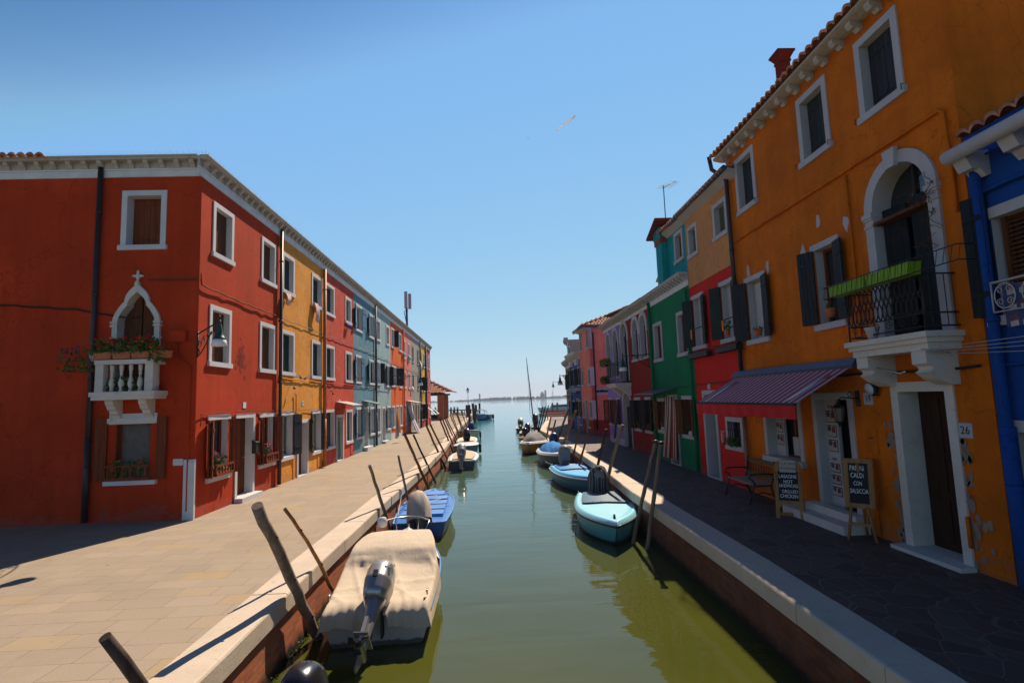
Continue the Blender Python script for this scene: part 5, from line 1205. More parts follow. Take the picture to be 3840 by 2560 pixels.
# --- rose pink house across the alley
G_=House('house','rose pink house with a dark red base and a tiled hip roof beyond the alley',RF,21.2,24.7,7.05,PR_['rose'],7,GR)
k1=[G_.rect(('e',380,930),('e',418,1155)),G_.rect(('e',455,885),('e',497,1118))]
for (a,b,c,d) in k1: G_.window(None,None,r=(a,b,c,d),sh='board_grey')
for q in ((('g',1465,450),('g',1525,775)),(('g',1595,410),('g',1660,760)),(('g',1497,1055),('g',1550,1395)),(('g',1623,1052),('g',1695,1415))): G_.window(*q,sh='board_grey')
u0=U('g',1555,1105)[0]; G_.door(None,None,r=(u0,u0+.8,0,2.35),leaf='board_grey')
G_.finish(base=.93,mats=[PR_['rose'],PR_['dkred']])
mb=MB(); mb.box(24.68,24.715,.0,7,0,.93); G_.b('base_band',mb,PR_['dkred'])
PE=Frame((6.38+.0,35.3-.015),(16,35.3-.015)) 
mb=MB(); mb.tube([(.35,-.09,.3),(.35,-.09,6.4),(.32,-.12,6.6),(.08,-.22,6.85),(.05,-.22,7.1)],.055,8); G_.b('downpipe',mb,MT['pipe'],None,PE.M)
mb=MB(); mb.prism([(-.33,7.04),(0,6.96),(0,7.14)],21.2,24.9,'x'); mb.box(24.71,24.95,-.3,6,6.98,7.1); G_.b('soffit',mb,MT['white'])
mb=MB(); mb.tube([(21.0,-.36,7.07),(25.0,-.36,7.07),(25.0,6,7.07)],.08,8); G_.b('gutter',mb,MT['zinc'])
mb=MB(); sl=.42
tiled(mb,(21.0,3.2,7.12+sl*3.6),(1,0,0),Vector((0,-1,-sl)).normalized(),2.4,3.9)
# hip side: slope descending to +u, trimmed as triangle by narrowing rows
for r_ in range(9):
    y0=-.4+ (8-r_)*.44; 
    tiled(mb,(25.05-(r_+1)*.40,-.4+r_*.40*1.0,7.12+sl*(r_+1)*.40),(0,1,0),Vector((1,0,-sl)).normalized(),7.2-r_*.40,.43)
    tiled(mb,(23.4,-.4+(r_+1)*.40,7.12+sl*(r_+1)*.40),(1,0,0),Vector((0,-1,-sl)).normalized(),max(.21,1.65-r_*.40),.43) if r_<4 else None
G_.b('roof',mb,MT['tile'])
t=thing('street_sign','white painted street name plate reading CALLE MANETI on the rose house alley wall','sign',PE.M@T(1.0,-.02,3.0))
for k,(s_,y_) in enumerate((('CALLE',152),('MANETI',216))):
    c=PE.at('f',205,y_ +38 if 0 else y_+0); c=PE.at('g',1895,(838,893)[k]); hh=.20
    mb=MB(); mb.box(c[0]-.5,c[0]+.55,-.012,0,c[1]-.15,c[1]+.15); mb.build('plate',MT['white'],t,PE.M); text_mesh(s_,.26,'lettering',MT['text'],t,PE.M@T(c[0]+.02,-.014,c[1])@RX(R(90)),space=1.15)
# --- royal blue house and those beyond, the row bends out towards the canal
H_=House('house','royal blue house with dark shutters and a pale eaves cornice beyond the rose one',RF,16.6,21.18,5.6,PR_['royal'],8,GR)
for q in ((('g',1270,440),('g',1330,790)),(('g',1385,400),('g',1450,775))): H_.window(*q,kind='open',sh='board_dark',ang=(160,165),sash='white',lintel=True)
H_.window(('g',1285,1045),('g',1345,1390),kind='open',sh='board_dark',ang=(160,165),sash='white',lintel=True); H_.window(('g',1405,1040),('g',1465,1395),kind='open',sh='board_dark',ang=(160,165),sash='white',lintel=True)
H_.door(None,None,r=(18.9,19.8,0,2.4),leaf='board_dark')
mb=MB()
for c,x,y in (('g',1280,350),('g',1390,308)): 
    u,z=U(c,x,y); mb.prism([(u-.5,z+.25),(u+.5,z+.25),(u+.35,z-.2),(u-.35,z-.2)],-.2,0)
H_.b('bracket_shelf',mb,MT['istria'])
H_.cornice(5.2,5.75,proj=.5,step=.28,band=.05,mat='istria')
mb=MB(); mb.box(16.3,21.18,2.5,6,5.6,7.0); H_.b('attic_wall',mb,plaster('attic_grey',(.10,.17,.16),.2)); mb=MB(); tiled(mb,(16.5,2.4,6.6),(1,0,0),Vector((0,-1,-.4)).normalized(),4.6,2.8); tiled(mb,(16.3,4.2,7.6),(1,0,0),Vector((0,-1,-.3)).normalized(),4.8,1.9); H_.b('roof',mb,MT['tile'])
t=thing('air_conditioner','white air conditioner unit on the attic wall above the royal blue house','air conditioner',RF.M@T(19.6,2.2,6.3))
MB().box(19.3,20.6,2.15,2.5,6.15,6.9).build('case',MT['white'],t,RF.M); MB().lathe([(0,0),(.27,0),(.27,.02),(0,.02)],18).build('fan_grille',MT['iron'],t,RF.M@T(19.8,2.15,6.52)@RX(R(90)))
H_.pipe(16.7,.05,6.5,PR_['turq'],.08); H_.finish()
canopy('door_canopy',H_,17.9,20.5,2.75,1.0,'blue grey canopy over the royal blue house doorway',flat('canopy_blue',(.16,.24,.32),.4,.1),scroll=False)
mb=MB(); mb.box(17.2,21.0,-.3,0,2.9,3.15); 
for i in range(7): mb.box(17.3+i*.55,17.4+i*.55,-.4,-.3,2.8,3.15)
tag(mb.build('awning_rail',MT['white'],None,RF.M),'white slatted awning rail on the royal blue house front','rail')
XF=Frame((6.62,49.6),(6.38,43.4))
I_=House('house','brick red house with a curved white eaves line at the far bend, right bank',XF,1.5,6.18,5.3,plaster('plaster_brickred',(.30,.08,.05),.2),6,GR)
for u in (2.4,4.4): I_.window(None,None,r=(u,u+.9,3.0,4.5),kind='open',sh='board_green',ang=(165,165),sash='board_dark'); I_.window(None,None,r=(u,u+.9,.6,2.3),sh='board_dark')
I_.cornice(4.9,5.55,proj=.35,band=.2,mat='white'); I_.pipe(6.1,.05,6.6,'white',.08); I_.finish()
K_=House('house','tall pale chimneyed house rising behind the far bend of the right row',Frame((7.35,52),(6.9,48.0)),0,4.0,7.6,plaster('plaster_pale',(.40,.34,.32),.2),5,GR)
K_.cornice(7.2,7.8,proj=.35,band=.2,mat='white'); K_.finish()

prism_roof(A_,46.44,53.28,.05,3.5,8.9,8.665,.285,PR_['orange']); prism_roof(A_,46.3,53.3,3.52,3.56,9.0,9.83,.0,name='rear_roof') if 0 else None
prism_roof(B_,53.33,58.9,.05,1.6,8.9,5.76,.27,MT['tile']); prism_roof(C_,43.3,46.38,.3,2.0,8.9,8.12,.32,MT['tile']); prism_roof(D_,38.8,41.4,.2,3.0,8.9,6.38,.32,MT['tile']); prism_roof(E_,33.55,38.7,.2,2.5,8.9,6.38,.32,MT['tile']); prism_roof(F_,30.2,33.45,.2,2.5,8.9,6.38,.32,MT['tile'])
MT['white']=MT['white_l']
# ------------------------------------------------------------------ BOATS
def bl_(name,c,rough=.35,spec=.5,var=.06):
    n=N(name); v=n.coord(); a=n.mix(n.ramp(n.noise(v,3,4,.6),[(.3,0),(.7,1)]),tuple(x*(1-var) for x in c),c)
    a=n.mix(n.ramp(n.noise(n.coord((1,1,5)),4,6,.8,.3),[(.60,0),(.68,.5)]),a,tuple(.5*x+.08 for x in c))      # scuffs
    sp=n.new('ShaderNodeSeparateXYZ'); n.L(n.tc.outputs['Object'],sp.inputs[0]); q=n.new('ShaderNodeMath',operation='MULTIPLY_ADD'); q.inputs[1].default_value=-.10; n.L(n.noise(v,8,4,.7),q.inputs[0]); n.L(sp.outputs[2],q.inputs[2])
    a=n.mix(n.ramp(q.outputs[0],[(.0,.85),(.03,0)]),a,(.035,.04,.015))      # slime at the waterline
    n.col(a); n.bump(n.noise(v,5,3,.5),.06,.02); return n.done(rough,spec=spec)
class Boat:
    """local x towards the bow, origin at the middle of the transom on the waterline"""
    def __init__(s,label,x,y,head,L,B,fb,hull,sheer=.35,draft=.18,pb=2.4,tr=.86,rake=.45,rub=None,cat='boat',name='motor_boat',vee=.12,rubr=.022):
        s.L,s.B,s.fb,s.sheer,s.draft,s.pb,s.tr,s.rake=L,B,fb,sheer,draft,pb,tr,rake
        s.M=T(x,y,WATER)@RZ(R(head)); s.root=thing(name,label,cat,s.M,'boats moored along the canal')
        N_=22; rows=[]
        for i in range(N_+1):
            t=i/N_; t=t if t<.6 else .6+.4*math.sin((t-.6)/.4*math.pi/2)
            b,zg=s.bg(t),s.zg(t); e=t**5
            pr=[(0,-draft*(1-t**3)+zg*.10*e),(b*.55,-draft*.55+vee*.2+zg*.18*e),(b*.86,.0+zg*.30*e+.02),(b*.95,zg*.55),(b,zg)]
            row=[]
            for sg in (1,-1):
                q=pr[::-1] if sg==1 else pr[1:]
                for (yy,zz) in q: v=max(0,min(1,(zz+draft)/(zg+draft))); row.append((t*L-rake*(1-v)*t**6,sg*yy if yy else 0,zz))
            rows.append(row)
        mb=MB(); mb.grid(rows); mb.add(rows[0],[tuple(range(len(rows[0])))],False)
        s.b('hull',mb,hull)
        if rub:
            mb=MB()
            for sg in (1,-1): mb.tube([(t*L,sg*s.bg(t),s.zg(t)) for t in [k/24 for k in range(25)]],rubr,6)
            mb.tube([(0,-s.bg(0),s.zg(0)),(0,s.bg(0),s.zg(0))],rubr*.9,6)
            s.b('rub_rail',mb,rub)
    def bg(s,t): return s.B/2*(s.tr+(1-s.tr)*math.sin(min(t/.4,1)*math.pi/2)) if t<.4 else s.B/2*max(0.012,1-((t-.4)/.6)**s.pb)
    def zg(s,t): return s.fb*(1+s.sheer*t*t)
    def b(s,name,mb,mat,parent=None,M=None): return mb.build(name,mat,parent or s.root,M if M is not None else s.M)
    def surf(s,t0,t1,prof,n=16,inset=0.0,camber=.0):
        """surface across the boat: prof = [(fraction of half beam or metres in, height above gunwale)]"""
        rows=[]
        for i in range(n+1):
            t=t0+(t1-t0)*i/n; b=s.bg(t); z=s.zg(t); P=[]
            for ins,h in prof: P.append((max(0.0,b-ins) if ins>=0 else 0,z+h))
            row=[(t*s.L-(.0),y,zz) for y,zz in P]+[(t*s.L,-y,zz) for y,zz in P[::-1] if y>0 or True]
            rows.append(row)
        mb=MB(); mb.grid(rows); return mb,rows
    def deck(s,t0,t1,mat,rim=.09,h=.09,flatw=.16,camber=.05,name='deck'):
        prof=[(0,0),(rim,h),(rim+.005,h),(flatw+rim,h+.01),(-1,h+camber)]
        mb,rows=s.surf(t0,t1,prof); return s.b(name,mb,mat)
def P4(o): return o
def outboard(bt,x,z,cowl,tilt=0,leg=None,sc=1.0,cover=None,yaw=0,y=0,text=None,M0=None,label=None):
    M=(bt.M if M0 is None else M0)@T(x,y,z)@RZ(R(yaw))@RY(R(tilt))@Matrix.Scale(sc,4)
    leg=leg or cowl
    root=bt.root if bt else None
    mb=MB(); rows=[]
    lv=[(.0,.16,.13,-.17),(.03,.20,.15,-.17),(.10,.225,.165,-.16),(.22,.25,.18,-.15),(.25,.255,.183,-.15),(.26,.25,.18,-.15),(.40,.245,.175,-.14),(.50,.215,.16,-.12),(.57,.16,.125,-.10),(.61,.08,.07,-.08),(.62,.0,.0,-.07)]
    for z_,a,b,cx in lv:
        rows.append([(cx+a*math.copysign(abs(math.cos(q))**.75,math.cos(q)),b*math.copysign(abs(math.sin(q))**.75,math.sin(q)),z_) for q in [k/20*2*math.pi for k in range(20)]])
    mb.grid(rows,closed=True); mb.add(rows[0],[tuple(range(20))[::-1]],False)
    o=mb.build('outboard_motor',cowl,root,M)
    mb=MB(); mb.tube([(-.17,0,.02),(-.17,0,-.12),(-.19,0,-.30),(-.20,0,-.5),(-.20,0,-.66)],[.15,.10,.075,.06,.05],10)
    mb.prism([(-.10,-.30),(-.34,-.30),(-.37,-.56),(-.30,-.70),(-.12,-.70)],-.022,.022)
    mb.box(-.42,-.08,-.085,.085,-.56,-.545)
    mb.tube([(-.02,0,-.68),(-.08,0,-.68),(-.2,0,-.68),(-.36,0,-.68),(-.40,0,-.68)],[.012,.045,.055,.05,.035],10)
    mb.prism([(-.10,-.72),(-.28,-.72),(-.30,-.92),(-.24,-.93)],-.01,.01)
    mb.build('leg',leg,o,M)
    mb=MB(); mb.tube([(-.38,0,-.68),(-.47,0,-.68)],[.045,.03],8)
    for k in range(3):
        a=k*2.094; c,s_=math.cos(a),math.sin(a); c2,s2=math.cos(a+.5),math.sin(a+.5)
        mb.add([(-.40,.03*c,-.68+.03*s_),(-.38,.13*c,-.68+.13*s_),(-.42,.15*c2,-.68+.15*s2),(-.46,.07*c2,-.68+.07*s2)],[(0,1,2,3)],False)
        mb.add([(-.405,.03*c,-.68+.03*s_),(-.385,.13*c,-.68+.13*s_),(-.425,.15*c2,-.68+.15*s2),(-.465,.07*c2,-.68+.07*s2)],[(3,2,1,0)],False)
    mb.build('propeller',MT['iron'],o,M)
    mb=MB(); mb.box(-.10,.03,-.09,-.06,-.32,.06); mb.box(-.10,.03,.06,.09,-.32,.06); mb.box(-.02,.05,-.10,.10,-.02,.05); mb.tube([(.0,.05,.08),(.25,.07,.14)],.018,6); mb.build('clamp',MT['board_grey'],o,(bt.M if M0 is None else M0)@T(x,y,z)@Matrix.Scale(sc,4))
    if cover:
        mb=MB(); rows=[]; rnd=random.Random(int(x*10)+3)
        for i in range(10):
            t=i/9; z_=.66-.78*t; q_=math.sqrt(1-max(0,1-t*1.5)**2); a=.04+.25*q_; b=.03+.21*q_+.04*t
            rows.append([(-.14+(a+.018*math.sin(k*2.1+t*4))*math.copysign(abs(math.cos(k/26*6.283))**.8,math.cos(k/26*6.283)),(b+.015*math.sin(k*1.7+t*5))*math.copysign(abs(math.sin(k/26*6.283))**.8,math.sin(k/26*6.283)),z_+.02*math.sin(k*.9)*t) for k in range(26)])
        mb.grid(rows,closed=True); mb.add(rows[0],[tuple(range(26))]); mb.build('motor_cover',cover,o,M)
    return o,M
silver=flat('motor_silver',(.36,.35,.34),.3,.05,4,.5,0,.55); blackm=flat('motor_black',(.012,.013,.018),.22,.1,4,.6); beige=flat('tarp_beige',(.52,.43,.33),.9,.06,3,.1,.2); grey_m=flat('motor_grey',(.16,.16,.17),.4,.1,4)
hw=bl_('hull_white',(.52,.50,.46)); hb=bl_('hull_blue',(.02,.10,.38)); hn=bl_('hull_navy',(.015,.03,.07)); hlb=bl_('hull_light_blue',(.10,.38,.48)); dlb=bl_('deck_light_blue',(.26,.62,.76)); wd=bl_('gel_white',(.62,.62,.60)); hoch=bl_('hull_ochre',(.42,.16,.02)); dk=bl_('rub_dark',(.03,.02,.035)); hblue=bl_('hull_mid_blue',(.03,.14,.24)); dblue=bl_('deck_sky_blue',(.08,.44,.78)); wood=woodm('boat_wood',(.30,.13,.05))
def tarpmat(name,c):
    n=N(name); v=n.coord(); n.col(n.mix(n.ramp(n.noise(v,2,4,.6),[(.3,0),(.7,1)]),tuple(q*.88 for q in c),c))
    a=n.noise(n.coord((1,2.6,1)),2.2,3,.55,.8); b=n.noise(v,9,3,.6,.5); m_=n.new('ShaderNodeMath',operation='MULTIPLY_ADD'); m_.inputs[1].default_value=.35; n.L(b,m_.inputs[0]); n.L(a,m_.inputs[2]); n.bump(m_.outputs[0],.28,.05); return n.done(.85,spec=.15)
tb=tarpmat('tarp_cream',(.56,.47,.36))
# 1 -- large white boat under a beige tarpaulin, stern to the bridge
b1=Boat('white motor boat under a beige tarpaulin with a tilted silver outboard, nearest the bridge',-1.74,8.12,92.5,4.25,1.60,.42,hw,rub=bl_('rub_blue',(.05,.2,.45)),sheer=.45,draft=.2,tr=.93)
mb=MB(); rows=[]; rnd=random.Random(2)
SS0=[(-.05,.30,.02),(-.048,.38,.01),(-.045,.46,.0),(-.03,.54,.0),(.02,.57,.0),(.08,.575,0),(.16,.60,.0),(.24,.64,0),(.31,.69,0),(.345,.73,0),(.37,.80,-.03),(.39,.86,-.05),(.42,.90,-.06),(.48,.93,-.08),(.54,.945,-.10),(.60,.95,-.12),(.64,.94,-.14),(.67,.90,-.15),(.69,.80,-.15),(.70,.62,-.1)]
SS=[]
for (a_,b_) in zip(SS0[:-1],SS0[1:]):
    n_=max(1,round((b_[0]-a_[0])/.012)) if a_[0]>=.02 else 1
    for q_ in range(n_): SS.append(tuple(a_[w]+(b_[w]-a_[w])*q_/n_ for w in range(3)))
SS.append(SS0[-1])
for si,(t,zc,ins) in enumerate(SS):
    tt=max(0,t); b=b1.bg(tt)+ins+.03; x=t*b1.L; row=[]
    K=64
    for j in range(K+1):
        u=-1+2*j/K; a=abs(u); zs=b1.zg(tt)
        if a>.86: q=(a-.86)/.14; y=b*(.93+.07*math.sin(q*math.pi/2)); z=zc-(zc-zs+.16)*q**1.1; 
        else: y=b*a/.86*.93; z=zc+.02*(1-(a/.86)**2)+(-.035*math.exp(-((a-.45)/.3)**2) if .1<t<.34 else 0)
        w_=.010*math.sin(u*5+t*9)+(.022 if t<.36 else .008)*sum((1-abs(math.sin(a1_*u+b1_*t+c1_)))**7 for a1_,b1_,c1_ in ((3.1,7.0,.4),(-2.6,9.0,1.3),(4.4,-6.0,2.2),(.5,16,.3)))-.01
        if si<4: x2=x-.012*math.sin(u*19+si)-.014*math.sin(u*37+1); z-= .035*math.sin(u*7+.4)*(1 if si<2 else .2); 
        else: x2=x
        if abs(u+.02)<.17 and si<4: z+=.16*(3-si)/3*1.0
        row.append((x2,math.copysign(y,u) if u else 0,z+w_*(.4 if t>.4 else 1.1)))
    rows.append(row)
mb.grid(rows); b1.b('tarpaulin',mb,tb)
b1.deck(.55,1,wd)
o,Mo=outboard(b1,-.12,.52,silver,tilt=54,sc=1.08,leg=silver,y=-.02,yaw=-6)
text_mesh('40',.085,'lettering',MT['text'],o,Mo@T(-.30,.06,.50)@RZ(R(-90))@RX(R(62)),extrude=.004); text_mesh('HO',.06,'lettering',MT['text'],o,Mo@T(-.28,-.155,.46)@RZ(R(-62))@RX(R(78)),extrude=.004)
MB().box(-.004,.0,-.05,.05,-.05,.05).build('emblem',MT['green_iron'],o,Mo@T(-.345,-.12,.34)@RZ(R(35)))
MB().box(-.43,-.405,-.03,.03,.2,.29).build('latch',MT['board_grey'],o,Mo)
for sg in (1,-1):
    mb=MB(); mb.tube([(.15,sg*.70,.60),(.15,sg*.70,.66)],.012,6); mb.tube([(.10,sg*.70,.66),(.20,sg*.70,.665)],.016,6); b1.b('cleat',mb,MT['steel'])
mb=MB(); mb.tube([(3.0,.45,.86),(3.25,.52,1.0),(3.9,.25,.95),(4.15,0,.92),(3.9,-.25,.95),(3.25,-.52,1.0),(3.0,-.45,.86)],.013,6); mb.tube([(3.9,.22,.62),(3.9,.25,.95)],.01,5); mb.tube([(3.9,-.22,.62),(3.9,-.25,.95)],.01,5); b1.b('bow_rail',mb,MT['steel'])
b1.b('bow_lamp',MB().lathe([(.05,0),(.09,.03),(.10,.12),(.07,.18),(0,.2)],12,(3.1,.40,.95)),MT['white'])
# 2 -- blue boat
b2=Boat('bright blue planked boat with a beige hooded outboard moored behind the white boat',-1.93,13.95,91,4.5,1.5,.40,hb,rub=bl_('rub_lightblue',(.10,.30,.62)),sheer=.3,pb=2.9)
mb,rows=b2.surf(0,1,[(0,0),(.10,.012),(.16,.012),(-1,.03)]); b2.b('deck',mb,bl_('deck_blue',(.03,.16,.50)))
hat=bl_('hatch_blue',(.05,.22,.60),.45)
for i in range(5):
    x0=.62+i*.64; t=(x0+.3)/b2.L; w_=min(.55,b2.bg(t)-.17)
    mb=MB(); mb.box(x0,x0+.62,-w_,w_,b2.zg(t)-.02,b2.zg(t)+.085+.004*(i%2)); b2.b('hatch_board',mb,hat)
    if i<4: mb=MB(); mb.box(x0+.585,x0+.60,-w_,w_,b2.zg(t)+.085,b2.zg(t)+.105); b2.b('hatch_lip',mb,b2 and hb)
outboard(b2,-.02,.46,grey_m,tilt=36,sc=1.1,yaw=14,cover=flat('hood_beige',(.50,.43,.37),.85,.1,5,.1,.3))
mb=MB()
for (a,b_) in (((.9,.6),(2.6,-.5)),((1.5,.6),(1.2,-.7)),((2.2,.65),(3.0,-.2))): mb.tube([(a[0],a[1],.56),((a[0]+b_[0])/2,(a[1]+b_[1])/2,.58),(b_[0],b_[1],.56)],.008,4)
b2.b('lashing',mb,MT['istria'])
# 3
b3=Boat('navy hulled boat with a cream cover and a tilted silver outboard, third on the left',-1.62,27.1,90,4.6,1.52,.44,hn,rub=wd,pb=2.9,sheer=.15,rubr=.03)
mb,rows=b3.surf(0,1,[(0,.0),(.02,.05),(.16,.05),(.18,.03),(-1,.06)]); b3.b('deck',mb,wd)
mb,rows=b3.surf(.05,.86,[(.19,.075),(.24,.085),(-1,.12)]); b3.b('cover',mb,flat('cover_cream',(.50,.38,.25),.85,.08))
outboard(b3,-.05,.52,silver,tilt=35,sc=1.25)
# 4
b4=Boat('blue hulled boat with a white deck moored bow towards the bridge, fourth on the left',-1.75,37.2,-92,4.5,1.62,.52,hblue,rub=dk,sheer=.35)
b4.deck(.0,1,wd,h=.06,camber=.02)
def fender(bt,x,y,z,lab=None,r=.16):
    mb=MB(); mb.lathe([(.0,-.30),(.06,-.28),(.09,-.2),(.09,.2),(.06,.28),(0,.3)],10,(x,y,z)); mb.tube([(x,y,z+.28),(x,y*.93,z+.55)],.01,4); bt.b('fender',mb,MT['rubber'])
fender(b4,2.2,.92,.35)
# 5
b5=Boat('white rimmed boat with a cream cover and a big black outboard, fifth on the left',-1.97,38.8,91,5.2,1.5,.45,wd,rub=wd,pb=3,sheer=.1,rubr=.03)
mb,rows=b5.surf(0,1,[(0,.0),(.02,.05),(.16,.05),(.18,.03),(-1,.06)]); b5.b('deck',mb,wd)
mb,rows=b5.surf(.05,.88,[(.19,.075),(.24,.085),(-1,.12)]); b5.b('cover',mb,flat('cover_sand',(.60,.50,.36),.85,.08))
outboard(b5,-.05,.50,blackm,tilt=30,sc=1.5,y=-.05)
# 6
b6=Boat('beige and navy wooden boat with a blue hooded motor, bow towards the bridge',-2.15,51.6,-91,4.6,1.85,.60,bl_('hull_beige',(.62,.50,.34)),rub=dk,sheer=.35,pb=2.0,rubr=.04)
b6.deck(0,1,bl_('deck_dark',(.06,.06,.07)),h=.03,camber=.03); mb=MB()
outboard(b6,-.05,.6,grey_m,tilt=0,sc=1.2,cover=flat('hood_blue',(.02,.07,.22),.8,.1,5,.1,.3)); fender(b6,2.6,.98,.3)
mb=MB(); mb.box(.2,3.3,-.95,-.93,.05,.25); 
# 7 lagoon boat
b7=Boat('dark blue work boat with a grey canopy and tyre fenders at the canal mouth',-1.0,95.2,-104,6.5,2.1,.85,bl_('hull_deep_blue',(.02,.06,.19)),rub=wd,sheer=.35,rubr=.05)
mb,rows=b7.surf(0,1,[(0,.0),(.15,.02),(.16,-.25),(-1,-.25)]); b7.b('deck',mb,wd)
mb=MB(); rows=[[(3.4+1.9*j/8,-.85+1.7*i/8,1.75-.35*abs(i/4-1)**2+(.1 if j%2 else 0)) for i in range(9)] for j in range(9)]; mb.grid(rows)
for x in (3.5,5.2):
    for y in (-.8,.8): mb.tube([(x,y,.8),(x,y,1.45)],.03,5)
b7.b('canopy',mb,flat('canopy_grey_blue',(.10,.12,.17),.8,.2))
def tyre(bt,x,y,z,R_=.35):
    mb=MB(); P=[(x+R_*math.cos(q/16*6.283),y,z+R_*math.sin(q/16*6.283)) for q in range(17)]; mb.tube(P,.11,8); bt.b('tyre_fender',mb,MT['rubber'])
tyre(b7,3.6,1.1,.45); tyre(b7,.6,1.15,.45)
b7.b('bow_post',MB().tube([(6.2,0,1.0),(6.2,0,1.5)],.05,6),dk)
# 8 partly seen boat under the bridge
b0=Boat('small boat with a glossy black outboard, mostly below the lower edge of the picture',-1.55,5.45,-88,0,0,0,hn) if 0 else None
b0=Boat('black hulled boat with a glossy dark outboard, mostly outside the bottom edge',-1.80,5.05,-90,4.0,1.4,.36,hn,rub=dk)
b0.deck(0,1,bl_('deck_grey',(.2,.2,.2)),h=.03)
o,Mo=outboard(b0,-.12,.36,blackm,tilt=8,sc=1.15); 
text_mesh('20',.07,'lettering',MT['chalk'],o,Mo@T(-.235,.0,.575)@RZ(R(-90))@RX(R(38)),extrude=.004)
# right bank
c1=Boat('light blue boat with a grey cockpit cover moored bow first, nearest on the right',3.10,16.45,-96.0,4.25,1.62,.42,hlb,rub=dk,sheer=.18,draft=.2,pb=2.2,rubr=.028,vee=.2,rake=.7)
def rimdeck(bt,mat,cov,t1=.40):
    prof=[(0,.01),(.05,.10),(.12,.13),(.15,.105),(.30,.10),(-1,.12)]
    mb,rows=bt.surf(0,1,prof,n=24); bt.b('deck',mb,mat)
    mb,rows=bt.surf(.02,t1,[(.20,.13),(.22,.145),(-1,.165)]); bt.b('cockpit_cover',mb,cov)
    mb=MB(); t=t1; w_=bt.bg(t)-.24
    for i in range(6): mb.lathe([(.014,0),(.014,.012),(0,.016)],8,(t*bt.L-.04,-w_+2*w_*i/5,bt.zg(t)+.165))
    bt.b('snap_buttons',mb,MT['steel'])
    bt.b('bow_cleat',MB().lathe([(.03,0),(.035,.03),(.02,.07),(.035,.09),(0,.1)],10,(bt.L-.42,0,bt.zg(.9)+.115)),MT['iron'])
    for sg in (1,-1): bt.b('cleat',MB().tube([(.3,sg*(bt.bg(.1)-.1),bt.zg(0)+.14),(.3,sg*(bt.bg(.1)-.1),bt.zg(0)+.2),(.42,sg*(bt.bg(.1)-.1),bt.zg(0)+.2)],.012,5),MT['steel'])
rimdeck(c1,dlb,flat('cover_slate',(.07,.14,.20),.5,.05),.42)
def stripehood():
    n=N('striped_hood'); w_=n.new('ShaderNodeTexWave',_Scale=2.3,_Distortion=1.5); w_.bands_direction='Y'; n.L(n.tc.outputs['Object'],w_.inputs['Vector']); n.col(n.ramp(w_.outputs['Fac'],[(.4,(.03,.035,.05)),(.5,(.16,.16,.18)),(.75,(.22,.22,.24)),(.85,(.04,.05,.06))])); n.bump(n.noise(n.coord(),6,3),.5,.03); return n.done(.75)
outboard(c1,-.05,.50,grey_m,tilt=24,sc=1.25,cover=stripehood())
c2=Boat('sky blue decked boat with a grey outboard, second on the right',2.98,23.2,-84,4.5,1.62,.44,hblue,rub=wd,sheer=.2,draft=.2,pb=2.2,rubr=.025,rake=.6)
rimdeck(c2,dblue,flat('cover_azure',(.03,.20,.50),.6,.05),.40); outboard(c2,-.05,.54,flat('motor_light_grey',(.22,.22,.23),.4,.1),tilt=20,sc=1.35)
def dome(bt,mat,t0,t1,h,name='tarpaulin',ribs=0):
    rows=[]
    for i in range(17):
        t=t0+(t1-t0)*i/16; k=math.sin(math.pi*(i/16))**.5; b=bt.bg(t)-.12; rows.append([(t*bt.L,-b+2*b*j/20,bt.zg(t)+.08+h*k*(math.sin(math.pi*j/20)**.7)+.02*math.sin(j*1.3+i*.9)*k-(ribs*(abs(math.sin(i*math.pi/8))))) for j in range(21)])
    mb=MB(); mb.grid(rows); bt.b(name,mb,mat)
c3=Boat('white and grey boat with a bright blue dome cover, third on the right',3.0,30.2,-88,4.5,1.6,.52,bl_('hull_slate',(.06,.08,.11)),rub=wd,sheer=.25,pb=2.2,rake=.6)
rimdeck(c3,wd,wd,.3); dome(c3,tarpmat('tarp_blue',(.02,.20,.55)),.0,.72,.5); outboard(c3,-.1,.55,hn,tilt=0,sc=1.45,y=.35)
c4=Boat('ochre hulled boat with a white deck and a grey camping cover, fourth on the right',3.05,37.3,-103,4.6,1.75,.55,hoch,rub=wd,sheer=.2,pb=2.3,rake=.6,rubr=.04)
rimdeck(c4,wd,wd,.3); dome(c4,tarpmat('tarp_grey',(.22,.22,.23)),.12,.80,.62,ribs=.05)
c5=Boat('open wooden boat with rigging and clutter, fifth on the right bank',3.1,44.2,-102,4.4,1.6,.36,bl_('hull_darkgreen',(.04,.05,.04)),rub=wood,sheer=.35,pb=1.8,rubr=.05)
mb,rows=c5.surf(0,1,[(0,.01),(.12,.02),(.13,-.2),(-1,-.22)]); c5.b('deck',mb,wood)
rnd=random.Random(8); mb=MB()
for i in range(16): p=Vector((rnd.uniform(.4,3.4),rnd.uniform(-.4,.4),.25)); mb.tube([p,p+Vector((rnd.uniform(-.5,.5),rnd.uniform(-.3,.3),rnd.uniform(0,.25)))],rnd.uniform(.02,.07),6)
c5.b('gear',mb,flat('gear_tan',(.30,.22,.14),.8,.4,9)); outboard(c5,1.6,.45,blackm,tilt=60,sc=1.3,y=-.3)
c6=Boat('low grey boat with a black outboard, stern towards the bridge, right bank',2.95,47.6,84,4.6,1.6,.38,hn,rub=bl_('rub_grey',(.25,.25,.24)),pb=2.6,sheer=.15)
mb,rows=c6.surf(0,1,[(0,.01),(.14,.02),(.15,-.15),(-1,-.15)]); c6.b('deck',mb,bl_('deck_grey2',(.28,.28,.27))); outboard(c6,-.1,.4,blackm,tilt=35,sc=1.4,y=.0)
c7=Boat('small grey boat with a pale tilted outboard beyond the low grey boat',2.9,55.5,86,4.4,1.5,.36,bl_('hull_brown',(.06,.04,.03)),rub=dk,pb=2.6)
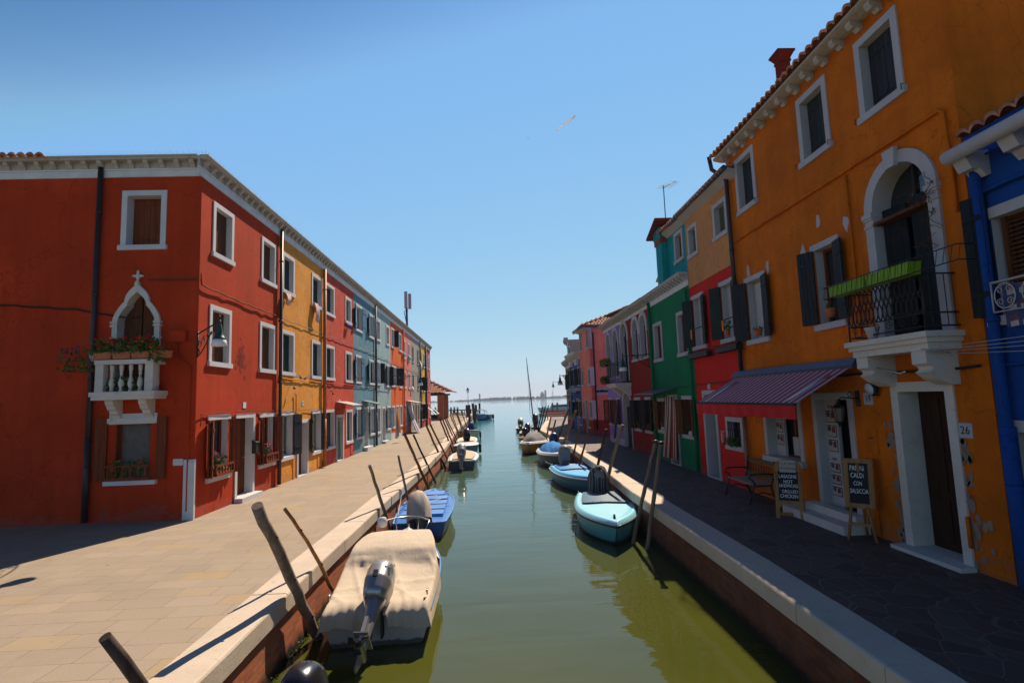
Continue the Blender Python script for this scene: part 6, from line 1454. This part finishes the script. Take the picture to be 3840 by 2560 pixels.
mb,rows=c7.surf(0,1,[(0,.01),(.14,.02),(.15,-.15),(-1,-.15)]); c7.b('deck',mb,bl_('deck_pale',(.42,.40,.36))); outboard(c7,-.1,.55,bl_('motor_cream',(.50,.46,.38)),tilt=60,sc=1.7,y=.15)
c8=Boat('dark boat with a black outboard squeezed against the quay, farthest on the right',4.35,56.5,86,4.4,1.1,.36,hn,rub=dk,pb=2.6)
c8.deck(0,1,bl_('deck_dark2',(.08,.08,.08)),h=.02); outboard(c8,-.1,.6,blackm,tilt=30,sc=1.9,y=.0)
mastT=GY('g',385,210,44.5); mastB=GY('N',665,790,44.0)
t=thing('mast','thin bare wooden mast leaning over the open wooden boat','mast',T(*mastB)); mb=MB(); mb.tube([mastB+Vector((0,0,-.4)),mastB,mastB.lerp(mastT,.6),mastT],[.05,.05,.045,.02],8); mb.build('pole',MT['board_olive'],t,Matrix())
st=GY('N',550,320,44.0); mb=MB(); mb.tube([mastB.lerp(mastT,.62),st],.012,4); mb.tube([mastT,st],.008,4); mb.tube([st,GY('N',600,430,44)],.01,4); mb.tube([mastB.lerp(mastT,.6),GY('g',600,1200,44)],.004,3); mb.build('stay',MT['board_grey'],t,Matrix())
d1=Boat('long white cabin boat moored sideways beyond the right quay end',20.0,119.5,178,10.2,2.6,1.0,bl_('hull_grey_white',(.42,.44,.44)),rub=wd,sheer=.25,rubr=.06)
d1.deck(0,1,wd,h=.03); d1.b('cabin',MB().prism([(2.3,.95),(7.6,1.0),(7.2,1.75),(2.6,1.95)],-.9,.9),wd); d1.b('window_band',MB().prism([(2.6,1.25),(7.0,1.25),(6.8,1.65),(2.8,1.75)],-.93,.93),MT['glass'])
# ------------------------------------------------------------------ MOORING POLES
polem=[woodm('pole_grey',(.25,.19,.145),.6,.45),woodm('pole_brown',(.22,.10,.05),.6,.45),woodm('pole_dark',(.07,.05,.04),.6,.45),woodm('pole_tan',(.34,.17,.07),.6,.5)]
def kx(P,y): return float(np.interp(y,[p[1] for p in P],[p[0] for p in P]))
ORD=['first','second','third','fourth','fifth','sixth','seventh','eighth','ninth','tenth','eleventh','twelfth','thirteenth','fourteenth','fifteenth']
def pole(top,base,side,r,mi=0,dy=-.35,off=.16,mid=(),label='',taper=.8,cap=False,blunt=False,x0=None,jag=0,yb=None):
    P=LK if side=='L' else RK; sg=1 if side=='L' else -1
    Y=20.0
    for _ in range(12):
        d=ray(*base); xx=(x0 if x0 is not None else kx(P,Y)+sg*off); Y=xx/d.x*d.y
    if yb is not None: Y=yb
    B=GY(*base,Y)
    for _ in range(60):      # lean it forward until it clears the kerb
        Tt=GY(*top,B.y+dy)
        if yb is not None or B.z>-.05 or Tt.z<.1: break
        q=B.lerp(Tt,(0.02-B.z)/(Tt.z-B.z)); gap=(q.x-kx(P,q.y))*sg
        if gap>r*.95+.02 or dy<-3.2: break
        dy-=.06*max(1,B.y/12)
    pts=[]
    dirn=(Tt-B).normalized(); B2=B+dirn*((WATER-.9-B.z)/dirn.z)
    K=14; rnd=random.Random(int(Tt.x*100)+int(Tt.y*10)); L=(Tt-B2).length
    seg=[B2]+[GY(m_[0],m_[1],m_[2],B.y+dy*m_[3]) for m_ in mid]+[Tt]
    cum=[0]
    for a,b in zip(seg[:-1],seg[1:]): cum.append(cum[-1]+(b-a).length)
    rr=[]
    for k in range(K+1):
        s_=cum[-1]*k/K; j=max(i for i in range(len(cum)-1) if cum[i]<=s_+1e-6); f=(s_-cum[j])/(cum[j+1]-cum[j])
        p=seg[j].lerp(seg[j+1],min(1,f)); w_=r*(.20+jag); p=p+Vector((rnd.uniform(-w_,w_),rnd.uniform(-w_,w_),0)) if 0<k<K else p
        pts.append(p); rr.append(r*(1-(1-taper)*k/K)*rnd.uniform(.95,1.06))
    t=None
    mb=MB(); seg_=12 if Tt.y<20 else 8
    mb.tube(pts,rr,seg_)
    if Tt.y<20:   # ridged bark
        for v in range(len(mb.v)):
            if v>=seg_ and v<seg_*K: q=(v%seg_); 
    o=mb.build('mooring_pole',polem[mi],None,Matrix()); tag(o,label,'mooring pole','mooring poles')
    if mid or r>.06:
        mb=MB()
        for k in range(3):
            p=pts[K-2-k*3]; mb.lathe([(.0,-.02),(.02,0),(0,.02)],6,(p.x+rr[0]*.9,p.y-rr[0]*.3,p.z))
        mb.build('knot',polem[2],o,Matrix())
    if blunt: pass
    return B,Tt
pole(('G',880,1180),('G',1190,1600),'L',.05,2,dy=-.25,label='short dark pole leaning over the paving at the bottom edge of the picture',off=.2)
pole(('K',125,265),('K',575,1240),'L',.072,0,dy=-.45,off=.17,label='thick grey pole with split bark leaning over the left quay, beside the tarpaulin boat',taper=.9,jag=.1)
pole(('K',330,290),('K',682,880),'L',.036,3,dy=-.35,mid=(('K',660,850,.06),('K',600,710,.3),('K',515,560,.5),('K',455,470,.65),('K',405,390,.8)),label='thin crooked reddish stick leaning over the left quay behind the thick grey pole',taper=.7)
LPL=[(('D',1100,1125),('K',1100,430),.045,0,'straight grey pole between the white and the blue boat'),(('D',1408,1018),('K',1232,205),.042,0,'straight grey pole rising at the left side of the blue boat'),
 (('D',1475,792),('D',1735,1380),.055,1,'tall brown pole just beyond the blue boat, left bank'),(('D',1570,800),('D',1812,1325),.045,2,'slim knobbly pole right of the tall brown pole beyond the blue boat'),
 (('D',1707,700),('D',1925,1185),.06,1,'nearer of the two long parallel brown poles before the silver outboard boat'),(('D',1752,692),('D',1928,1045),.055,1,'farther of the two long parallel brown poles before the silver outboard boat'),
 (('M',265,382),('M',530,1045),.06,2,'dark pole ending behind the white decked boat, left bank'),(('M',285,305),('M',510,860),.055,1,'brown pole with a pale top close to the brick pillars'),
 (('M',352,350),('M',580,850),.055,1,'long thin pole rising behind the fifth left boat'),(('M',380,338),('M',575,740),.05,2,'dark thin pole right of the long thin pole behind the fifth left boat'),
 (('M',460,292),('M',632,690),.06,3,'bent tan pole at the left edge of the beige wooden boat'),(('M',500,285),('M',625,640),.045,3,'thin tan pole touching the bent tan pole'),
 (('M',575,235),('M',690,570),.06,1,'first of four parallel poles behind the beige wooden boat'),(('M',592,240),('M',718,560),.06,1,'second of four parallel poles behind the beige wooden boat'),
 (('M',675,215),('M',795,540),.06,2,'third of four parallel poles behind the beige wooden boat'),(('M',737,205),('M',828,520),.05,2,'last of four parallel poles behind the beige wooden boat')]
for i,(a,b,r,mi,l) in enumerate(LPL): pole(a,b,'L',r,mi,dy=-.35,label=l)
for (a,b,r,Y,l) in ((('M',782,95),('M',800,360),.16,80,'upright pile standing left of the lamp post'),(('M',833,92),('M',845,455),.17,72,'upright pile standing right in front of the lamp post'),(('M',907,65),('M',935,415),.19,80,'tall rounded pile beside the bow of the dark blue work boat'),(('M',965,90),('M',958,300),.19,88,'blunt pile behind the bow of the dark blue work boat'),(('M',1035,60),('M',1035,215),.17,98,'single pile rising behind the canopy of the dark blue work boat')):
    pole(a,b,'L',r,2,dy=0,yb=Y,label=l,taper=1)
for i,(x,y0,y1) in enumerate(((170,135,272),(475,130,258),(542,125,268),(605,130,256))):
    Y=118; B=GY('M',x+3,y1,Y); Tt=GY('M',x,y0,Y); t=thing('channel_pile',['pile with a pale painted head seen between the crimson house and the pillars','first of three piles with pale and pink heads behind the quay rail','middle of three piles with pale and pink heads behind the quay rail','last of three piles with pale and pink heads behind the quay rail'][i],'pile',T(B.x,B.y,WATER),'painted mooring piles')
    m_=B.lerp(Tt,.62); MB().tube([Vector((B.x,B.y,-2)),m_],.22,10).build('pile',polem[2],t,Matrix()); MB().tube([m_,B.lerp(Tt,.72)],.225,10).build('red_band',flat('band_pink',(.45,.10,.14),.7),t,Matrix()); MB().tube([B.lerp(Tt,.72),B.lerp(Tt,.93),Tt],[.225,.225,.1],10).build('white_head',MT['white'],t,Matrix())
RPL=[(('O',1505,315),('O',1382,1290),.052,0,'tall grey pole in front, right bank, with the light blue boat tied to it'),(('O',1450,300),('O',1310,920),.05,0,'tall grey pole just behind the front one on the right bank'),
 (('O',1100,120),('O',945,650),.06,0,'long pole before the arched maroon doorway, right bank'),(('O',920,165),('O',830,570),.055,2,'dark pole left of the long one before the maroon doorway'),
 (('O',747,150),('O',655,470),.05,1,'red brown pole before the rose house alley wall'),(('O',655,120),('O',580,395),.05,1,'red brown pole before the rose house front'),
 (('N',1635,245),('N',1320,1060),.075,3,'long golden brown pole beside the grey covered ochre boat'),(('N',1460,190),('N',1200,930),.07,3,'golden brown pole crossing the royal blue house'),
 (('N',1155,455),('N',1048,860),.065,3,'shorter golden pole standing right of the red bench end'),(('N',1042,385),('N',950,810),.065,3,'golden pole crossing the middle of the red bench'),
 (('N',985,118),('N',870,560),.07,2,'first of three dark crossing poles left of the red bench'),(('N',910,140),('N',790,650),.08,2,'thick middle one of three dark crossing poles left of the red bench'),(('N',850,145),('N',745,640),.08,2,'leftmost of three dark crossing poles by the lagoon')]
for i,(a,b,r,mi,l) in enumerate(RPL):
    q=pole(a,b,'R',r,mi,dy=-.25,label=l,yb={10:60,11:56,12:55}.get(i))
    if i in (0,1): Tt=q[1]; tag(MB().lathe([(.07,0),(.07,.05),(.0,.06)],12,(Tt.x,Tt.y,Tt.z-.02)).build('pole_cap',MT['iron'],[o for o in bpy.data.objects if o.get('label')==l][0],Matrix()))
for i,(x,y0,y1) in enumerate(((1075,60,310),(1190,50,300))):
    B=GY('N',x,y1,114); Tt=GY('N',x,y0,114); tag(MB().tube([Vector((B.x,B.y,-2)),B.lerp(Tt,.9),Tt],[.22,.22,.12],10).build('mooring_pole',polem[0],None,Matrix()),['left one of two tall piles in front of the white cabin boat','right one of two tall piles in front of the white cabin boat'][i],'mooring pole','mooring poles')
# mooring lines
def rope(pts,label,r=.010,mat='istria',sag=.12):
    P=[]
    for a,b in zip(pts[:-1],pts[1:]):
        for i in range(9): t=i/8; p=Vector(a).lerp(Vector(b),t); p.z-=sag*math.sin(math.pi*t); P.append(p)
    tag(MB().tube(P,r,5).build('mooring_rope',MT[mat],None,Matrix()),label,'rope')
bt=lambda b,x,y,z: b.M@Vector((x,y,z))
a=GY('O',1440,1060,12.6); rope([bt(c1,.6,.62,.62),a],'pale rope tying the light blue boat to the front pole of the right bank',.012,sag=.06)
rope([bt(b2,.3,.6,.5),bt(b2,1.4,.72,.5),(-2.75,16.4,.03)],'pale rope running from the blue boat to the left kerb',.01)
rope([bt(c2,.4,-.65,.65),bt(c2,.2,-.9,.75)],'short rope on the sky blue boat',.01,sag=.02)
# ------------------------------------------------------------------ STREET LAMPS
def bell_lamp(parent,x,y,z,s=1.0):
    mb=MB(); mb.lathe([(.012,.16),(.03,.13),(.018,.10),(.035,.06),(.05,0),(.062,-.06),(.066,-.12),(.10,-.19),(.13,-.22),(.13,-.24)],14,(0,0,0)); h=mb.build('lamp_hood',MT['green_iron'],parent,T(x,y,z)@Matrix.Scale(s,4))
    mb=MB(); mb.lathe([(.125,-.24),(.135,-.30),(.15,-.37),(.14,-.375),(.115,-.30),(.10,-.24)],14); mb.build('lamp_glass',flat('lamp_glass',(.75,.72,.75),.2,.05,4,.5,0,0),parent,T(x,y,z)@Matrix.Scale(s,4))
    MB().lathe([(0,-.24),(.03,-.26),(.045,-.31),(.0,-.36)],8).build('bulb',flat('bulb',(.8,.7,.6),.3),parent,T(x,y,z)@Matrix.Scale(s,4))
def bracket_lamp(label,A,B,drop,s=1.0,name='street_lamp'):
    """scrolled iron bracket from wall point A to arm tip B, bell lamp hanging at B"""
    A=Vector(A);B=Vector(B); t=thing(name,label,'street lamp',T(*A),'iron bracket lamps'); mb=MB(); d=B-A; L=d.length
    mb.tube([A,B],.016*s,6); mb.tube([A+Vector((0,0,.06)),A+Vector((0,0,-.5*s))],.02*s,6); hd=Vector((d.x,d.y,0)).normalized()
    P=[A+Vector((0,0,-.48*s))+hd*(L*.62*q/10)+Vector((0,0,(.46*s)*(q/10)**1.6)) for q in range(11)]; mb.tube(P,.014*s,5)
    for k,(f,dz,r) in enumerate(((.12,-.2,.10),(.30,-.14,.075),(.46,-.09,.055),(.08,-.38,.06),(.62,-.05,.045))):
        c=A+hd*(L*f)+Vector((0,0,dz*s)); P=[]
        for q in range(15):
            a=q/14*1.35*2*math.pi*(1 if k%2 else -1)+1; rr=r*s*(1-.75*q/14); P.append(c+hd*(rr*math.cos(a))+Vector((0,0,rr*math.sin(a))))
        mb.tube(P,.009*s,4,False)
    mb.build('bracket',MT['iron'],t,Matrix())
    mb=MB(); mb.tube([B+Vector((0,0,.10)),B+Vector((0,0,-drop))],.012*s,5); mb.lathe([(0,.0),(.03,.03),(.0,.10)],6,(B.x,B.y,B.z+.04)); mb.build('hanger',MT['iron'],t,Matrix())
    bell_lamp(t,B.x,B.y,B.z-drop-.12*s,s); return t
bracket_lamp('green bell lamp on a scrolled iron bracket at the corner of the red corner house',(-6.95,13.0,4.28),(-6.05,12.2,4.45),.02,1.1)
pB=GY('D',1640,165,37.5); pA=GY('D',1408,195,36.0); bracket_lamp('bell lamp on a long iron arm reaching out from the light blue and orange houses',(-6.95,37.3,pA.z+.25),(pB.x,pB.y,pB.z),.03,1.3)
mA=RF.at('e',1235,1255); tipY=60-mA[0]-.0
pB=GY('e',870,1218,tipY-.0); print('lampR',tipY,pB)
bracket_lamp('bell lamp on a scrolled arm fixed between the maroon and emerald houses',(6.36,tipY,mA[1]+.25),(pB.x,tipY-.3,pB.z),.03,1.1)
pB=GY('g',1042,565,44.6); bracket_lamp('upper bell lamp silhouetted against the sky beside the far right houses',(6.3,44.6,pB.z+.05),(pB.x,44.6,pB.z),.03,1.5)
pB=GY('g',908,692,47.6); bracket_lamp('smaller far bell lamp silhouetted above the lagoon horizon',(6.52,47.6,pB.z+.05),(pB.x,47.6,pB.z),.03,.85)
# lamp post on the left quay end
b=G('F',1340,800); tp=GY('F',1328,268,b.y); H_l=tp.z
t=thing('lamp_post','cast iron lamp post with a glass lantern at the end of the left quay','street lamp',T(b.x,b.y,0))
mb=MB(); mb.lathe([(.2,0),(.2,.15),(.12,.3),(.14,.5),(.09,.9),(.07,1.1),(.09,1.15),(.055,1.3),(.05,H_l*.55),(.07,H_l*.56),(.04,H_l*.58),(.035,H_l-1.15),(.09,H_l-1.1),(.03,H_l-1.05)],10); mb.build('post',MT['iron'],t)
mb=MB(); z=H_l-1.0; mb.lathe([(.14,z),(.26,z+.55),(.30,z+.56),(.12,z+.78),(.05,z+.85),(.04,z+.95),(0,z+1.05)],6,smooth=False); mb.build('lantern_frame',MT['iron'],t)
mb=MB(); mb.lathe([(.155,z+.04),(.268,z+.52)],6,smooth=False); mb.build('lantern_glass',flat('pale_glass',(.55,.55,.52),.2),t)
# ------------------------------------------------------------------ SHELTER, BENCHES, RAIL, QUAY END
t=thing('tiled_shelter','open brick pillared shelter with a red tiled roof, left quay end','shelter',T(-9,78,0))
for (x,y) in ((-7.2,75.2),(-7.2,83.2),(-6.9,79.5),(-13.5,75.2),(-13.5,83.2)):
    h=3.35; mb=MB(); mb.box(x-.4,x+.4,y-.4,y+.4,0,h); mb.build('pillar',MT['brick_dry'],t,Matrix())
mb=MB(); mb.box(-14.2,-6.5,74.7,75.1,3.35,3.6); mb.box(-14.2,-6.5,83.2,83.6,3.35,3.6); mb.box(-7.5,-7.0,75.1,83.2,3.35,3.58)
for i in range(12): mb.box(-14+i*.6,-13.85+i*.6,74.0,84.2,3.6,3.75)
mb.build('beam',MT['board_brown'],t,Matrix())
mb=MB(); ez=3.72; sl=.50; x0,x1,y0,y1=-16,-5.6,73.6,84.6; half=(y1-y0)/2
for r_ in range(9):
    f=r_/9; 
    w0=half*f; run=half/9*math.sqrt(1+sl*sl)
    tiled(mb,(x0,y0+w0+half/9,ez+sl*(w0+half/9)),(1,0,0),Vector((0,-1,-sl)).normalized(),(x1-w0)-x0,run,pitch=.28,row=.62,amp=.07)
    tiled(mb,(x1-w0-half/9,y0+w0,ez+sl*(w0+half/9)),(0,1,0),Vector((1,0,-sl)).normalized(),(y1-w0)-(y0+w0),run,pitch=.28,row=.62,amp=.07)
mb.tube([(x1,y0,ez+.05),(x1-half,y0+half,ez+sl*half+.08),(x0,y0+half,ez+sl*half+.08)],.11,6)
mb.build('roof',MT['tile'],t,Matrix())
mb=MB(); mb.box(-13.8,-7.0,99.0,99.4,.55,.75)
mb=MB(); mb.tube([(-14,100.6,.75),(-3.9,100.6,.75)],.11,6)
for i in range(7): mb.box(-13.8+i*1.6,-13.6+i*1.6,100.5,100.7,0,.7)
tag(mb.build('quay_rail',MT['board_grey'],None,Matrix()),'low grey rail along the far end of the left quay','rail')
def slat_bench(label,x0,x1,y,wood_,n=4,d=.5,back=True,h=.45,leg='iron'):
    t=thing('bench',label,'bench',T((x0+x1)/2,y,0)); mb=MB()
    for i in range(n): mb.box(x0,x1,y-d/2+i*d/n+.01,y-d/2+(i+1)*d/n-.01,h-.04,h)
    mb.build('seat',wood_,t,Matrix())
    if back:
        mb=MB()
        for i in range(3): mb.box(x0,x1,y+d/2+.03*i,y+d/2+.03+.03*i,h+.12+i*.15,h+.23+i*.15)
        mb.build('backrest',wood_,t,Matrix())
    for x in (x0+.1,x1-.15): MB().box(x,x+.06,y-d/2+.03,y+d/2,0,h-.04).build('leg',MT[leg],t,Matrix())
    return t
rb=flat('bench_red',(.42,.09,.04),.6,.15)
slat_bench('long red slatted bench across the sunny end of the right quay',5.95,8.1,60.9,rb,5,.7,True,.5,'iron')
slat_bench('weathered pale wooden bench on the left quay by the mooring poles',-5.4,-3.6,69.5,MT['board_olive'] if 0 else woodm('bench_pale',(.38,.27,.18),1,.6),4,.6,True)
mb=MB(); mb.box(5.9,9.5,70.5,71.0,0,.5); tag(mb.build('low_wall',MT['kerb'],None,Matrix()),'low pale stone wall behind the red bench at the quay end','wall')
# dark figures of clutter in the shade of the shelter
mb=MB(); rnd=random.Random(14)
for i in range(9): mb.lathe([(.1,0),(.35,.15),(.3,.5),(.1,.62),(0,.65)],8,(-10.2+i*.33,79+rnd.uniform(-.5,.5),0))
tag(mb.build('net_pile',MT['rubber'],None,Matrix()),'dark heap of nets in the shade of the tiled shelter','nets')
# ------------------------------------------------------------------ BENCH AND BOARDS BY THE SHOP
def park_bench():
    # against the amber wall: local frame = wall frame
    u0,u1=46.75,48.0; t=thing('park_bench','cast iron park bench with pale wooden slats beside the shop window','bench',RF.M@T((u0+u1)/2,-.4,0)); M=RF.M
    mb=MB()
    for i in range(6): y=-.72+i*.085; mb.box(u0+.03,u1-.03,y,y+.065,.42,.445)
    mb.build('seat',woodm('bench_slats',(.34,.26,.20),1,.6,0),t,M)
    mb=MB(); mb.box(u0+.03,u1-.03,-.20,-.17,.82,.88); mb.box(u0+.03,u1-.03,-.24,-.21,.50,.56); mb.m=1
    for i in range(9):
        c=u0+.14+i*.12; mb.tube([(c+.05*math.cos(q/12*6.283),-.21,.69+.09*math.sin(q/12*6.283)) for q in range(13)],.007,4,False)
    mb.build('backrest',[MT['board_olive'],MT['iron']],t,M)
    for u in (u0,u1):
        mb=MB(); mb.tube([(u,-.18,.92),(u,-.23,.55),(u,-.30,.40),(u,-.68,.40),(u,-.74,.2),(u,-.80,.0)],.02,6); mb.tube([(u,-.30,.40),(u,-.26,.2),(u,-.16,0)],.02,6); mb.tube([(u,-.22,.64),(u,-.5,.66),(u,-.74,.64),(u,-.78,.58),(u,-.72,.54),(u,-.66,.46),(u,-.68,.40)],.018,6); mb.tube([(u,-.68,.2),(u,-.5,.26),(u,-.28,.2)],.014,5)
        mb.build('side_frame',MT['iron'],t,M)
park_bench()
bw_=woodm('board_frame',(.34,.17,.07),1,.7)
def chalkboard(kind,c,pl,pr,hgt,label,lines):
    A=G(c,*pl); B=G(c,*pr); F_=Frame((A.x,A.y),(B.x,B.y)); w=(B-A).length; t=thing('chalkboard_sign',label,'chalkboard',F_.M@T(w/2,0,0)); lean=R(9)
    M=F_.M@RX(-lean)
    if kind=='A':
        zb,zt=.27,hgt
        mb=MB(); 
        for x in (0,w-.07): mb.box(x,x+.07,-.012,.012,0,zt-.1)
        mb.box(.07,w-.07,-.012,.012,zb,zb+.07); mb.prism([(.07,zb-.08),(.07,zb),(.15,zb)],-.011,.011); mb.prism([(w-.07,zb-.08),(w-.15,zb),(w-.07,zb)],-.011,.011)
        P=[(0,zt-.1)]+[(w/2-w/2*math.cos(q/12*math.pi),zt-.1+.16*math.sin(q/12*math.pi)) for q in range(1,12)]+[(w,zt-.1),(w,zt-.18),(0,zt-.18)]
        mb.prism(P,-.0125,.0125); mb.build('frame',bw_,t,M); bz0,bz1=zb+.07,zt-.18; bx0,bx1=.07,w-.07
        mb=MB(); mb.box(0,w,.28,.30,0,.06)
        for x in (0,w-.06): mb.tube([(x+.03,.05,zt-.2),(x+.03,.34,.0)],.02,6)
        mb.build('rear_leg',bw_,t,F_.M)
        mb=MB(); mb.box(w*.22,w*.80,-.018,-.0126,zt-.2,zt+.03); h_=mb.build('header',flat('header_card',(.40,.36,.30),.7),t,M)
        text_mesh('CUCINA',.075,'lettering',MT['text'],h_,M@T(w*.51,-.02,zt-.035)@RX(R(90))); text_mesh('CASALINGA',.062,'lettering',MT['text'],h_,M@T(w*.51,-.02,zt-.125)@RX(R(90)))
    else:
        zb,zt=.52,hgt; mb=MB(); f=.075
        mb.box(0,f,-.012,.012,zb,zt); mb.box(w-f,w,-.012,.012,zb,zt); mb.box(f,w-f,-.012,.012,zb,zb+f); mb.box(f,w-f,-.012,.012,zt-f,zt); mb.build('frame',bw_,t,M); bx0,bx1,bz0,bz1=f,w-f,zb+f,zt-f
        for x,x2 in ((.10,.02),(w-.10,w-.02)): mb=MB(); mb.tube([(x,.02,zb+.02),(x2,.02,0)],.024,4); mb.build('leg',bw_,t,F_.M)
        mb=MB(); mb.tube([(w/2,.15,zt-.1),(w/2,.42,0)],.022,4); mb.build('leg',bw_,t,F_.M); MB().box(.06,w-.06,.015,.04,.24,.29).build('brace',bw_,t,F_.M)
    p=MB().box(bx0,bx1,-.004,.006,bz0,bz1).build('blackboard',flat('blackboard',(.012,.012,.014),.7,.2),t,M)
    for txt,sz,fx,fz,sx in lines:
        o=text_mesh(txt,sz,'chalk_text',MT['chalk'],p,Matrix(),extrude=.001); wd_=max(v.co.x for v in o.data.vertices)-min(v.co.x for v in o.data.vertices)
        k_=sx*(bx1-bx0)/wd_; finish_M=M@T(bx0+(bx1-bx0)*fx,-.006,bz0+(bz1-bz0)*fz)@RX(R(90))@Matrix.Diagonal((k_,.95,1,1)); o.matrix_basis=WM[p].inverted()@finish_M
MT['chalk'].node_tree.nodes['Principled BSDF'].inputs['Roughness'].default_value=.9
chalkboard('A','d',(575,1090),(772,1106),1.08,'arched chalkboard offering lasagne, hot sandwiches and grilled chicken',[('LASAGNE',.10,.49,.82,.88),('HOT',.095,.5,.64,.45),('SANDWICHES',.095,.51,.50,.94),('GRILLED',.09,.56,.31,.78),('CHICKEN',.10,.51,.15,.88)])
chalkboard('B','d',(1065,1240),(1280,1268),1.32,'easel chalkboard reading panini caldi con salsiccia in front of the shop step',[('PANiNi',.13,.44,.87,.72),('CALDi',.12,.44,.69,.66),('CON',.10,.45,.49,.42),('SALSiCCiA',.11,.5,.30,.92)])
# ------------------------------------------------------------------ ROOF MAST, CONTRAIL, BIRD
b=GY('C',1475,1080,45); tp=GY('C',1465,710,45); t=thing('mobile_mast','antenna mast with tall white panel antennas rising above the left row roofs','antenna mast',T(b.x-2,b.y,8))
sc_=(b.x-1.5)/b.x; 
b=GY('C',1475,1080,48); tp=GY('C',1465,710,48)
MB().tube([b+Vector((0,0,-1.2)),b.lerp(tp,.55)],.10,8).build('mast',MT['zinc'],t,Matrix()); 
q0=b.lerp(tp,.52); q1=tp
for dx in (-.05,.25): MB().box(q0.x-.13+dx,q0.x+.13+dx,q0.y-.1+dx,q0.y+.1+dx,q0.z,q1.z-(.0 if dx<0 else .15)).build('panel',MT['board_olive'] if 0 else flat('panel_grey',(.30,.28,.33),.5),t,Matrix())
MB().tube([b,b+Vector((-.25,0,1.4)),b.lerp(tp,.5)],.03,4).build('cable',MT['wire'],t,Matrix())
def sky_pt(px_,py_,dist):
    d=(CR_*((px_-1920)/F)-CU_*((py_-1280)/F)+CF_).normalized(); return Vector((0,0,CH))+d*dist
n_=N('contrail_ice'); tl_=n_.new('ShaderNodeBsdfTranslucent'); tl_.inputs[0].default_value=(.95,.95,.95,1); df_=n_.new('ShaderNodeBsdfDiffuse'); df_.inputs[0].default_value=(.95,.95,.95,1); mx_=n_.new('ShaderNodeMixShader'); n_.L(tl_.outputs[0],mx_.inputs[1]); n_.L(df_.outputs[0],mx_.inputs[2]); n_.L(mx_.outputs[0],n_.t.nodes['Material Output'].inputs[0]); contrail_m=n_.m
p0=sky_pt(2085,492,5200); p1=sky_pt(2158,434,5000)
tag(MB().tube([p0,p0.lerp(p1,.5),p0.lerp(p1,.85),p1],[3,8,11,5],8).build('contrail',contrail_m,None,Matrix()),'short white contrail in the blue sky above the canal','contrail')
bp=sky_pt(1980,518,160); t=MB(); t.add([bp+Vector((-.6,0,.12)),bp+Vector((0,.15,0)),bp+Vector((.6,0,.10)),bp+Vector((0,-.1,-.05))],[(0,1,3),(1,2,3)]); t.tube([bp+Vector((0,-.3,0)),bp,bp+Vector((0,.35,.02))],[.02,.07,.02],6); tag(t.build('gull',MT['board_grey'],None,Matrix()),'tiny gull gliding high above the canal','bird')
# ------------------------------------------------------------------ FAR SHORE
land=MB(); land.box(-2550,2550,1900,2300,WATER-1,WATER+1.2); land.build('far_shore',flat('marsh',(.16,.15,.08),.9,.3,.01),kind='structure')
rnd=random.Random(77); mb=MB()
for i in range(1500):
    x=rnd.uniform(-1500,1600); y=1915+rnd.random()*60; base=3+2.5*math.sin(x*.006)+2*math.sin(x*.017+1); s_=rnd.uniform(2.5,6)
    hh=max(2,base+rnd.uniform(-2,3)+(3 if -350<x<200 else 0))
    rows=[]
    for k,(f,rr) in enumerate(((0,.8),(.3,1.0),(.7,.75),(.93,.35))): rows.append([(x+s_*rr*math.cos(a/7*6.283+k)*rnd.uniform(.8,1.2),y+s_*rr*math.sin(a/7*6.283+k),WATER+hh*f*1.05*rnd.uniform(.92,1.08)) for a in range(7)])
    mb.grid(rows,smooth=False,closed=True); mb.add(rows[-1],[tuple(range(7))])
mb.build('far_trees',flat('far_foliage',(.035,.055,.03),.9,.5,.05),kind='stuff',label='far off belt of trees along the low shore across the lagoon')
def far(name,label,cat,px_,w_,h_,roofh=0,mat=None,tower=False):
    p=sky_pt(px_,1500,1950); s_=1950/p.y; x=p.x; y=1950*1.0
    x=(CR_*((px_-1920)/F)-CU_*((1495-1280)/F)+CF_); x=x.x/x.y*y
    t=thing(name,label,cat,T(x,y,0)); MB().box(x-w_/2,x+w_/2,y-5,y+5,0,h_).build('wall',mat,t,Matrix())
    if roofh: MB().add([(x-w_/2,y-5,h_),(x+w_/2,y-5,h_),(x+w_/2,y+5,h_),(x-w_/2,y+5,h_),(x,y,h_+roofh)],[(0,1,4),(1,2,4),(2,3,4),(3,0,4)]).build('roof',MT['tile'],t,Matrix())
fm=flat('far_brick',(.20,.13,.11),.9)
far('bell_tower','thin bell tower on the far shore left of the canal mouth','tower',1799,5,24,0,fm)
far('bell_tower','bell tower on the far shore between the domed church and the crane','tower',2046,6,28,3,fm)
far('church','domed church on the far shore near the right bank','church',2034,14,16,10,fm)
far('far_house','long pale building on the far shore beside the crane','building',2085,36,7,0,flat('far_pale',(.5,.48,.44),.9))
p=(CR_*((2074-1920)/F)-CU_*((1495-1280)/F)+CF_); x=p.x/p.y*1950
t=thing('crane','slender green crane standing on the far shore','crane',T(x,1950,0)); MB().tube([(x,1950,0),(x,1950,28)],.8,5).build('mast',MT['zinc'],t,Matrix()); MB().tube([(x-4,1950,8),(x+3,1950,38)],.5,5).build('boom',MT['zinc'],t,Matrix())

# ------------------------------------------------------------------ HAZE over the lagoon
hm=bpy.data.materials.new('haze_air'); hm.use_nodes=True; ht=hm.node_tree; ht.nodes.clear(); ho=ht.nodes.new('ShaderNodeOutputMaterial'); hv=ht.nodes.new('ShaderNodeVolumePrincipled'); hv.inputs['Color'].default_value=(.75,.85,1,1); hv.inputs['Density'].default_value=.00022; hv.inputs['Anisotropy'].default_value=0; ht.links.new(hv.outputs[0],ho.inputs['Volume'])
tag(MB().box(-2700,2700,-90,2500,WATER-1.9-1,60).build('haze',hm,None,Matrix()),kind='stuff')
